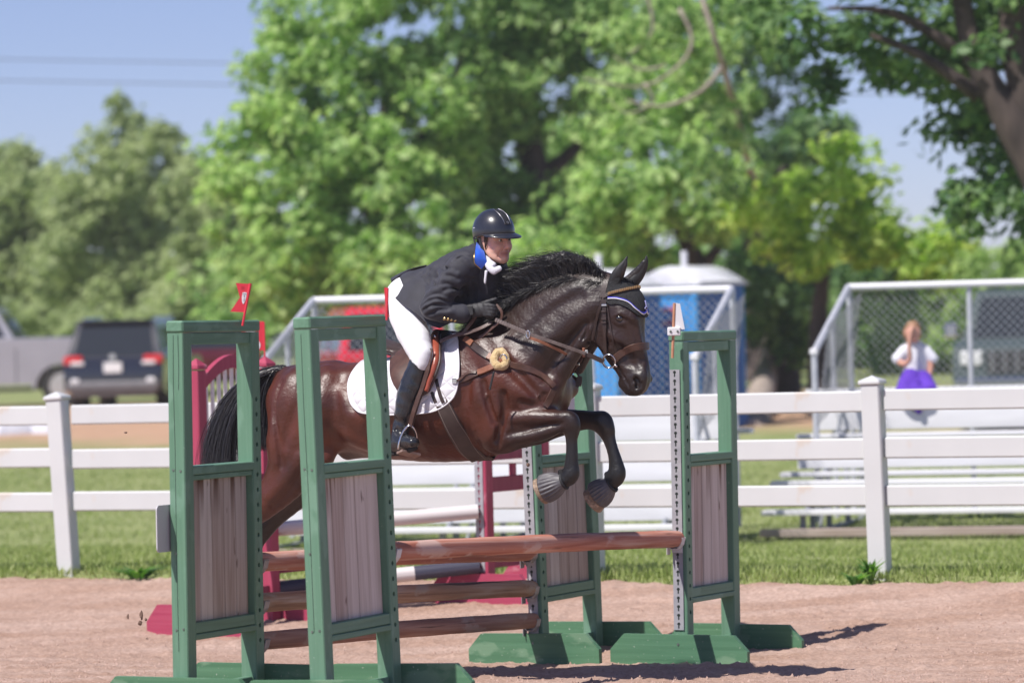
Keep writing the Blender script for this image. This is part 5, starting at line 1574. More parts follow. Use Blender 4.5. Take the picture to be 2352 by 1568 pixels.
    relief([(1112, 880), (1122, 925), (1138, 968)], 6, -.008, .025, None)
    relief([(1158, 905), (1160, 940), (1152, 975), (1142, 1012)], 7, -.014, .025, None, mirror=False)
    relief([(1200, 925), (1225, 930), (1252, 925)], 9, -.010, .025, None)
    # forearm and knee
    relief([(1180, 960), (1225, 958), (1270, 956)], 13, .010, .02, HEAD, mirror=False)
    relief([(1168, 998), (1210, 990), (1262, 976), (1290, 972)], 5, -.009, .015, None, mirror=False)
    relief([(1180, 1012), (1225, 1002), (1265, 988)], 11, .008, .02, HEAD, mirror=False)
    relief([(1304, 952), (1320, 960), (1326, 978)], 9, .006, .012, BLACK, mirror=False)
    relief([(1298, 962), (1304, 985), (1305, 1010)], 4, -.005, .01, None, mirror=False)
    relief([(1306, 1000), (1304, 1040), (1302, 1070)], 5, .004, .008, BLACK, mirror=False)
    relief([(1384, 950), (1400, 962), (1406, 984)], 9, .006, .012, BLACK, mirror=False)
    for v in ([(1180, 870), (1190, 895), (1186, 920), (1196, 940)], [(1215, 950), (1238, 962), (1262, 962)], [(1090, 985), (1060, 1010), (1025, 1022), (985, 1020)], [(1120, 905), (1104, 930), (1100, 955)], [(1436, 800), (1428, 815), (1430, 830)], [(1404, 775), (1420, 800), (1424, 822)], [(1228, 870), (1240, 890), (1236, 912)]):
        relief(v, 2.6, .0042, .006, BAY if v[0][0] < 1300 else HEAD, mirror=False)
    for v in ([(1252, 905), (1246, 920), (1250, 936)], [(1100, 1012), (1112, 1030), (1128, 1040)], [(1148, 1020), (1140, 1034)], [(1352, 745), (1346, 765), (1338, 780)], [(1362, 790), (1352, 784)]):
        relief(v, 3.5, -.006, .010, None, mirror=False)
    # barrel
    relief([(1075, 880), (1060, 960), (1075, 1030)], 8, -.006, .05, None)
    for x in (850, 890, 930): relief([(x, 960), (x + 12, 1000), (x + 30, 1035)], 9, -.0035, .05, None)
    relief([(770, 985), (810, 1010), (860, 1030)], 14, .008, .05, FLANK)
    relief([(760, 900), (765, 960), (752, 1020)], 24, -.016, .06, None)
    relief([(748, 848), (752, 862)], 16, .016, .04, BAY)
    relief([(790, 872), (806, 892), (812, 925)], 20, -.022, .05, None)
    relief([(828, 880), (838, 915), (842, 955)], 12, .008, .04, FLANK)
    # haunch
    relief([(705, 850), (690, 900), (672, 960), (650, 1020)], 9, -.007, .04, None)
    relief([(660, 870), (640, 930), (628, 1000), (630, 1060)], 20, .010, .035, BAY)
    relief([(645, 880), (632, 940), (640, 1010), (648, 1070)], 5, -.008, .03, None)
    relief([(740, 870), (730, 930), (720, 1000)], 28, .012, .05, BAY)
    relief([(690, 1050), (660, 1100), (620, 1140)], 14, .008, .03, BAY, mirror=False)
    relief([(700, 1075), (665, 1125), (625, 1165)], 5, -.007, .02, None, mirror=False)
    # head
    relief([(1411, 727), (1421, 720.5), (1433, 722), (1440, 730)], 6, .011, .008, HEAD)
    relief([(1412, 736), (1422, 742.5), (1434, 741)], 5, .006, .008, HEAD)
    relief([(1440, 735), (1447, 745)], 5, -.006, .012, None)
    relief([(1400, 768), (1420, 783), (1440, 797), (1452, 806)], 7, .008, .015, HEAD)
    relief([(1372, 740), (1376, 765), (1388, 788)], 9, -.006, .03, None)
    relief([(1425, 795), (1440, 815), (1450, 835)], 9, -.008, .025, None)
    relief([(1455, 745), (1466, 790), (1474, 830)], 6, -.005, .02, None)
    relief([(1452, 866), (1459, 861), (1469, 863), (1475, 872)], 7, .008, .010, MUZ)
    relief([(1460, 871), (1465, 879), (1462, 888)], 6.2, -.022, .006, None, taper=False)
    relief([(1419, 843), (1430, 862), (1441, 880), (1449, 897)], 2.6, -.009, .004, None, taper=False)
    relief([(1424, 838), (1438, 846), (1450, 848)], 4, .004, .012, MUZ)
    relief([(1405, 800), (1410, 815), (1412, 832)], 5, .004, .012, HEAD)
    def disp(x, y, z):
        return .0022 * np.sin(x * 9 + 2 * np.sin(z * 7)) * np.sin(z * 11 + y * 8) + .0010 * np.sin(x * 31 + 3 * np.sin(z * 13)) * np.sin(z * 17 - x * 9)
    V, F = B.mesh(.0085, disp, 1)
    C = B.colours(V, .028)
    # dirt-brown shading of the coat: warm belly and flank, darker along the top
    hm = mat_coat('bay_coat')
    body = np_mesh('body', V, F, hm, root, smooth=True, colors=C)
    global HBVH
    HBVH = BVHTree.FromPolygons([tuple(v) for v in V], [tuple(int(i) for i in f) for f in F])
    # eyes
    em = mat('horse_eye', (.012, .008, .007), rough=.05, spec=.8, coat=1.0)
    for s in (1, -1):
        p = hl(1424, 731, .084 * s)
        mb = MB(); n, m = 14, 8
        for j in range(m + 1):
            a = math.pi * j / m
            for k in range(n):
                b = 2 * math.pi * k / n
                mb.v.append((p.x + .025 * math.sin(a) * math.cos(b), p.y + .025 * math.cos(a), p.z + .022 * math.sin(a) * math.sin(b)))
        for j in range(m):
            for k in range(n):
                mb.f.append((j * n + k, j * n + (k + 1) % n, (j + 1) * n + (k + 1) % n, (j + 1) * n + k))
        mb.build('eye', em, root, smooth='all')
    # hooves
    hoofm = mat('dusty_hoof_horn', (.30, .20, .13), (.44, .32, .23), rough=.75, scale=40, bump=.3, bscale=90, c3=(.20, .14, .10))
    for (c0, c1, off, r) in (((1272, 1112), (1242, 1128), .146, 31), ((1392, 1126), (1361, 1151), -.146, 31), ((487, 1392), (455, 1405), .145, 30), ((535, 1394), (503, 1408), -.145, 30)):
        a = hl(*c0, off); b = hl(*c1, off); d = (b - a).normalized()
        mb = MB(); s = d.cross(Vector((0, 1, 0))).normalized(); u = Vector((0, 1, 0))
        n = 20; rows = [(0, .66), (.35, .80), (.8, .96), (1.0, 1.02), (1.05, .98), (1.0, .8)]
        for t, f in rows:
            for k in range(n):
                an = 2 * math.pi * k / n
                mb.v.append(a + (b - a) * t + (s * math.cos(an) + u * math.sin(an) * .9) * r * PXM * f)
        for j in range(len(rows) - 1):
            for k in range(n): mb.f.append((j * n + k, j * n + (k + 1) % n, (j + 1) * n + (k + 1) % n, (j + 1) * n + k))
        mb.f.append(tuple((len(rows) - 1) * n + k for k in range(n)))
        mb.build('hoof', hoofm, root, smooth=True)
    # ---- mane and tail: single hairs as tapered strips
    hair = mat('black_horse_hair', (.012, .012, .014), (.035, .032, .036), rough=.42, spec=.5, scale=60)
    def strands(name, paths, width):
        V, F = [], []
        for pts, w0 in paths:
            m = len(pts); base = len(V)
            sd = Vector((rng.gauss(0, 1), rng.gauss(0, 1), rng.gauss(0, 1)))
            for i, p in enumerate(pts):
                t = (pts[min(i + 1, m - 1)] - pts[max(i - 1, 0)]).normalized()
                s = t.cross(sd).normalized() * w0 * width * (1 - .82 * (i / (m - 1)) ** 1.6)
                V.append(p - s); V.append(p + s)
            for i in range(m - 1): F.append((base + 2 * i, base + 2 * i + 1, base + 2 * i + 3, base + 2 * i + 2))
        return np_mesh(name, np.array([tuple(v) for v in V]), np.array(F), hair, root, smooth=True)
    def bez(P, n):
        out = []
        for i in range(n):
            t = i / (n - 1)
            q = [p.copy() for p in P]
            while len(q) > 1: q = [q[j].lerp(q[j + 1], t) for j in range(len(q) - 1)]
            out.append(q[0])
        return out
    # mane: roots along the crest, blown up and back
    crest = [(1396, 640), (1360, 634), (1320, 628), (1275, 640), (1235, 656), (1195, 682), (1160, 708), (1125, 735), (1105, 752)]
    rise = [(-4, -10), (-12, -52), (-28, -60), (-46, -62), (-62, -50), (-66, -34), (-62, -20), (-40, -12), (-30, -4)]
    def lerp_list(L, t):
        x = t * (len(L) - 1); i = min(int(x), len(L) - 2); f = x - i
        return (L[i][0] * (1 - f) + L[i + 1][0] * f, L[i][1] * (1 - f) + L[i + 1][1] * f)
    paths = []
    for i in range(7000):
        t = rng.random() ** .9
        cx, cy = lerp_list(crest, t); rx, ry = lerp_list(rise, t)
        l = .6 + .45 * rng.random()
        o0 = rng.uniform(-.03, .045); o1 = o0 + rng.uniform(-.05, .09)
        rootp = hl(cx + rng.uniform(-6, 6), cy + 14 + rng.uniform(-3, 18), o0 + .01)
        jx, jy = rng.gauss(0, 6), rng.gauss(0, 4.5)
        mid = hl(cx + rx * .25 * l + jx * .4, cy + ry * 1.05 * l + jy, (o0 + o1) / 2)
        tip = hl(cx + rx * l * 1.35 + jx * 1.6, cy + ry * .95 * l + jy * 1.4 + 14 * l, o1)
        P7 = bez([rootp, mid, tip], 8); ph = rng.random() * 6.28; am = .004 + .006 * rng.random()
        P7 = [p + Vector((math.sin(ph + i7 * 1.3), math.cos(ph * 2 + i7 * 1.1), math.sin(ph * 3 + i7 * 1.7))) * am * (i7 / 7) for i7, p in enumerate(P7)]
        paths.append((P7, .7 + .6 * rng.random()))
    # a layer lying down the near side of the crest
    for i in range(2600):
        t = rng.random()
        cx, cy = lerp_list(crest, t)
        l = .4 + .6 * rng.random()
        rootp = hl(cx, cy + 4, .02); mid = hl(cx - 22 * l, cy + 8, .07 + rng.uniform(0, .02)); tip = hl(cx - 58 * l + rng.gauss(0, 8), cy + 28 * l + rng.gauss(0, 7), .085 + rng.uniform(-.01, .03))
        paths.append((bez([rootp, mid, tip], 6), .8))
    mane = strands('mane', paths, .0016); mane['kind'] = 'stuff'
    # solid core of the mane so that no light shines through it
    Bm = Blend()
    Bm.chain(ch((1384, 642, .0, 16, .03), (1345, 622, .005, 26, .04), (1300, 612, .01, 34, .045), (1255, 622, .012, 34, .045), (1210, 650, .012, 30, .045), (1165, 690, .012, 24, .04), (1125, 728, .01, 17, .035)), .03, BLACK)
    V, F = Bm.mesh(.012, lambda x, y, z: .006 * np.sin(x * 60 + z * 30) * np.sin(y * 50 + z * 20), 1)
    np_mesh('mane_core', V, F, hair, root, smooth=True)
    # tail
    paths = []
    for i in range(6500):
        a = rng.random(); l = .75 + .35 * rng.random()
        o = rng.gauss(0, .04); side = rng.gauss(0, 12)
        p0 = hl(654 - a * 34 + rng.gauss(0, 3), 847 + a * 9 + rng.gauss(0, 4), o * .5)
        if rng.random() < .30:      # hairs that hang straight down behind the thigh
            P = [p0, hl(600 + side * .4, 862, o), hl(592 + side, 960, o), hl(597 + side * 1.2, 960 + 70 * l, o * 1.6)]
        else:
            P = [p0, hl(585 + side * .3, 845 + side * .3, o), hl(520 + side, 905, o * 1.4), hl(499 + side * 1.3, 960 + 70 * l * .8, o * 1.8), hl(505 + side * 1.5, 1010 + 85 * l, o * 2)]
        T10 = bez(P, 11); ph = rng.random() * 6.28; am = .006 + .012 * rng.random()
        T10 = [p + Vector((math.sin(ph + i7 * .9), math.cos(ph * 2 + i7 * .8), .4 * math.sin(ph * 3 + i7))) * am * (i7 / 10) for i7, p in enumerate(T10)]
        paths.append((T10, .6 + .6 * rng.random()))
    tail = strands('tail', paths, .0017); tail['kind'] = 'stuff'
    Bt = Blend()
    Bt.chain(ch((655, 852, 0, 13, .03), (615, 860, 0, 15, .03), (572, 876, 0, 17, .03), (537, 915, 0, 17, .028), (521, 975, 0, 16, .026), (514, 1035, 0, 10, .02)), .02, BLACK)
    V, F = Bt.mesh(.012, None, 1)
    np_mesh('tail_core', V, F, hair, root, smooth=True)
    return root
def mat_coat(name):
    m = bpy.data.materials.new(name); m.use_nodes = True
    nt = m.node_tree; N = nt.nodes; L = nt.links; b = N['Principled BSDF']
    at_ = N.new('ShaderNodeVertexColor'); at_.layer_name = 'coat'
    tc = N.new('ShaderNodeTexCoord')
    n1 = N.new('ShaderNodeTexNoise'); n1.inputs['Scale'].default_value = 4.5; n1.inputs['Detail'].default_value = 8
    L.new(tc.outputs['Object'], n1.inputs['Vector'])
    r = N.new('ShaderNodeMapRange'); r.inputs[1].default_value = .25; r.inputs[2].default_value = .75; r.inputs[3].default_value = .45; r.inputs[4].default_value = 1.6; L.new(n1.outputs['Fac'], r.inputs[0])
    mx = N.new('ShaderNodeMixRGB'); mx.blend_type = 'MULTIPLY'; mx.inputs[0].default_value = 1
    L.new(at_.outputs['Color'], mx.inputs[1]); L.new(r.outputs[0], mx.inputs[2]); L.new(mx.outputs[0], b.inputs['Base Color'])
    mp = N.new('ShaderNodeMapping'); mp.inputs['Scale'].default_value = (62, 70, 74); L.new(tc.outputs['Object'], mp.inputs[0])
    n2 = N.new('ShaderNodeTexNoise'); n2.inputs['Scale'].default_value = 1.0; n2.inputs['Detail'].default_value = 6; L.new(mp.outputs[0], n2.inputs['Vector'])
    bp = N.new('ShaderNodeBump'); bp.inputs['Strength'].default_value = .42; bp.inputs['Distance'].default_value = .006
    n4 = N.new('ShaderNodeTexNoise'); n4.inputs['Scale'].default_value = 16; n4.inputs['Detail'].default_value = 5; L.new(tc.outputs['Object'], n4.inputs['Vector'])
    bp2 = N.new('ShaderNodeBump'); bp2.inputs['Strength'].default_value = .3; bp2.inputs['Distance'].default_value = .012
    L.new(n4.outputs['Fac'], bp2.inputs['Height']); L.new(bp2.outputs[0], bp.inputs['Normal'])
    L.new(n2.outputs['Fac'], bp.inputs['Height']); L.new(bp.outputs[0], b.inputs['Normal'])
    rr = N.new('ShaderNodeMapRange'); rr.inputs[3].default_value = .33; rr.inputs[4].default_value = .52
    n3 = N.new('ShaderNodeTexNoise'); n3.inputs['Scale'].default_value = 26; n3.inputs['Detail'].default_value = 6; L.new(tc.outputs['Object'], n3.inputs['Vector'])
    L.new(n3.outputs['Fac'], rr.inputs[0]); L.new(rr.outputs[0], b.inputs['Roughness']); b.inputs['Specular IOR Level'].default_value = .58
    return m
HORSE = horse()
# ================================================================== TACK
HCAM = HMI @ CAM
def hs(px, py, lift=0.0, mirror=False):
    """point of the horse's skin seen at (px, py), lifted off it; falls back to the middle plane beyond the outline"""
    q = hl(px, py, 0.0)
    d = (q - HCAM).normalized()
    hit = HBVH.ray_cast(HCAM, d)
    if hit[0] is None or abs(hit[0].y) > .5:
        p, n = q, Vector((0, -1, 0))
        near = HBVH.find_nearest(q)
        if near[0] is not None: p = near[0]; n = near[1]
    else:
        p, n = hit[0], hit[1]
    if n.dot(d) > 0 and hit[0] is not None: n = -n
    p = p + n * lift
    if mirror: p = Vector((p.x, -p.y, p.z)); n = Vector((n.x, -n.y, n.z))
    return p, n
def smooth_pts(P, k=4):
    P = [Vector(p) for p in P]; out = []
    for i in range(len(P) - 1):
        a = P[max(i - 1, 0)]; b = P[i]; c = P[i + 1]; d = P[min(i + 2, len(P) - 1)]
        for s in range(k):
            t = s / k
            out.append(.5 * ((2 * b) + (c - a) * t + (2 * a - 5 * b + 4 * c - d) * t * t + (3 * b - 3 * c + d - a) * t ** 3))
    out.append(P[-1]); return out
def px_strap(mb, pix, w, t, lift=.004, mirror=False, k=4):
    """leather strap laid on the skin along picture points"""
    pts2 = smooth_pts([Vector((x, y, 0)) for x, y in pix], k)
    P, Nn = [], []
    for q in pts2:
        p, n = hs(q.x, q.y, lift, mirror); P.append(p); Nn.append(n)
    # relax
    for _ in range(2):
        P = [P[0]] + [(P[i - 1] + P[i] * 2 + P[i + 1]) / 4 for i in range(1, len(P) - 1)] + [P[-1]]
        Nn = [Nn[0]] + [(Nn[i - 1] + Nn[i] * 2 + Nn[i + 1]).normalized() for i in range(1, len(Nn) - 1)] + [Nn[-1]]
    ws = w if not hasattr(w, '__len__') else [w[0] + (w[1] - w[0]) * i / (len(P) - 1) for i in range(len(P))]
    mb.strap(P, Nn, ws, t)
    return P, Nn
def patch(center, boundary, lift, thick, rings=9, mirror=False, k=4, puff=0.0, wob=None):
    """flexible sheet on the skin: star-shaped picture outline, given thickness, closed at the rim"""
    B2 = smooth_pts([Vector((x, y, 0)) for x, y in boundary] + [Vector((*boundary[0], 0))], k)[:-1]
    n = len(B2); V, F = [], []
    lay = []
    for side in (0, 1):
        rows = []
        for j in range(rings + 1):
            f = (j / rings)
            row = []
            for q in B2:
                x = center[0] + (q.x - center[0]) * f; y = center[1] + (q.y - center[1]) * f
                l = lift + (thick + puff * (1 - f ** 6) if side else 0)
                p, nn = hs(x, y, l, mirror)
                row.append(p)
                if j == 0: break
            rows.append(row)
        lay.append(rows)
    idx = []
    for rows in lay:
        ids = []
        for row in rows:
            ids.append(list(range(len(V), len(V) + len(row)))); V += row
        idx.append(ids)
    # smooth each layer a little along the ring
    for s, ids in enumerate(idx):
        for j in range(len(ids) - 1):
            for i in range(n):
                i2 = (i + 1) % n
                if j == 0: F.append((ids[0][0], ids[1][i], ids[1][i2]))
                else: F.append((ids[j][i], ids[j + 1][i], ids[j + 1][i2], ids[j][i2]))
    for i in range(n):
        i2 = (i + 1) % n; F.append((idx[0][-1][i], idx[0][-1][i2], idx[1][-1][i2], idx[1][-1][i]))
    mb = MB(); mb.v = [tuple(v) for v in V]; mb.f = F
    return mb, [lay[1][-1][i] for i in range(n)]
def hroot(name, label, cat, group=None):
    return empty(name, HC, 0, label, cat, group, rot=(0, 0, math.atan2(HX.y, HX.x)))
LEATHER = mat('brown_bridle_leather', (.060, .028, .020), (.095, .045, .032), rough=.38, scale=30, bump=.15, bscale=220)
LEATHER_DK = mat('dark_brown_leather', (.030, .018, .016), (.05, .030, .026), rough=.4, scale=30, bump=.15, bscale=220)
LEATHER_TAN = mat('tan_leather', (.20, .075, .04), (.29, .12, .07), rough=.4, scale=30, bump=.15, bscale=200)
LEATHER_LIT = mat('red_lit_saddle_leather', (.26, .055, .030), (.36, .085, .05), rough=.28, scale=12, bump=.1, bscale=200)
STEEL = mat('polished_steel', (.70, .70, .73), rough=.18, metal=1.0)
STITCH = mat('pale_stitching', (.32, .26, .22), rough=.8)

def quilt_mat(name, c):
    m = mat(name, c, tuple(v * .93 for v in c), rough=.8, scale=6)
    nt = m.node_tree; N = nt.nodes; L = nt.links; b = N['Principled BSDF']
    tc = N.new('ShaderNodeTexCoord'); tot = None
    for rot in (math.radians(38), math.radians(-38)):
        mp = N.new('ShaderNodeMapping'); mp.inputs['Rotation'].default_value = (0, rot, 0); L.new(tc.outputs['Object'], mp.inputs[0])
        w = N.new('ShaderNodeTexWave'); w.wave_type = 'BANDS'; w.bands_direction = 'Z'; w.inputs['Scale'].default_value = 5.2; w.inputs['Distortion'].default_value = .25; w.wave_profile = 'SIN'
        L.new(mp.outputs[0], w.inputs['Vector'])
        p = N.new('ShaderNodeMath'); p.operation = 'POWER'; p.inputs[1].default_value = .35; L.new(w.outputs['Fac'], p.inputs[0])
        if tot is None: tot = p.outputs[0]
        else:
            mn = N.new('ShaderNodeMath'); mn.operation = 'MINIMUM'; L.new(tot, mn.inputs[0]); L.new(p.outputs[0], mn.inputs[1]); tot = mn.outputs[0]
    bp = N.new('ShaderNodeBump'); bp.inputs['Strength'].default_value = .6; bp.inputs['Distance'].default_value = .009
    L.new(tot, bp.inputs['Height']); L.new(bp.outputs[0], b.inputs['Normal'])
    return m
def tack():
    # ---- saddle pad
    e = hroot('saddle_pad', 'white quilted saddle pad under the brown saddle', 'saddle pad')
    qm = quilt_mat('white_quilted_cotton', (.74, .73, .78)); tape = mat('pad_binding', (.70, .69, .73), rough=.7)
    PB = [(842, 826), (820, 846), (805, 873), (801, 900), (807, 927), (823, 943), (850, 949), (905, 951), (960, 949), (1002, 942), (1034, 922), (1049, 896), (1056, 852), (1055, 805), (1048, 770), (1000, 774), (940, 798), (890, 818)]
    for mir in (False, True):
        mb, rim = patch((935, 880), PB, .003, .010, 12, mir, puff=.002)
        o = mb.build('pad_side', qm, e, smooth=True)
        MB().tube(rim + [rim[0]], .0048, 6, caps=False).build('binding', tape, o, smooth='all')
    # ---- saddle
    s = hroot('jumping_saddle', 'brown leather jumping saddle under the rider', 'saddle')
    FB = [(905, 832), (925, 800), (958, 775), (990, 768), (1006, 778), (1014, 808), (1014, 845), (1003, 880), (986, 905), (955, 916), (922, 902), (905, 872)]
    for mir in (False, True):
        mb, rim = patch((960, 842), FB, .030, .012, 8, mir, puff=.010)
        fl = mb.build('flap', LEATHER, s, smooth=True)
        # rolled front edge of the flap, its red light put into the leather colour
        P = []
        for (x, y) in smooth_pts([Vector((1001, 762, 0)), Vector((1008, 790, 0)), Vector((1010, 830, 0)), Vector((1000, 868, 0)), Vector((985, 902, 0))], 5) and [(v.x, v.y) for v in smooth_pts([Vector((1001, 762, 0)), Vector((1008, 790, 0)), Vector((1010, 830, 0)), Vector((1000, 868, 0)), Vector((985, 902, 0))], 5)]:
            P.append(hs(x, y, .050, mir)[0])
        k = len(P)
        MB().tube(P, [.012 + .013 * math.sin(math.pi * min(1, .12 + i / k)) for i in range(k)], 10).build('knee_roll', LEATHER_LIT, fl, smooth='all')
        P2 = [p + Vector((.026, 0, .004)) for p in P[2:-4]]
        MB().tube(P2, .009, 8).build('flap_welt', LEATHER_DK, fl, smooth='all')
    # seat: dips between pommel and cantle
    B = Blend()
    B.chain([(hl(1022, 772, 0), .035, 2.2), (hl(985, 790, 0), .032, 3.2), (hl(940, 806, 0), .030, 4.4), (hl(905, 802, 0), .034, 4.6), (hl(882, 788, 0), .026, 4.4)], .03)
    for sg in (1, -1):
        B.chain([(hl(1010, 790, .07 * sg), .022, 1.2), (hl(950, 818, .15 * sg), .026, 1.3), (hl(905, 825, .16 * sg), .024, 1.3)], .03)
        B.chain([(hl(890, 850, .10 * sg), .05, 1.0), (hl(960, 850, .13 * sg), .04, 1.0)], .03)
    V, F = B.mesh(.009)
    np_mesh('seat', V, F, LEATHER_DK, s, smooth=True)
    for sg in (1, -1):
        rg = MB().tube([hl(1046 + 9 * math.cos(a), 771 + 6 * math.sin(a), .12 * sg) for a in [i * .5236 for i in range(13)]], .0035, 6, caps=False)
        rg.build('dee_ring', STEEL, s, smooth='all')
        # billet and stirrup bar
        MB().tube([hl(998, 768, .2 * sg), hl(1000, 776, .2 * sg)], .006, 8).build('nail_head', STEEL, s, smooth='all')
    # stirrups
    for sg, ox in ((1, 0), (-1, 10)):
        st = MB()
        def Q(x, y, o): return hl(x + ox, y, o * sg)
        st.tube(smooth_pts([Q(915, 1032, .405), Q(917, 1015, .405), Q(924, 995, .395), Q(934, 981, .385), Q(941, 977, .38), Q(950, 983, .365), Q(956, 998, .345), Q(957, 1018, .325)], 3), .0062, 8)
        so = st.build('stirrup_iron', STEEL, s, smooth='all')
        tr = MB(); a, b = Q(913, 1036, .405), Q(955, 1046, .315)
        d = (b - a); w = Vector((.03, 0, .012))
        tr.add([a - w * .2, a + w, b + w, b - w * .2, a - w * .2 - Vector((0, 0, .012)), a + w - Vector((0, 0, .012)), b + w - Vector((0, 0, .012)), b - w * .2 - Vector((0, 0, .012))],
               [(0, 1, 2, 3), (4, 7, 6, 5), (0, 4, 5, 1), (1, 5, 6, 2), (2, 6, 7, 3), (3, 7, 4, 0)])
        tr.build('tread', mat('stirrup_tread', (.30, .20, .16), (.4, .3, .26), rough=.5, metal=.4, scale=40), so)
        le = MB()
        le.strap([Q(941, 979, .38), Q(950, 945, .375), Q(960, 915, .36), Q(969, 892, .345), Q(982, 850, .33), Q(990, 800, .30)], Vector((.2, -sg, 0)), .024, .004)
        le.strap([Q(944, 979, .372), Q(953, 945, .365), Q(963, 915, .35), Q(972, 892, .335), Q(985, 850, .32)], Vector((.2, -sg, 0)), .024, .004)
        le.build('stirrup_leather', LEATHER, s)
    # ---- girth
    g = hroot('girth', 'brown leather girth running from saddle to under the chest', 'girth')
    mb = MB()
    vis = [hs(*q, .006) for q in [(v.x, v.y) for v in smooth_pts([Vector((1003, 900, 0)), Vector((1018, 930, 0)), Vector((1045, 985, 0)), Vector((1072, 1027, 0)), Vector((1098, 1052, 0))], 4)]]
    P = [p for p, n in vis]; Nn = [n for p, n in vis]
    low = HBVH.ray_cast(Vector((P[-1].x + .02, 0, 0)), Vector((0, 0, 1)))[0]
    mid = [Vector((P[-1].x + .015, P[-1].y * .5, low.z + .004)), Vector((low.x, 0, low.z - .006)), Vector((P[-1].x + .015, -P[-1].y * .5, low.z + .004))]
    full = P + mid + [Vector((p.x, -p.y, p.z)) for p in P[::-1]]
    fn = Nn + [Vector((0, -.5, -.8)), Vector((0, 0, -1)), Vector((0, .5, -.8))] + [Vector((n.x, -n.y, n.z)) for n in Nn[::-1]]
    m_ = len(full); ws = [.075 + .03 * math.sin(math.pi * i / (m_ - 1)) for i in range(m_)]
    mb.strap(full, fn, ws, .007)
    go = mb.build('girth_band', mat('girth_leather', (.055, .038, .034), (.075, .052, .046), rough=.45, scale=25, bump=.1, bscale=200), g, smooth=True)
    for side in (-1, 1):
        sm = MB(); q = []
        for i in range(1, len(P)):
            t = (P[i] - P[i - 1]).normalized(); sd = t.cross(Nn[i]).normalized(); q.append(P[i] + sd * side * ws[i] * .40 + Nn[i] * .0072)
        sm.tube(q, .0012, 4); sm.build('stitch_line', STITCH, go)
    bl = MB()
    for dx in (-9, 8): px_strap(bl, [(996 + dx, 872), (1004 + dx, 905), (1012 + dx, 925)], .022, .004, .012)
    bl.build('billet_strap', LEATHER_DK, g)
    # ---- breastplate with sheepskin and martingale
    b = hroot('breastplate', 'brown leather breastplate with tan sheepskin pad and martingale', 'breastplate')
    fle = mat('sheepskin', (.52, .36, .16), (.66, .50, .27), rough=.95, scale=60, bump=.9, bscale=110, sheen=.4)
    for mir in (False, True):
        def seg(name, pix, w, t, mm, lift=.006):
            q = MB(); P_, N_ = px_strap(q, pix, w, t, lift, mir); o = q.build(name, mm, b, smooth=True); return P_, N_, o
        if True:
            c = [(1150 + 15 * math.cos(a), 826 + 18 * math.sin(a)) for a in [i * .3491 for i in range(19)]]
            P_ = [hs(x, y, .012, mir)[0] for x, y in c]
            fm = MB(); fm.tube(P_, [.023 * (1 + .12 * math.sin(i * 2.3)) for i in range(len(P_))], 9, caps=False); fm.build('sheepskin_pad', fle, b, smooth='all')
        seg('shoulder_strap', [(1068, 778), (1090, 795), (1112, 812), (1132, 824), (1148, 829)], .040, .006, LEATHER_DK)
        seg('strap_end', [(1070, 779), (1078, 784), (1088, 791)], .036, .006, LEATHER_TAN, .013)
        seg('strap_keeper', [(1122, 818), (1135, 826), (1152, 832)], .036, .007, LEATHER_TAN, .013)
        seg('girth_strap', [(1145, 836), (1120, 848), (1100, 857), (1078, 866), (1050, 876), (1020, 887), (1000, 892)], .030, .006, LEATHER)
        seg('girth_strap_end', [(1142, 838), (1120, 848), (1100, 856)], .034, .006, LEATHER_TAN, .013)
        seg('girth_loop', [(1096, 858), (1085, 857), (1072, 860), (1062, 868), (1050, 877)], .014, .006, LEATHER, .014)
        seg('chest_strap', [(1160, 834), (1190, 840), (1220, 850), (1245, 864), (1262, 877), (1272, 888)], .034, .006, LEATHER)
        q = MB(); c0 = hs(1158, 828, .03, mir)[0]
        q.tube([c0 + Vector((.020 * math.cos(a), 0, .022 * math.sin(a))) for a in [i * .5236 for i in range(13)]], .0042, 6, caps=False); q.build('ring', STEEL, b, smooth='all')
        q = MB(); c0 = hs(1046, 876, .022, mir)[0]; q.box(tuple(c0), (.03, .012, .026), .004); q.build('buckle', STEEL, b)
    q = MB(); q.tube([hl(1270 + 7 * math.cos(a), 892 + 9 * math.sin(a), .10) for a in [i * .5236 for i in range(13)]], .0045, 6, caps=False); q.build('chest_ring', STEEL, b, smooth='all')
    q = MB(); px_strap(q, [(1270, 896), (1264, 910), (1257, 926), (1252, 934)], .036, .006, .006); q.build('breast_strap', LEATHER, b, smooth=True)
    def free(mbx, pts, w, t, nrm=(0, -1, 0)):
        P_ = smooth_pts([hl(*p) for p in pts], 4); mbx.strap(P_, Vector(nrm), w, t); return P_
    q = MB(); free(q, [(1272, 888, .10), (1290, 876, .08), (1305, 862, .06), (1318, 845, .05)], .030, .005); q.build('martingale_body', LEATHER, b, smooth=True)
    q = MB(); free(q, [(1310, 856, .06), (1317, 836, .07), (1311, 822, .08), (1298, 812, .13), (1270, 797, .18), (1240, 784, .215), (1216, 775, .222)], .016, .004); q.build('martingale_fork', LEATHER_TAN, b, smooth=True)
    q = MB(); free(q, [(1312, 852, .05), (1326, 838, .045), (1336, 822, .04), (1340, 804, .035), (1336, 788, .01), (1322, 780, -.02)], .018, .004); q.build('martingale_fork', LEATHER, b, smooth=True)
    q = MB(); free(q, [(1318, 848, .03), (1325, 856, .03), (1330, 866, .03), (1329, 880, .03), (1325, 888, .03)], [.010] * 8 + [.036] * 6 + [.020] * 3, .004); q.build('strap_tongue', LEATHER_DK, b)
    q = MB(); q.tube([hl(1213 + 4 * math.cos(a), 768 + 9 * math.sin(a), .228) for a in [i * .5236 for i in range(13)]], .0036, 6, caps=False); q.build('martingale_ring', STEEL, b, smooth='all')
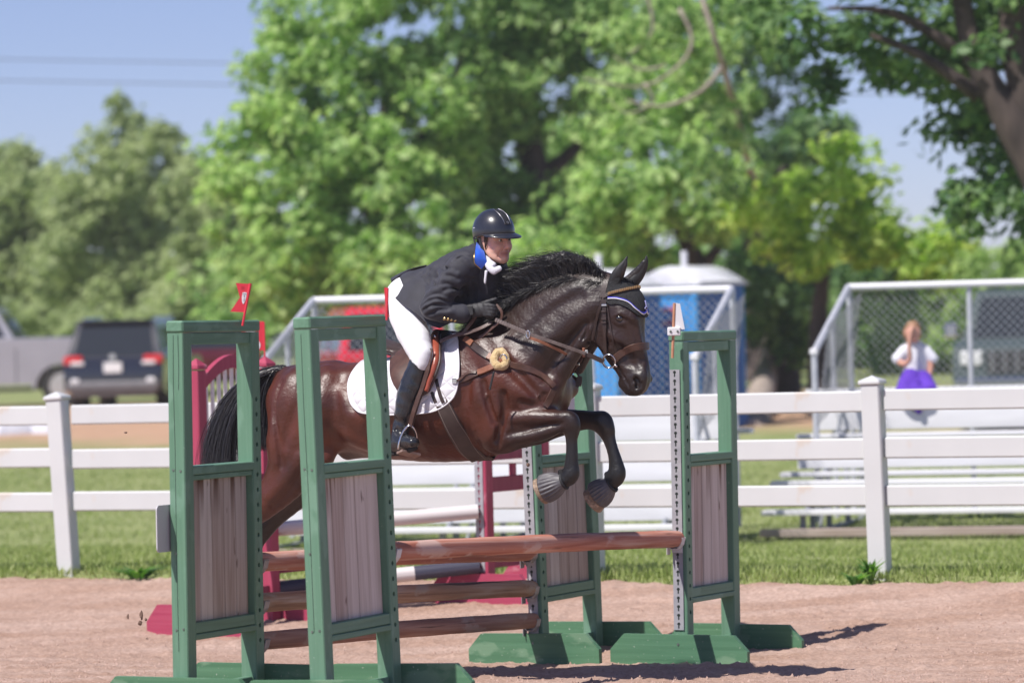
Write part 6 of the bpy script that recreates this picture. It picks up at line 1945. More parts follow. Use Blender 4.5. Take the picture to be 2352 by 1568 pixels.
    for (x, y, o) in ((1303, 818, .10), (1328, 836, .05), (1283, 873, .1), (1291, 868, .09)):
        c0 = hl(x, y, o); MB().box((c0.x, c0.y - .006, c0.z), (.022, .008, .014), .002).build('buckle', STEEL, b)
    # ---- bridle, bit and reins
    r = hroot('bridle', 'brown leather bridle with bit, reins and beaded gold browband', 'bridle')
    for mir in (False, True):
        def seg(name, pix, w, t, mm, lift=.005, par=r):
            q2 = MB(); P_, N_ = px_strap(q2, pix, w, t, lift, mir); return q2.build(name, mm, par, smooth=True), P_, N_
        hp, _, _ = seg('headpiece', [(1400, 634), (1392, 650), (1387, 670), (1386, 684)], .034, .005, LEATHER_DK, .008)
        ck, P_, N_ = seg('cheekpiece', [(1388, 680), (1389, 700), (1390, 735), (1391, 770), (1392, 800), (1394, 816)], .024, .005, LEATHER_DK, .007)
        for yy in (701, 716, 733, 741):
            p0, n0 = hs(1389.5, yy, .014, mir); MB().box(tuple(p0), (.030, .008, .012), .002).build('keeper', STEEL if yy == 701 else LEATHER_DK, ck)
        seg('throat_lash', [(1386, 686), (1378, 706), (1370, 735), (1364, 760), (1361, 780)], .015, .004, LEATHER_DK, .006)
        seg('noseband_hanger', [(1396, 700), (1400, 735), (1407, 775), (1413, 800), (1417, 817)], .009, .003, LEATHER_DK, .004)
        nb, _, _ = seg('noseband', [(1411, 826), (1417, 819), (1432, 808), (1450, 799), (1468, 795.5), (1486, 794)], .040, .006, LEATHER, .006)
        bb, P_, N_ = seg('browband', [(1385, 684), (1400, 677), (1420, 670.5), (1440, 667), (1463, 664)], .020, .004, LEATHER_DK, .014)
        bead = mat('gold_bead', (.42, .24, .10), (.55, .36, .18), rough=.3, metal=.6, scale=80) if not mir else bead
        n = 17
        for i in range(n):
            x = 1401 + 60 * i / (n - 1); y = 676.5 - 12.5 * (i / (n - 1)) ** .8
            p0, n0 = hs(x, y, .020, mir)
            q2 = MB(); q2.box((0, 0, 0), (.0085, .010, .017), .0035)
            o = q2.build('bead', bead, bb); o.location = p0
        # bit ring and mouthpiece
        c0 = hl(1399, 829, .075 if not mir else -.075)
        MB().tube([c0 + Vector((.036 * math.cos(a), -.01 * math.sin(a) * (1 if not mir else -1), .036 * math.sin(a))) for a in [i * .3491 for i in range(19)]], .0042, 8, caps=False).build('bit_ring', STEEL, r, smooth='all')
        MB().tube([hl(1412, 838, .075 if not mir else -.075), hl(1420, 843, .05 if not mir else -.05)], .007, 8).build('bit_mouthpiece', STEEL, r, smooth='all')
        # rein: laced part by the hand, plain part, buckled billet
        sg = -1 if mir else 1
        wn = Vector((0, -sg, 0))
        rein = r
        h0 = hl(1138, 734, .215 * sg) if not mir else hl(1142, 722, -.17)
        pr = [h0, hl(1175, 750, .225 * sg), hl(1213, 766, .225 * sg), hl(1280, 789, .185 * sg), hl(1345, 812, .115 * sg)]
        q2 = MB(); P_ = smooth_pts(pr, 8); q2.strap(P_, wn, .018, .004); ro = q2.build('rein', LEATHER_DK if mir else mat('grey_brown_rein', (.11, .085, .08), (.17, .135, .125), rough=.5, scale=60), r, smooth=True)
        if not mir:
            lm = mat('rein_lacing', (.24, .20, .19), rough=.6)
            for i in range(14):
                p0 = pr[0].lerp(pr[2], (i + .5) / 14.5); o = MB().box((0, 0, 0), (.007, .014, .022), .002).build('lacing', lm, ro); o.location = p0; o.rotation_euler = (0, .45, 0)
        q2 = MB(); q2.strap([hl(1346, 812, .105 * sg), hl(1366, 821, .095 * sg), hl(1386, 830, .085 * sg)], wn, .026, .008); q2.build('rein_billet', LEATHER_DK, r, smooth=True)
        p0 = hl(1341, 809, .108 * sg); o = MB().box(tuple(p0), (.014, .016, .05), .003).build('rein_stop', LEATHER_TAN, r)
        p0 = hl(1347, 808, .108 * sg); MB().box(tuple(p0), (.02, .012, .02), .003).build('buckle', STEEL, r)
    # slack of the reins lying over the withers
    q2 = MB(); P_ = smooth_pts([hl(1011, 784, .235), hl(1040, 771, .225), hl(1075, 764, .21), (hl(1105, 753, .2)), hl(1130, 740, .18)], 5); q2.strap(P_, Vector((0, -1, .3)), .020, .004); q2.build('rein_slack', LEATHER, r, smooth=True)
    q2 = MB(); P_ = smooth_pts([hl(1098, 715, .20), hl(1085, 738, .2), hl(1064, 765, .19)], 4); q2.strap(P_, Vector((0, -1, .3)), .022, .004); q2.build('rein_slack', LEATHER, r, smooth=True)
    q2 = MB(); P_ = smooth_pts([hl(1140, 700, .17), hl(1152, 715, .18), hl(1150, 735, .175), hl(1125, 758, .18), hl(1100, 778, .18), hl(1088, 786, .17)], 4); q2.strap(P_, Vector((0, -1, .3)), .016, .004); q2.build('rein_slack', LEATHER, r, smooth=True)
    # ---- ear bonnet
    eb = hroot('ear_bonnet', 'black crocheted ear bonnet with blue and white edging', 'ear bonnet')
    knit = mat('black_crochet', (.014, .015, .017), (.03, .031, .034), rough=.85, scale=120, bump=1.0, bscale=190)
    smo = mat('black_lycra', (.013, .013, .015), (.024, .024, .027), rough=.6, scale=30)
    blue_t = mat('royal_blue_trim', (.04, .04, .5), rough=.5); white_t = mat('white_trim', (.72, .72, .76), rough=.6)
    EB = [(1391, 652), (1408, 641), (1438, 638), (1464, 652), (1480, 682), (1488, 706), (1487, 722), (1477, 729), (1463, 724), (1449, 714), (1438, 706), (1420, 699), (1397, 697), (1390, 676)]
    for mir in (False, True):
        mb, rim = patch((1432, 674), EB, .004, .006, 8, mir)
        mb.build('bonnet_side', knit, eb, smooth=True)
        tr = [(1398, 684), (1410, 684), (1422, 686), (1442, 693), (1455, 706), (1466, 715.5), (1476, 718), (1482, 708), (1482, 690)]
        for dy, mm, nm in ((0, blue_t, 'blue_edging'), (2.6, white_t, 'white_edging')):
            P_ = [hs(v.x, v.y + dy * (1 if v.x < 1478 else 0) - (dy if v.x >= 1478 else 0) * 0, .014, mir)[0] for v in smooth_pts([Vector((x, y, 0)) for x, y in tr], 4)]
            MB().tube(P_, .0032, 6).build(nm, mm, eb, smooth='all')
    def ear(pts, ws, yaw):
        P_ = smooth_pts(pts, 4); k = len(P_); mb = MB(); n = 12
        for i, p in enumerate(P_):
            t = (P_[min(i + 1, k - 1)] - P_[max(i - 1, 0)]).normalized()
            sd = Vector((math.cos(yaw), math.sin(yaw), 0)); sd = (sd - t * sd.dot(t)).normalized(); fw = t.cross(sd)
            f = i / (k - 1) * (len(ws) - 1); j = min(int(f), len(ws) - 2); w = ws[j] * (1 - f + j) + ws[j + 1] * (f - j)
            for a_ in range(n):
                an = 2 * math.pi * a_ / n
                mb.v.append(p + sd * math.cos(an) * w + fw * math.sin(an) * w * .62)
        for i in range(k - 1):
            for a_ in range(n): mb.f.append((i * n + a_, i * n + (a_ + 1) % n, (i + 1) * n + (a_ + 1) % n, (i + 1) * n + a_))
        mb.f.append(tuple((k - 1) * n + a_ for a_ in range(n)))
        return mb.build('ear_sleeve', smo, eb, smooth='all')
    ear([hl(1409, 656, .05), hl(1415, 640, .056), hl(1425, 620, .058), hl(1434, 604, .056), hl(1441, 588, .052)], [.034, .036, .034, .024, .012, .002], .5)
    ear([hl(1446, 658, -.045), hl(1458, 644, -.05), hl(1470, 630, -.055), hl(1480, 612, -.055), hl(1484, 598, -.052), hl(1485, 587, -.05)], [.032, .033, .029, .022, .016, .010, .002], .5)
    # ---- bell boots
    rub = mat('grey_ribbed_rubber', (.085, .08, .088), (.12, .115, .125), rough=.5, scale=40)
    for (c0, c1, off, lab) in (((1294, 1105), (1252, 1122), .146, 'grey ribbed bell boot on the nearer fore hoof'), ((1404, 1113), (1372, 1137), -.146, 'grey ribbed bell boot on the farther fore hoof')):
        a = hl(*c0, off); bb_ = hl(*c1, off); d = (bb_ - a)
        s_ = d.normalized().cross(Vector((0, 1, 0))).normalized(); u = Vector((0, 1, 0))
        o = empty('bell_boot', HC, 0, lab, 'bell boot', 'bell boots of the horse', rot=(0, 0, math.atan2(HX.y, HX.x)))
        mb = MB(); n = 132
        rows = [(-.06, .50, 0), (-.10, .56, 0), (-.02, .60, 0), (.12, .68, 0), (.3, .84, .5), (.55, .97, 1), (.8, 1.04, 1), (1.0, 1.06, .7), (1.06, 1.03, 0), (1.0, .98, 0), (.6, .88, 0), (.1, .56, 0)]
        for t, f, rib in rows:
            for k in range(n):
                an = 2 * math.pi * k / n; rr = 31 * PXM * f * (1 + .05 * rib * math.cos(an * 22))
                mb.v.append(a + d * t + (s_ * math.cos(an) + u * math.sin(an) * .93) * rr)
        for j in range(len(rows) - 1):
            for k in range(n): mb.f.append((j * n + k, j * n + (k + 1) % n, (j + 1) * n + (k + 1) % n, (j + 1) * n + k))
        mb.build('bell', rub, o, smooth='all')
        col = MB(); col.tube([a + d * -.04 + (s_ * math.cos(an) + u * math.sin(an) * .93) * 31 * PXM * .57 for an in [i * .2618 for i in range(25)]], .0075, 6, caps=False); col.build('collar', M['black'], o, smooth='all')
tack()
# ================================================================== RIDER
PXR = 1 / 433.0
def rc(*rows):
    """rows (px, py, off, radius px, half width m)"""
    return [(hl(x, y, o), r * PXR, b / (r * PXR)) for x, y, o, r, b in rows]
def cloth_mat(name, c1, c2, rough=.75, bump=.25, fold=0.0, sheen=.25):
    return mat(name, c1, c2, rough=rough, scale=18, bump=bump, bscale=420, sheen=sheen)
COAT = cloth_mat('charcoal_show_coat', (.016, .016, .025), (.026, .026, .039), .7, sheen=.12)
BREECH = cloth_mat('white_breeches', (.76, .76, .80), (.82, .82, .85), .8, .12)
BOOT = mat('black_boot_leather', (.014, .015, .019), (.026, .027, .034), rough=.26, scale=16, bump=.1, bscale=150, coat=.3)
GLOVE = mat('black_riding_glove', (.020, .020, .023), (.036, .035, .039), rough=.55, scale=30, bump=.3, bscale=260)
SKIN = None
GOLD = mat('brass_button', (.62, .42, .18), rough=.25, metal=1.0)
def skin_mat(name):
    m = bpy.data.materials.new(name); m.use_nodes = True
    nt = m.node_tree; N = nt.nodes; L = nt.links; b = N['Principled BSDF']
    a = N.new('ShaderNodeVertexColor'); a.layer_name = 'coat'
    tc = N.new('ShaderNodeTexCoord'); n = N.new('ShaderNodeTexNoise'); n.inputs['Scale'].default_value = 45; n.inputs['Detail'].default_value = 5; L.new(tc.outputs['Object'], n.inputs['Vector'])
    r = N.new('ShaderNodeMapRange'); r.inputs[3].default_value = .8; r.inputs[4].default_value = 1.2; L.new(n.outputs['Fac'], r.inputs[0])
    mx = N.new('ShaderNodeMixRGB'); mx.blend_type = 'MULTIPLY'; mx.inputs[0].default_value = 1; L.new(a.outputs['Color'], mx.inputs[1]); L.new(r.outputs[0], mx.inputs[2])
    L.new(mx.outputs[0], b.inputs['Base Color']); b.inputs['Roughness'].default_value = .5
    b.inputs['Subsurface Weight'].default_value = .15; b.inputs['Subsurface Scale'].default_value = .006
    bp = N.new('ShaderNodeBump'); bp.inputs['Strength'].default_value = .25; bp.inputs['Distance'].default_value = .003; L.new(n.outputs['Fac'], bp.inputs['Height']); L.new(bp.outputs[0], b.inputs['Normal'])
    return m
def folds(axis_pts):
    pass
def rider():
    root = empty('person', HC, 0, 'rider in black helmet, dark coat and white breeches leaning over the horse neck', 'person', rot=(0, 0, math.atan2(HX.y, HX.x)))
    # ---------------- head frame (horse-local): face turned towards the camera
    hc = hl(1135, 543, .05)
    yaw = math.radians(-24); pit = math.radians(-6); rl = math.radians(2)
    HF = Matrix.Translation(hc) @ Matrix.Rotation(yaw, 4, 'Z') @ Matrix.Rotation(-pit, 4, 'Y') @ Matrix.Rotation(rl, 4, 'X')
    def hp(x, y, z): return HF @ Vector((x, y, z))
    SK = (.70, .41, .32); LIP = (.42, .14, .125); SH = (.38, .18, .14); RED = (.72, .37, .29)
    # the body proper: head, neck, trunk and limbs as one surface, hidden by clothing except face and wrists
    def face(Bl):
        def c(rows, bl, col, mode=1): Bl.chain([(Vector(p), r, k) for p, r, k in rows], bl, col, sub=3, mode=mode)
        c([((-.015, 0, .02), .088, .86)], .02, SK)
        c([((.02, 0, -.02), .078, .86), ((.042, 0, -.06), .062, .88)], .03, SK)
        for s in (1, -1):
            c([((-.005, .058 * s, -.055), .022, 1), ((.035, .045 * s, -.098), .020, 1), ((.072, .016 * s, -.118), .018, 1)], .03, SK)
            c([((.066, .036 * s, -.048), .026, 1), ((.052, .046 * s, -.035), .022, 1)], .025, RED)      # cheek
            c([((.090, .012 * s, .012), .012, 1), ((.082, .036 * s, .012), .012, 1), ((.066, .056 * s, .004), .011, 1)], .018, SK)      # brow
            c([((.106, .030 * s, -.012), .0145, 1), ((.094, .040 * s, -.014), .012, 1)], .010, SH, -1)
            c([((.094, .018 * s, -.004), .0045, 1), ((.0925, .032 * s, -.002), .005, 1), ((.082, .045 * s, -.009), .0045, 1)], .006, SK)      # upper lid
            c([((.092, .020 * s, -.021), .004, 1), ((.0905, .032 * s, -.0235), .0045, 1), ((.082, .043 * s, -.018), .004, 1)], .006, SH)      # pouch under the eye
            c([((.101, .013 * s, -.056), .0085, 1)], .008, RED)      # nostril wing
            c([((.110, .0075 * s, -.066), .0035, 1)], .004, (.08, .03, .025), -1)
            c([((.098, .020 * s, -.055), .003, 1), ((.088, .034 * s, -.080), .003, 1), ((.078, .034 * s, -.100), .003, 1)], .008, SH, -1)      # fold beside the mouth
            c([((.0, .074 * s, -.03), .012, .5), ((-.012, .078 * s, -.012), .015, .5), ((-.012, .076 * s, -.042), .010, .5)], .01, SK)      # ear
        c([((.090, 0, .006), .010, 1), ((.104, 0, -.022), .0105, 1), ((.114, 0, -.046), .0125, 1), ((.112, 0, -.054), .010, 1)], .010, RED)      # nose
        c([((.090, .022, -.083), .0055, 1), ((.1005, .006, -.0785), .007, 1), ((.1005, -.006, -.0785), .007, 1), ((.090, -.022, -.083), .0055, 1)], .008, LIP)
        c([((.088, .020, -.090), .006, 1), ((.0985, 0, -.0925), .0085, 1), ((.088, -.020, -.090), .006, 1)], .008, LIP)
        c([((.098, .027, -.0865), .0022, 1), ((.108, 0, -.0850), .0022, 1), ((.098, -.027, -.0865), .0022, 1)], .003, (.12, .03, .03), -1)
        c([((.083, 0, -.112), .020, 1), ((.078, 0, -.118), .019, 1)], .015, SK)      # chin
        c([((-.01, 0, -.08), .052, 1), ((-.045, 0, -.15), .054, 1), ((-.07, 0, -.19), .058, 1)], .03, SK)      # neck
    Bh = Blend(); face(Bh)
    Vh, Fh = Bh.mesh(.0026, None, 1)
    Ch = Bh.colours(Vh, .006)
    Vh = (np.array(HF.to_3x3()) @ Vh.T).T + np.array(HF.translation)
    Bb = Blend()
    Bb.chain(rc((1108, 592, .03, 20, .05), (1085, 628, 0, 38, .10), (1040, 648, 0, 40, .11), (990, 664, 0, 36, .11), (945, 674, 0, 28, .10)), .03, SK)
    for s in (1, -1):
        Bb.chain(rc((1078, 614, .13 * s, 13, .03), (1034, 642, .21 * s, 12, .028), (996, 705, .28 * s, 11, .025), (1030, 717, .25 * s, 10, .024), (1076, 714, .195 * s, 12, .027)), .02, SK)
        Bb.chain(rc((940, 682, .08 * s, 20, .05), (942, 740, .18 * s, 20, .045), (960, 812, .275 * s, 14, .035), (944, 890, .305 * s, 16, .035), (922, 975, .315 * s, 12, .03), (918, 1010, .325 * s, 12, .03)), .03, SK)
    Vb, Fb = Bb.mesh(.014, None, 1)
    sm = skin_mat('weathered_skin')
    V = np.concatenate([Vb, Vh]); F = np.concatenate([Fb, Fh + len(Vb)])
    C = np.concatenate([np.tile(np.array(SK), (len(Vb), 1)), Ch])
    np_mesh('body', V, F, sm, root, smooth=True, colors=C)
    # eyes
    ew = mat('eye_white', (.62, .56, .53), rough=.2); ei = mat('iris_grey', (.03, .022, .02), rough=.1)
    for s in (1, -1):
        c = hp(.083, .031 * s, -.012)
        mb = MB()
        def ball(mb, c, r, n=12, m=8):
            b0 = len(mb.v)
            for j in range(m + 1):
                a = math.pi * j / m
                for k in range(n):
                    b = 2 * math.pi * k / n; mb.v.append((c.x + r * math.sin(a) * math.cos(b), c.y + r * math.sin(a) * math.sin(b), c.z + r * math.cos(a)))
            for j in range(m):
                for k in range(n): mb.f.append((b0 + j * n + k, b0 + j * n + (k + 1) % n, b0 + (j + 1) * n + (k + 1) % n, b0 + (j + 1) * n + k))
        ball(mb, c, .0115); eo = mb.build('eye', ew, root, smooth='all')
        mi = MB(); ball(mi, hp(.0902, .030 * s, -.012), .0068, 10, 6); mi.build('iris', ei, eo, smooth='all')
    # eyebrows and hair
    hairm = mat('brown_grey_hair', (.05, .028, .018), (.10, .06, .04), rough=.6, scale=60)
    hm = MB()
    for s in (1, -1):
        hm.tube([hp(.1015, .014 * s, .013), hp(.0945, .032 * s, .018), hp(.078, .052 * s, .013)], [.0035, .0052, .0025], 6)
    for i in range(70):
        s = -1 if i % 2 else 1
        a = rng.random()
        p0 = hp(.035 - .06 * a, .066 * s + .006 * s * math.sin(a * 3), .03); p1 = hp(.030 - .06 * a + rng.gauss(0, .006), .078 * s, -.02); p2 = hp(.022 - .055 * a + rng.gauss(0, .01), .073 * s, -.055 - .03 * rng.random())
        hm.tube([p0, p0.lerp(p1, .6), p1, p2], [.003, .003, .0025, .0006], 4)
    for i in range(60):
        a = (rng.random() - .5) * 1.6
        p0 = hp(-.095 * math.cos(a) + .0, .085 * math.sin(a), -.02); p2 = hp(-.085 * math.cos(a), .07 * math.sin(a), -.085 - .03 * rng.random())
        hm.tube([p0, p0.lerp(p2, .5) + (p0 - hc) * .06, p2], [.004, .0035, .001], 4)
    ho = hm.build('hair', hairm, root, smooth='all'); ho['kind'] = 'stuff'
    # ---------------- helmet
    shell = mat('satin_black_helmet', (.018, .020, .030), (.026, .028, .040), rough=.30, scale=40, coat=.35)
    trim = mat('helmet_panel', (.012, .013, .017), (.022, .022, .026), rough=.55, scale=200, bump=.5, bscale=420)
    def hpt(th, ph, off=0.0):
        """th: 0 top .. ; ph: 0 front, pi/2 left"""
        rx = .128 + off; ry = .104 + off; rz = .120 + off
        x = rx * math.sin(th) * math.cos(ph) - .006; y = ry * math.sin(th) * math.sin(ph); z = rz * math.cos(th) + .028
        return hp(x, y, z)
    mb = MB(); n, m = 48, 18
    def th_max(ph):
        f = (1 + math.cos(ph)) / 2      # 1 front, 0 back
        return 1.62 + .40 * (1 - f) ** 1.5
    for j in range(m + 1):
        for k in range(n):
            ph = 2 * math.pi * k / n; th = th_max(ph) * j / m
            mb.v.append(hpt(th, ph))
    for k in range(n):       # inner lip
        ph = 2 * math.pi * k / n; mb.v.append(hpt(th_max(ph), ph, -.010))
    for k in range(n):
        ph = 2 * math.pi * k / n; mb.v.append(hpt(th_max(ph) * .7, ph, -.012))
    for j in range(m + 2):
        for k in range(n): mb.f.append((j * n + k, j * n + (k + 1) % n, (j + 1) * n + (k + 1) % n, (j + 1) * n + k))
    hel = mb.build('helmet', shell, root, smooth='all')
    # peak
    pk = MB(); nn = 21
    rows = []
    for off_, dz in ((-.004, .006), (.0, 0.0), (1.0, 0)):
        row = []
        for i in range(nn):
            ph = -1.35 + 2.7 * i / (nn - 1); w = max(0, math.cos(ph / 1.35 * math.pi / 2)) ** .7
            p = hpt(th_max(ph) - .03, ph, .001); o = hpt(th_max(ph), ph, .0)
            d = HF.to_3x3() @ Vector((math.cos(ph * .7), math.sin(ph * .7), -.30))
            row.append((p, o, d, w))
        rows = row
    top = []; bot = []
    for j in range(5):
        for (p, o, d, w) in rows:
            t = j / 4; q = p + d * (.052 * w * t) + HF.to_3x3() @ Vector((0, 0, -.006 * t * t * w)); pk.v.append(q)
    for j in range(5):
        for (p, o, d, w) in rows:
            t = 1 - j / 4; q = o + d * (.052 * w * t) + HF.to_3x3() @ Vector((0, 0, -.006 * t * t * w - .001)); pk.v.append(q)
    for j in range(9):
        for i in range(nn - 1): pk.f.append((j * nn + i, j * nn + i + 1, (j + 1) * nn + i + 1, (j + 1) * nn + i))
    pk.build('peak', shell, hel, smooth='all')
    # front panel: dark strip widening towards the crown, with bright edging
    def panel_edge(s, t):      # t 0 at brow .. 1 crown
        th = 1.18 - 1.02 * t; ph = s * (.20 + .20 * t + .55 * t ** 3)
        return th, ph
    pn = MB(); a_, b_ = 12, 8
    for i in range(a_ + 1):
        for k in range(b_ + 1):
            t = i / a_; th, ph0 = panel_edge(1, t); pn.v.append(hpt(th, -ph0 + 2 * ph0 * k / b_, .0025))
    for i in range(a_):
        for k in range(b_): q = i * (b_ + 1) + k; pn.f.append((q, q + 1, q + b_ + 2, q + b_ + 1))
    pn.build('front_panel', trim, hel, smooth='all')
    for s in (1, -1):
        MB().tube([hpt(*panel_edge(s, t / 14), .003) for t in range(15)], .0018, 6).build('panel_edging', mat('dark_chrome', (.35, .35, .38), rough=.3, metal=.9) if s == 1 else bpy.data.materials['dark_chrome'], hel, smooth='all')
    em = MB()
    e0 = [hpt(1.20, -.17, .004), hpt(1.20, .17, .004), hpt(1.02, .20, .004), hpt(1.02, -.20, .004)]
    em.add(e0, [(0, 1, 2, 3)]); eo = em.build('front_emblem', trim, hel)
    em = MB(); em.tube([hpt(1.11 + .05 * math.cos(a), .055 * math.sin(a), .005) for a in [i * .5236 for i in range(13)]], .0014, 5, caps=False); em.build('emblem_ring', bpy.data.materials['dark_chrome'], eo, smooth='all')
    MB().tube([hpt(th_max(ph) - .02, ph, .001) for ph in [i * 2 * math.pi / 40 for i in range(41)]], .0028, 6, caps=False).build('rim_band', trim, hel, smooth='all')
    for s in (1, -1): MB().tube([hpt(1.42, s * 1.95, .0), hpt(1.42, s * 1.95, .003)], .004, 8).build('rivet', STEEL, hel, smooth='all')
    st = MB()
    for s in (1, -1):
        st.strap(smooth_pts([hp(-.012, .094 * s, .0), hp(-.002, .092 * s, -.035), hp(.008, .087 * s, -.064), hp(.030, .074 * s, -.100), hp(.052, .050 * s, -.132), hp(.064, .014 * s, -.146)], 3), Vector(HF.to_3x3() @ Vector((.2, s, -.3))), .016, .003)
        st.strap(smooth_pts([hp(-.07, .084 * s, -.01), hp(-.045, .088 * s, -.045), hp(-.002, .089 * s, -.075)], 3), Vector(HF.to_3x3() @ Vector((0, s, 0))), .012, .0025)
    st.build('chin_strap', M['black'], hel, smooth=True)
    # ---------------- breeches
    Bq = Blend()
    Bq.chain(rc((990, 672, 0, 40, .14), (950, 672, 0, 42, .165), (928, 672, 0, 30, .15)), .04)
    for s in (1, -1):
        Bq.chain(rc((932, 676, .075 * s, 36, .09), (931, 712, .13 * s, 40, .097), (942, 748, .19 * s, 39, .09), (956, 782, .245 * s, 35.5, .08), (966, 812, .285 * s, 28, .068), (965, 838, .295 * s, 23, .058), (957, 862, .30 * s, 22, .054)), .04)
        Bq.chain(rc((972, 812, .30 * s, 20, .05), (972, 835, .305 * s, 17, .045)), .03)
    def bdisp(x, y, z):
        return .0018 * np.sin(z * 46 + x * 30 + y * 12) * np.exp(-((z - .95) / .2) ** 2) + .0014 * np.sin(x * 44 - z * 31)
    V, F = Bq.mesh(.008, bdisp, 1)
    np_mesh('breeches', V, F, BREECH, root, smooth=True)
    # ---------------- boots
    for s in (1, -1):
        Bt = Blend()
        Bt.chain(rc((963, 838, .298 * s, 25.5, .062), (956, 862, .303 * s, 28, .063), (943, 898, .31 * s, 30.5, .065), (932, 940, .316 * s, 26.5, .056), (922, 976, .322 * s, 20.5, .045), (917, 1003, .328 * s, 20, .044)), .02)
        Bt.chain(rc((908, 1022, .325 * s, 18, .040), (920, 1016, .345 * s, 19, .042), (936, 1014, .375 * s, 17, .042), (950, 1016, .405 * s, 13, .040)), .025)
        # wrinkles at the ankle
        for k in range(4):
            Bt.chain(rc((899 + 3 * k, 960 + 9 * k, .36 * s, 4, .02), (922, 968 + 9 * k, .385 * s, 3.5, .02), (941 - 2 * k, 962 + 9 * k, .355 * s, 4, .02)), .016, mode=-1)
        V, F = Bt.mesh(.0065, lambda x, y, z: .002 * np.sin(z * 70 + x * 40) * np.sin(y * 50 + z * 30), 1)
        # open top: cut the shaft with a slanting plane
        c = V[F].mean(1); topz = hl(960, 840, .3).z; 
        keep = c[:, 2] < topz + .018 - (c[:, 0] - hl(960, 840, .3).x) * .75
        bo = np_mesh('boot', V, F[keep], BOOT, root, smooth=True)
        sp = MB(); sp.tube(rc_pts((898, 1034, .30 * s), (915, 1036, .33 * s), (935, 1034, .36 * s), (955, 1028, .40 * s)), [.016, .019, .018, .014], 8); so = sp.build('sole', M['black'], bo, smooth='all')
        hh = hl(903, 1040, .31 * s); MB().box(tuple(hh), (.06, .065, .03), .008).build('heel', M['black'], bo)
        lc = MB()
        for k in range(5):
            a = hl(914 + 5 * k, 990 + 5.5 * k, (.366 + .008 * k) * s); b = hl(930 + 4 * k, 991 + 5 * k, (.362 + .010 * k) * s)
            lc.tube([a, a.lerp(b, .5) + Vector((0, -.006 * s, .006)), b], .0022, 5)
        lc.build('lace', M['black'], bo)
        MB().box(tuple(hl(941, 846, .362 * s)), (.012, .006, .10), .003).build('zip_tab', M['black'], bo).rotation_euler = (0, .28, 0)
    # ---------------- coat
    Bc = Blend()
    Bc.chain(rc((958, 668, 0, 50, .165), (1000, 663, 0, 56, .165), (1045, 645, 0, 64, .175), (1085, 628, 0, 65, .180), (1112, 612, .01, 50, .145)), .04)
    Bc.chain(rc((1128, 640, 0, 38, .13), (1130, 670, 0, 34, .12), (1110, 700, 0, 30, .12), (1060, 715, 0, 30, .13)), .05)
    Bc.chain(rc((1100, 578, .02, 22, .07), (1112, 588, .03, 22, .07)), .02)
    for s in (1, -1):
        Bc.chain(rc((1085, 602, .13 * s, 34, .07), (1062, 612, .185 * s, 35, .065), (1038, 640, .225 * s, 32, .06), (1012, 680, .265 * s, 30, .058), (993, 706, .285 * s, 28, .056)), .03)
        if s > 0: Bc.chain(rc((993, 706, .285, 28, .056), (1015, 716, .265, 25, .052), (1042, 719, .24, 23.5, .048), (1062, 720, .222, 22.5, .046)), .02)
        else: Bc.chain(rc((993, 706, -.285, 28, .056), (1035, 712, -.25, 25, .05), (1080, 708, -.20, 22.5, .046)), .02)
    # creases of the bent sleeve and pulled back
    rel = relief_tool(Bc, .011, PXR)
    def fold(pts, w=5, d=.009):
        rel(pts, w, -d, .012, None, mirror=False)
        rel([(x + 3, y + 7) for x, y in pts], w * 1.2, d * .6, .014, None, mirror=False)
    for pts in ([(972, 690), (985, 680), (1002, 676), (1022, 680)], [(968, 704), (984, 692), (1004, 688), (1028, 694)], [(972, 714), (990, 704), (1012, 702), (1036, 708)], [(985, 722), (1004, 714), (1028, 712)],
                [(984, 664), (1000, 656), (1020, 652), (1040, 658)], [(998, 640), (1014, 634), (1034, 634), (1050, 642)], [(1012, 622), (1030, 618), (1048, 624)], [(1022, 668), (1040, 664), (1056, 672)]):
        fold(pts)
    for pts in ([(985, 620), (990, 640), (988, 660)], [(1004, 612), (1010, 628), (1006, 645)], [(968, 626), (974, 648), (978, 668)], [(1052, 583), (1070, 592), (1084, 606)], [(1070, 640), (1078, 660), (1076, 684)], [(1090, 640), (1096, 664), (1094, 690)]):
        fold(pts, 6, .009)
    rel([(1082, 590), (1066, 588), (1048, 596), (1036, 608)], 2.2, -.004, .004, None, mirror=False)
    def cdisp(x, y, z):
        return .0016 * np.sin(x * 38 + z * 52 + 2 * np.sin(y * 15)) * np.sin(x * 17 - z * 23) + .0012 * np.sin(z * 120 + x * 60) * np.sin(x * 33)
    V, F = Bc.mesh(.0062, cdisp, 1)
    coat = np_mesh('coat', V, F, COAT, root, smooth=True)
    # skirts of the coat: draped sheets with thickness
    def sheet_grid(name, rows, thick=.004, k=4, ripple=.006):
        G = []
        cols = [smooth_pts([Vector(r[c]) for r in rows], k) for c in range(len(rows[0]))]
        nr = len(cols[0])
        for i in range(nr): G.append(smooth_pts([cols[c][i] for c in range(len(cols))], k))
        nc = len(G[0]); mb = MB()
        def nrm(i, j):
            a = G[min(i + 1, nr - 1)][j] - G[max(i - 1, 0)][j]; b = G[i][min(j + 1, nc - 1)] - G[i][max(j - 1, 0)]
            n_ = a.cross(b); return n_.normalized() if n_.length > 1e-9 else Vector((0, -1, 0))
        for side in (0, 1):
            for i in range(nr):
                for j in range(nc):
                    f = i / (nr - 1)
                    mb.v.append(G[i][j] + nrm(i, j) * (thick * side + ripple * f * math.sin(j * .75 + i * .3)))
        N_ = nr * nc
        for i in range(nr - 1):
            for j in range(nc - 1):
                q = i * nc + j; mb.f.append((q, q + 1, q + nc + 1, q + nc)); q += N_; mb.f.append((q, q + nc, q + nc + 1, q + 1))
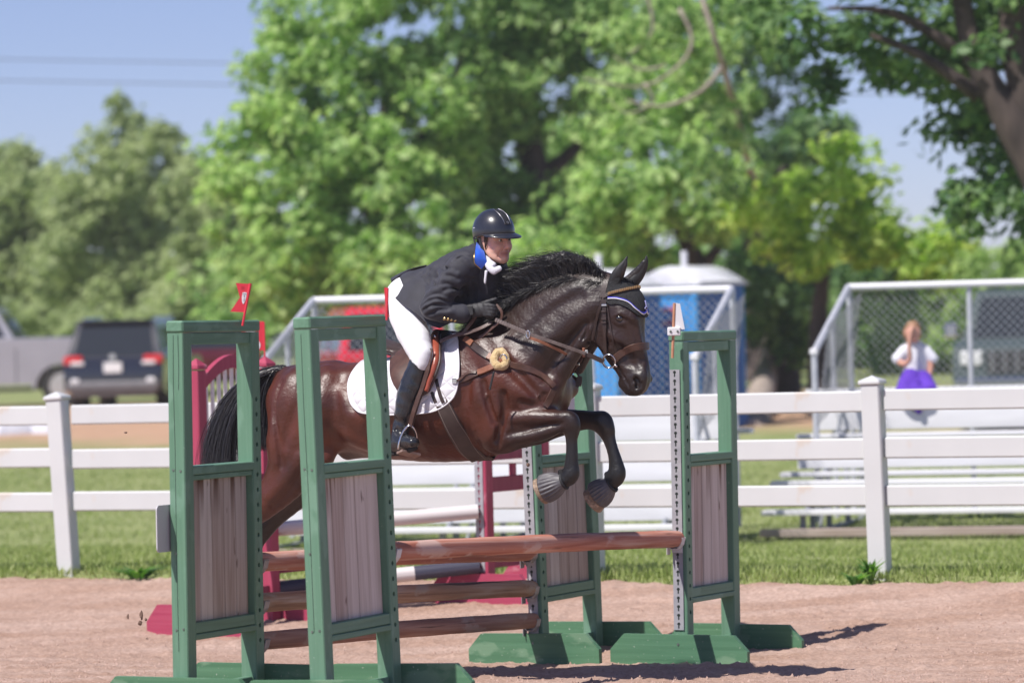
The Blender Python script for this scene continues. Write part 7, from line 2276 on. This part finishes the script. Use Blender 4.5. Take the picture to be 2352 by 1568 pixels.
        ring = [j for j in range(nc)] + [i * nc + nc - 1 for i in range(1, nr)] + [(nr - 1) * nc + j for j in range(nc - 2, -1, -1)] + [i * nc for i in range(nr - 2, 0, -1)]
        for a, b in zip(ring, ring[1:] + ring[:1]): mb.f.append((a, b, b + N_, a + N_))
        return mb.build(name, COAT, coat, smooth=True)
    for s in (1, -1):
        sheet_grid('coat_skirt', [
            [hl(966, 618, .05 * s), hl(972, 640, .15 * s), hl(990, 668, .195 * s), hl(1020, 700, .20 * s), hl(1060, 718, .17 * s)],
            [hl(932, 634, .08 * s), hl(942, 660, .19 * s), hl(968, 695, .245 * s), hl(1004, 722, .26 * s), hl(1048, 734, .22 * s)],
            [hl(894, 659, .11 * s), hl(910, 687, .21 * s), hl(952, 717, .262 * s), hl(984, 744, .29 * s), hl(1012, 753, .27 * s)]])
    sheet_grid('coat_tail', [[hl(980, 608, .04), hl(978, 612, -.06), hl(975, 622, -.13)], [hl(938, 618, .05), hl(935, 621, -.06), hl(930, 634, -.15)], [hl(897, 643, .06), hl(899, 641, -.06), hl(897, 652, -.14)]])
    def button(px, py, off, r=.0085, parent=coat, n=(0, -1, .2)):
        p = hl(px, py, off); d = Vector(n).normalized()
        b = MB().tube([p - d * .004, p + d * .002, p + d * .004], [r, r, r * .6], 12); return b.build('brass_button', GOLD, parent, smooth=True)
    for (x, y) in ((1020.5, 732), (1028.5, 733), (1036.5, 734), (1045.5, 735.5)): button(x, y, .302 - (x - 1020) * .0014)
    button(988, 619, .105, .0105, n=(-.3, -.8, .6))
    MB().tube([hl(974, 674, .205), hl(976, 674, .205)], .006, 8).build('blue_lapel_pin', mat('blue_enamel', (.03, .08, .6), rough=.3), coat, smooth=True)
    # collar: blue satin with gold piping, dark lapels, white stock
    satin = mat('royal_blue_satin', (.02, .10, .62), (.03, .16, .8), rough=.3, scale=20, sheen=.3)
    cbv = BVHTree.FromPolygons([tuple(v) for v in V], [tuple(int(i_) for i_ in q_) for q_ in F])
    hcam_ = HMI @ CAM
    def on(px, py, lift, dflt):
        q_ = hl(px, py, dflt); dd = (q_ - hcam_).normalized(); ht = cbv.ray_cast(hcam_, dd)
        if ht[0] is None: return q_
        p_ = ht[0] - dd * lift
        return p_ if p_.y < q_.y + .06 else q_
    cb = sheet_grid('blue_collar', [[on(1094, 556, .016, .09), on(1101, 558, .018, .10), on(1108, 563, .018, .11)], [on(1092, 572, .014, .12), on(1102, 575, .016, .13), on(1111, 578, .016, .135)], [on(1090, 590, .012, .15), on(1102, 592, .014, .155), on(1114, 592, .014, .15)], [on(1091, 604, .010, .165), on(1104, 606, .012, .17), on(1117, 603, .012, .16)], [on(1102, 614, .010, .17), on(1105, 618, .011, .172), on(1110, 612, .012, .168)]], .004, 4, .001)
    cb.data.materials.clear(); cb.data.materials.append(satin)
    MB().tube(smooth_pts([on(1093, 560, .02, .1), on(1090.5, 575, .019, .13), on(1089, 592, .017, .155), on(1090, 605, .015, .168), on(1097, 612, .015, .172), on(1105, 619, .015, .175)], 4), .0024, 6).build('gold_piping', GOLD, cb, smooth='all')
    cb2 = sheet_grid('blue_collar', [[hl(1104, 555, -.03), hl(1112, 560, -.05), hl(1120, 566, -.06)], [hl(1110, 575, -.09), hl(1122, 582, -.10), hl(1132, 590, -.10)], [hl(1118, 600, -.13), hl(1128, 604, -.135), hl(1140, 606, -.13)]], .004, 4, .001)
    cb2.data.materials.clear(); cb2.data.materials.append(satin)
    sheet_grid('lapel', [[on(1106, 616, .008, .17), on(1116, 606, .012, .165), on(1121, 604, .014, .16)], [on(1100, 640, .006, .185), on(1112, 640, .010, .18), on(1119, 640, .012, .17)], [on(1108, 672, .005, .185), on(1116, 674, .008, .175), on(1121, 676, .008, .16)]], .004, 4, .001)
    wh = mat('white_stock_cotton', (.60, .59, .66), (.68, .67, .73), rough=.7, scale=14, bump=.2, bscale=90)
    Bs = Blend()
    Bs.chain(rc((1108, 576, .09, 6, .014), (1114, 590, .115, 7.5, .015), (1123, 601, .128, 8, .016), (1134, 608, .128, 7, .018)), .010)
    Bs.chain(rc((1112, 592, -.03, 8, .05), (1126, 604, .02, 9, .05), (1138, 610, .06, 9, .04)), .02)
    Bs.chain(rc((1119, 610, .150, 6, .010), (1127, 618, .154, 8.5, .011), (1135, 621, .152, 9, .011), (1145, 618, .142, 8, .011)), .008)
    Bs.chain(rc((1116, 624, .172, 4.5, .008), (1115.5, 636, .178, 3.8, .007), (1114, 650, .178, 2, .004)), .006)
    V, F = Bs.mesh(.0045, lambda x, y, z: .0016 * np.sin(x * 90 + z * 60), 1)
    np_mesh('stock_tie', V, F, wh, root, smooth=True)
    # shirt cuff
    MB().tube([hl(1060, 720, .224), hl(1067, 719, .217), hl(1070, 718, .213)], [.046, .044, .042], 16).build('shirt_cuff', wh, root, smooth=True)
    # ---------------- gloves: four bent fingers and a thumb round the rein
    def hand(name, dx, dy, s, o0):
        Bg = Blend()
        def q(x, y, o, r, b): return (x + dx, y + dy, o0 + o * s, r, b)
        Bg.chain(rc(q(1076, 714, .030, 15, .030), q(1090, 713, .030, 16.5, .027), q(1106, 711, .032, 17, .022), q(1118, 710, .032, 16, .020)), .01)
        for i, (y, l) in enumerate(((699, 1.0), (706.5, 1.06), (714, 1.0), (720.5, .85))):
            Bg.chain(rc(q(1116, y + 2, .040, 5.6, .0125), q(1116 + 14 * l, y + 3, .040, 5.0, .0115), q(1116 + 21 * l, y + 6, .022, 4.6, .0105), q(1116 + 14 * l, y + 9, .000, 4.4, .010), q(1116 + 4 * l, y + 9, -.006, 4.0, .0095)), .006)
        Bg.chain(rc(q(1098, 703, .012, 7, .016), q(1113, 696, -.004, 6, .013), q(1127, 691, -.010, 5.2, .0115), q(1138, 687, -.010, 4.4, .010)), .009)
        V, F = Bg.mesh(.0032, lambda x, y, z: .0008 * np.sin(x * 200 + z * 90), 1)
        g = np_mesh('glove', V, F, GLOVE, root, smooth=True)
        p = hl(1080 + dx, 713 + dy, o0 + .066 * s)
        MB().box(tuple(p), (.036, .006, .05), .006).build('wrist_tab', M['black'], g)
        return g
    hand('glove', 0, 0, 1, .165)
    hand('glove', 14, -14, -1, -.11)
    return root
def rc_pts(*rows): return [hl(x, y, o) for x, y, o in rows]
RIDER = rider()
# ================================================================== SPECTATOR on the right bleacher
def spectator():
    Rm = BL_R.matrix_world; 
    bpy.context.view_layer.update(); Rm = BL_R.matrix_world
    D = 38.2
    k = D / FPX
    def P(px, py, off=0.0): return at(px, py, D + off)
    seat = P(2100, 890)
    root = empty('person', seat, 0, 'young spectator in white T-shirt with purple cloth on the lap, hand to forehead', 'person')
    def q(px, py, r, off=0.0, kk=1.0): return (P(px, py, off) - seat, r * k, kk)
    SKc = (.52, .27, .20); HAIR = (.34, .19, .11); WH = (.72, .72, .78); PUR = (.09, .03, .36); SHOE = (.03, .03, .035)
    B = Blend()
    B.chain([q(2097, 766, 19, -.06, .95)], .02, SKc)
    B.chain([q(2101, 775, 12, -.02)], .02, SKc)
    B.chain([q(2098, 785, 7.5), q(2102, 800, 8)], .02, SKc)
    B.chain([q(2102, 812, 24, 0, .6), q(2104, 845, 24, 0, .6), q(2106, 875, 25, .03, .65)], .03, SKc)
    B.chain([q(2080, 806, 9), q(2064, 826, 8, -.05), q(2078, 836, 7, -.12), q(2090, 822, 5.5, -.15), q(2088, 790, 5, -.17), q(2092, 762, 5.5, -.15), q(2096, 753, 6.5, -.13)], .012, SKc)      # raised arm
    B.chain([q(2125, 806, 9), q(2138, 830, 7.5, -.03), q(2136, 858, 6, -.06), q(2130, 878, 5, -.1)], .012, SKc)
    for (x0, x1, x2) in ((2090, 2074, 2098), (2118, 2128, 2110)):
        B.chain([q(x0, 880, 13, 0), q(x1, 888, 11, -.30), q(x1 + 2, 890, 9, -.34), q(x2, 915, 7.5, -.30), q(x2, 932, 6, -.26), q(x2 + 3, 938, 6, -.36)], .015, SKc)
    V, F = B.mesh(.012, None, 1); C = B.colours(V, .02)
    np_mesh('body', V, F, bpy.data.materials['weathered_skin'], root, smooth=True, colors=C)
    def cloth(name, chains, m, h=.012):
        Bx = Blend()
        for c in chains: Bx.chain(c, .02)
        V, F = Bx.mesh(h, lambda x, y, z: .003 * np.sin(z * 40 + x * 30), 1); return np_mesh(name, V, F, m, root, smooth=True)
    cloth('t_shirt', [[q(2102, 808, 28, 0, .62), q(2104, 845, 29, 0, .62), q(2106, 874, 30, .02, .65)], [q(2080, 804, 14), q(2063, 822, 14, -.04)], [q(2126, 804, 14), q(2142, 824, 13, -.02)]], mat('white_cotton_shirt', WH, tuple(v * .94 for v in WH), rough=.9, scale=9))
    cloth('purple_wrap', [[q(2104, 874, 20, -.1, 1.2), q(2100, 886, 20, -.3, 1.2)], [q(2092, 870, 24, -.22), q(2076, 898, 20, -.40)], [q(2118, 876, 26, -.2), q(2136, 898, 20, -.36)], [q(2085, 902, 18, -.42), q(2128, 904, 18, -.42)], [q(2100, 896, 18, -.4), q(2108, 932, 11, -.42), q(2110, 948, 5, -.42)]], mat('purple_cloth', PUR, tuple(v * 1.3 for v in PUR), rough=.85, scale=7))
    cloth('hair', [[q(2096, 756, 19, -.02), q(2093, 764, 19, .0), q(2095, 780, 14, .02)], [q(2102, 744, 8, .0), q(2100, 740, 6, .01)]], mat('light_brown_hair', HAIR, tuple(v * .7 for v in HAIR), rough=.6, scale=20))
    cloth('leggings', [[q(2076, 890, 12, -.34), q(2098, 915, 10, -.30), q(2098, 930, 8.5, -.26)], [q(2130, 890, 12, -.34), q(2110, 915, 10, -.30), q(2110, 930, 8.5, -.26)]], mat('dark_leggings', (.05, .04, .09), (.07, .055, .12), rough=.8))
    for x2 in (2098, 2110):
        cloth('shoe', [[q(x2, 936, 7, -.26), q(x2 + 4, 940, 7, -.36)]], mat('dark_shoe', SHOE, rough=.6), .01)
spectator()

# ================================================================== clods of footing thrown up behind the hooves
CLOD = mat('damp_clod', (.10, .06, .045), (.2, .13, .1), rough=.95, scale=40)
def clod(px, py, D, r, label, stretch=1.0):
    mb = MB(); n, m = 8, 6
    sd = rng.random() * 9
    for j in range(m + 1):
        a = math.pi * j / m
        for k in range(n):
            b = 2 * math.pi * k / n; rr = r * (1 + .3 * math.sin(3 * b + sd) * math.sin(2 * a + sd))
            mb.v.append((rr * math.sin(a) * math.cos(b), rr * math.sin(a) * math.sin(b), rr * stretch * math.cos(a)))
    for j in range(m):
        for k in range(n): mb.f.append((j * n + k, j * n + (k + 1) % n, (j + 1) * n + (k + 1) % n, (j + 1) * n + k))
    o = mb.build('dirt_clod', CLOD, loc=at(px, py, D)); tag(o, label, 'clod', 'clods of footing in the air')
clod(322, 1430, 21.6, .012, 'dark clod of footing in the air beside the leftmost standard')
clod(325, 1412, 21.6, .009, 'thin splinter of dirt flying just above the dark clod', 2.4)
clod(289, 993, 21.8, .009, 'small pale clod in the air before the left fence', .5)
clod(335, 1422, 21.7, .007, 'tiny crumb flying right beside the dark clod')
clod(294, 1415, 21.7, .006, 'tiny upright crumb flying left of the dark clod', 2.0)
for (x, y) in ((1213, 1067),): clod(x, y, 21.5, .010, 'single clod falling below the horse chest')

# ================================================================== added haze
def haze():  # added volume whose faint veil lifts the blacks of the whole view
    m = bpy.data.materials.new('black_lift_haze'); m.use_nodes = True
    N = m.node_tree.nodes; N.remove(N['Principled BSDF'])
    v = N.new('ShaderNodeVolumePrincipled'); v.inputs['Density'].default_value = HAZE_DENSITY; v.inputs['Color'].default_value = (.95, .96, 1.0, 1)
    v.inputs['Anisotropy'].default_value = 0.0
    m.node_tree.links.new(v.outputs[0], N['Material Output'].inputs['Volume'])
    o = MB().box((0, 75, 9), (130, 190, 22)).build('haze', m)
    tag(o, 'thin pale haze added over the showground to lift the dark tones', 'haze', kind='stuff')
HAZE_DENSITY = .0005
haze()
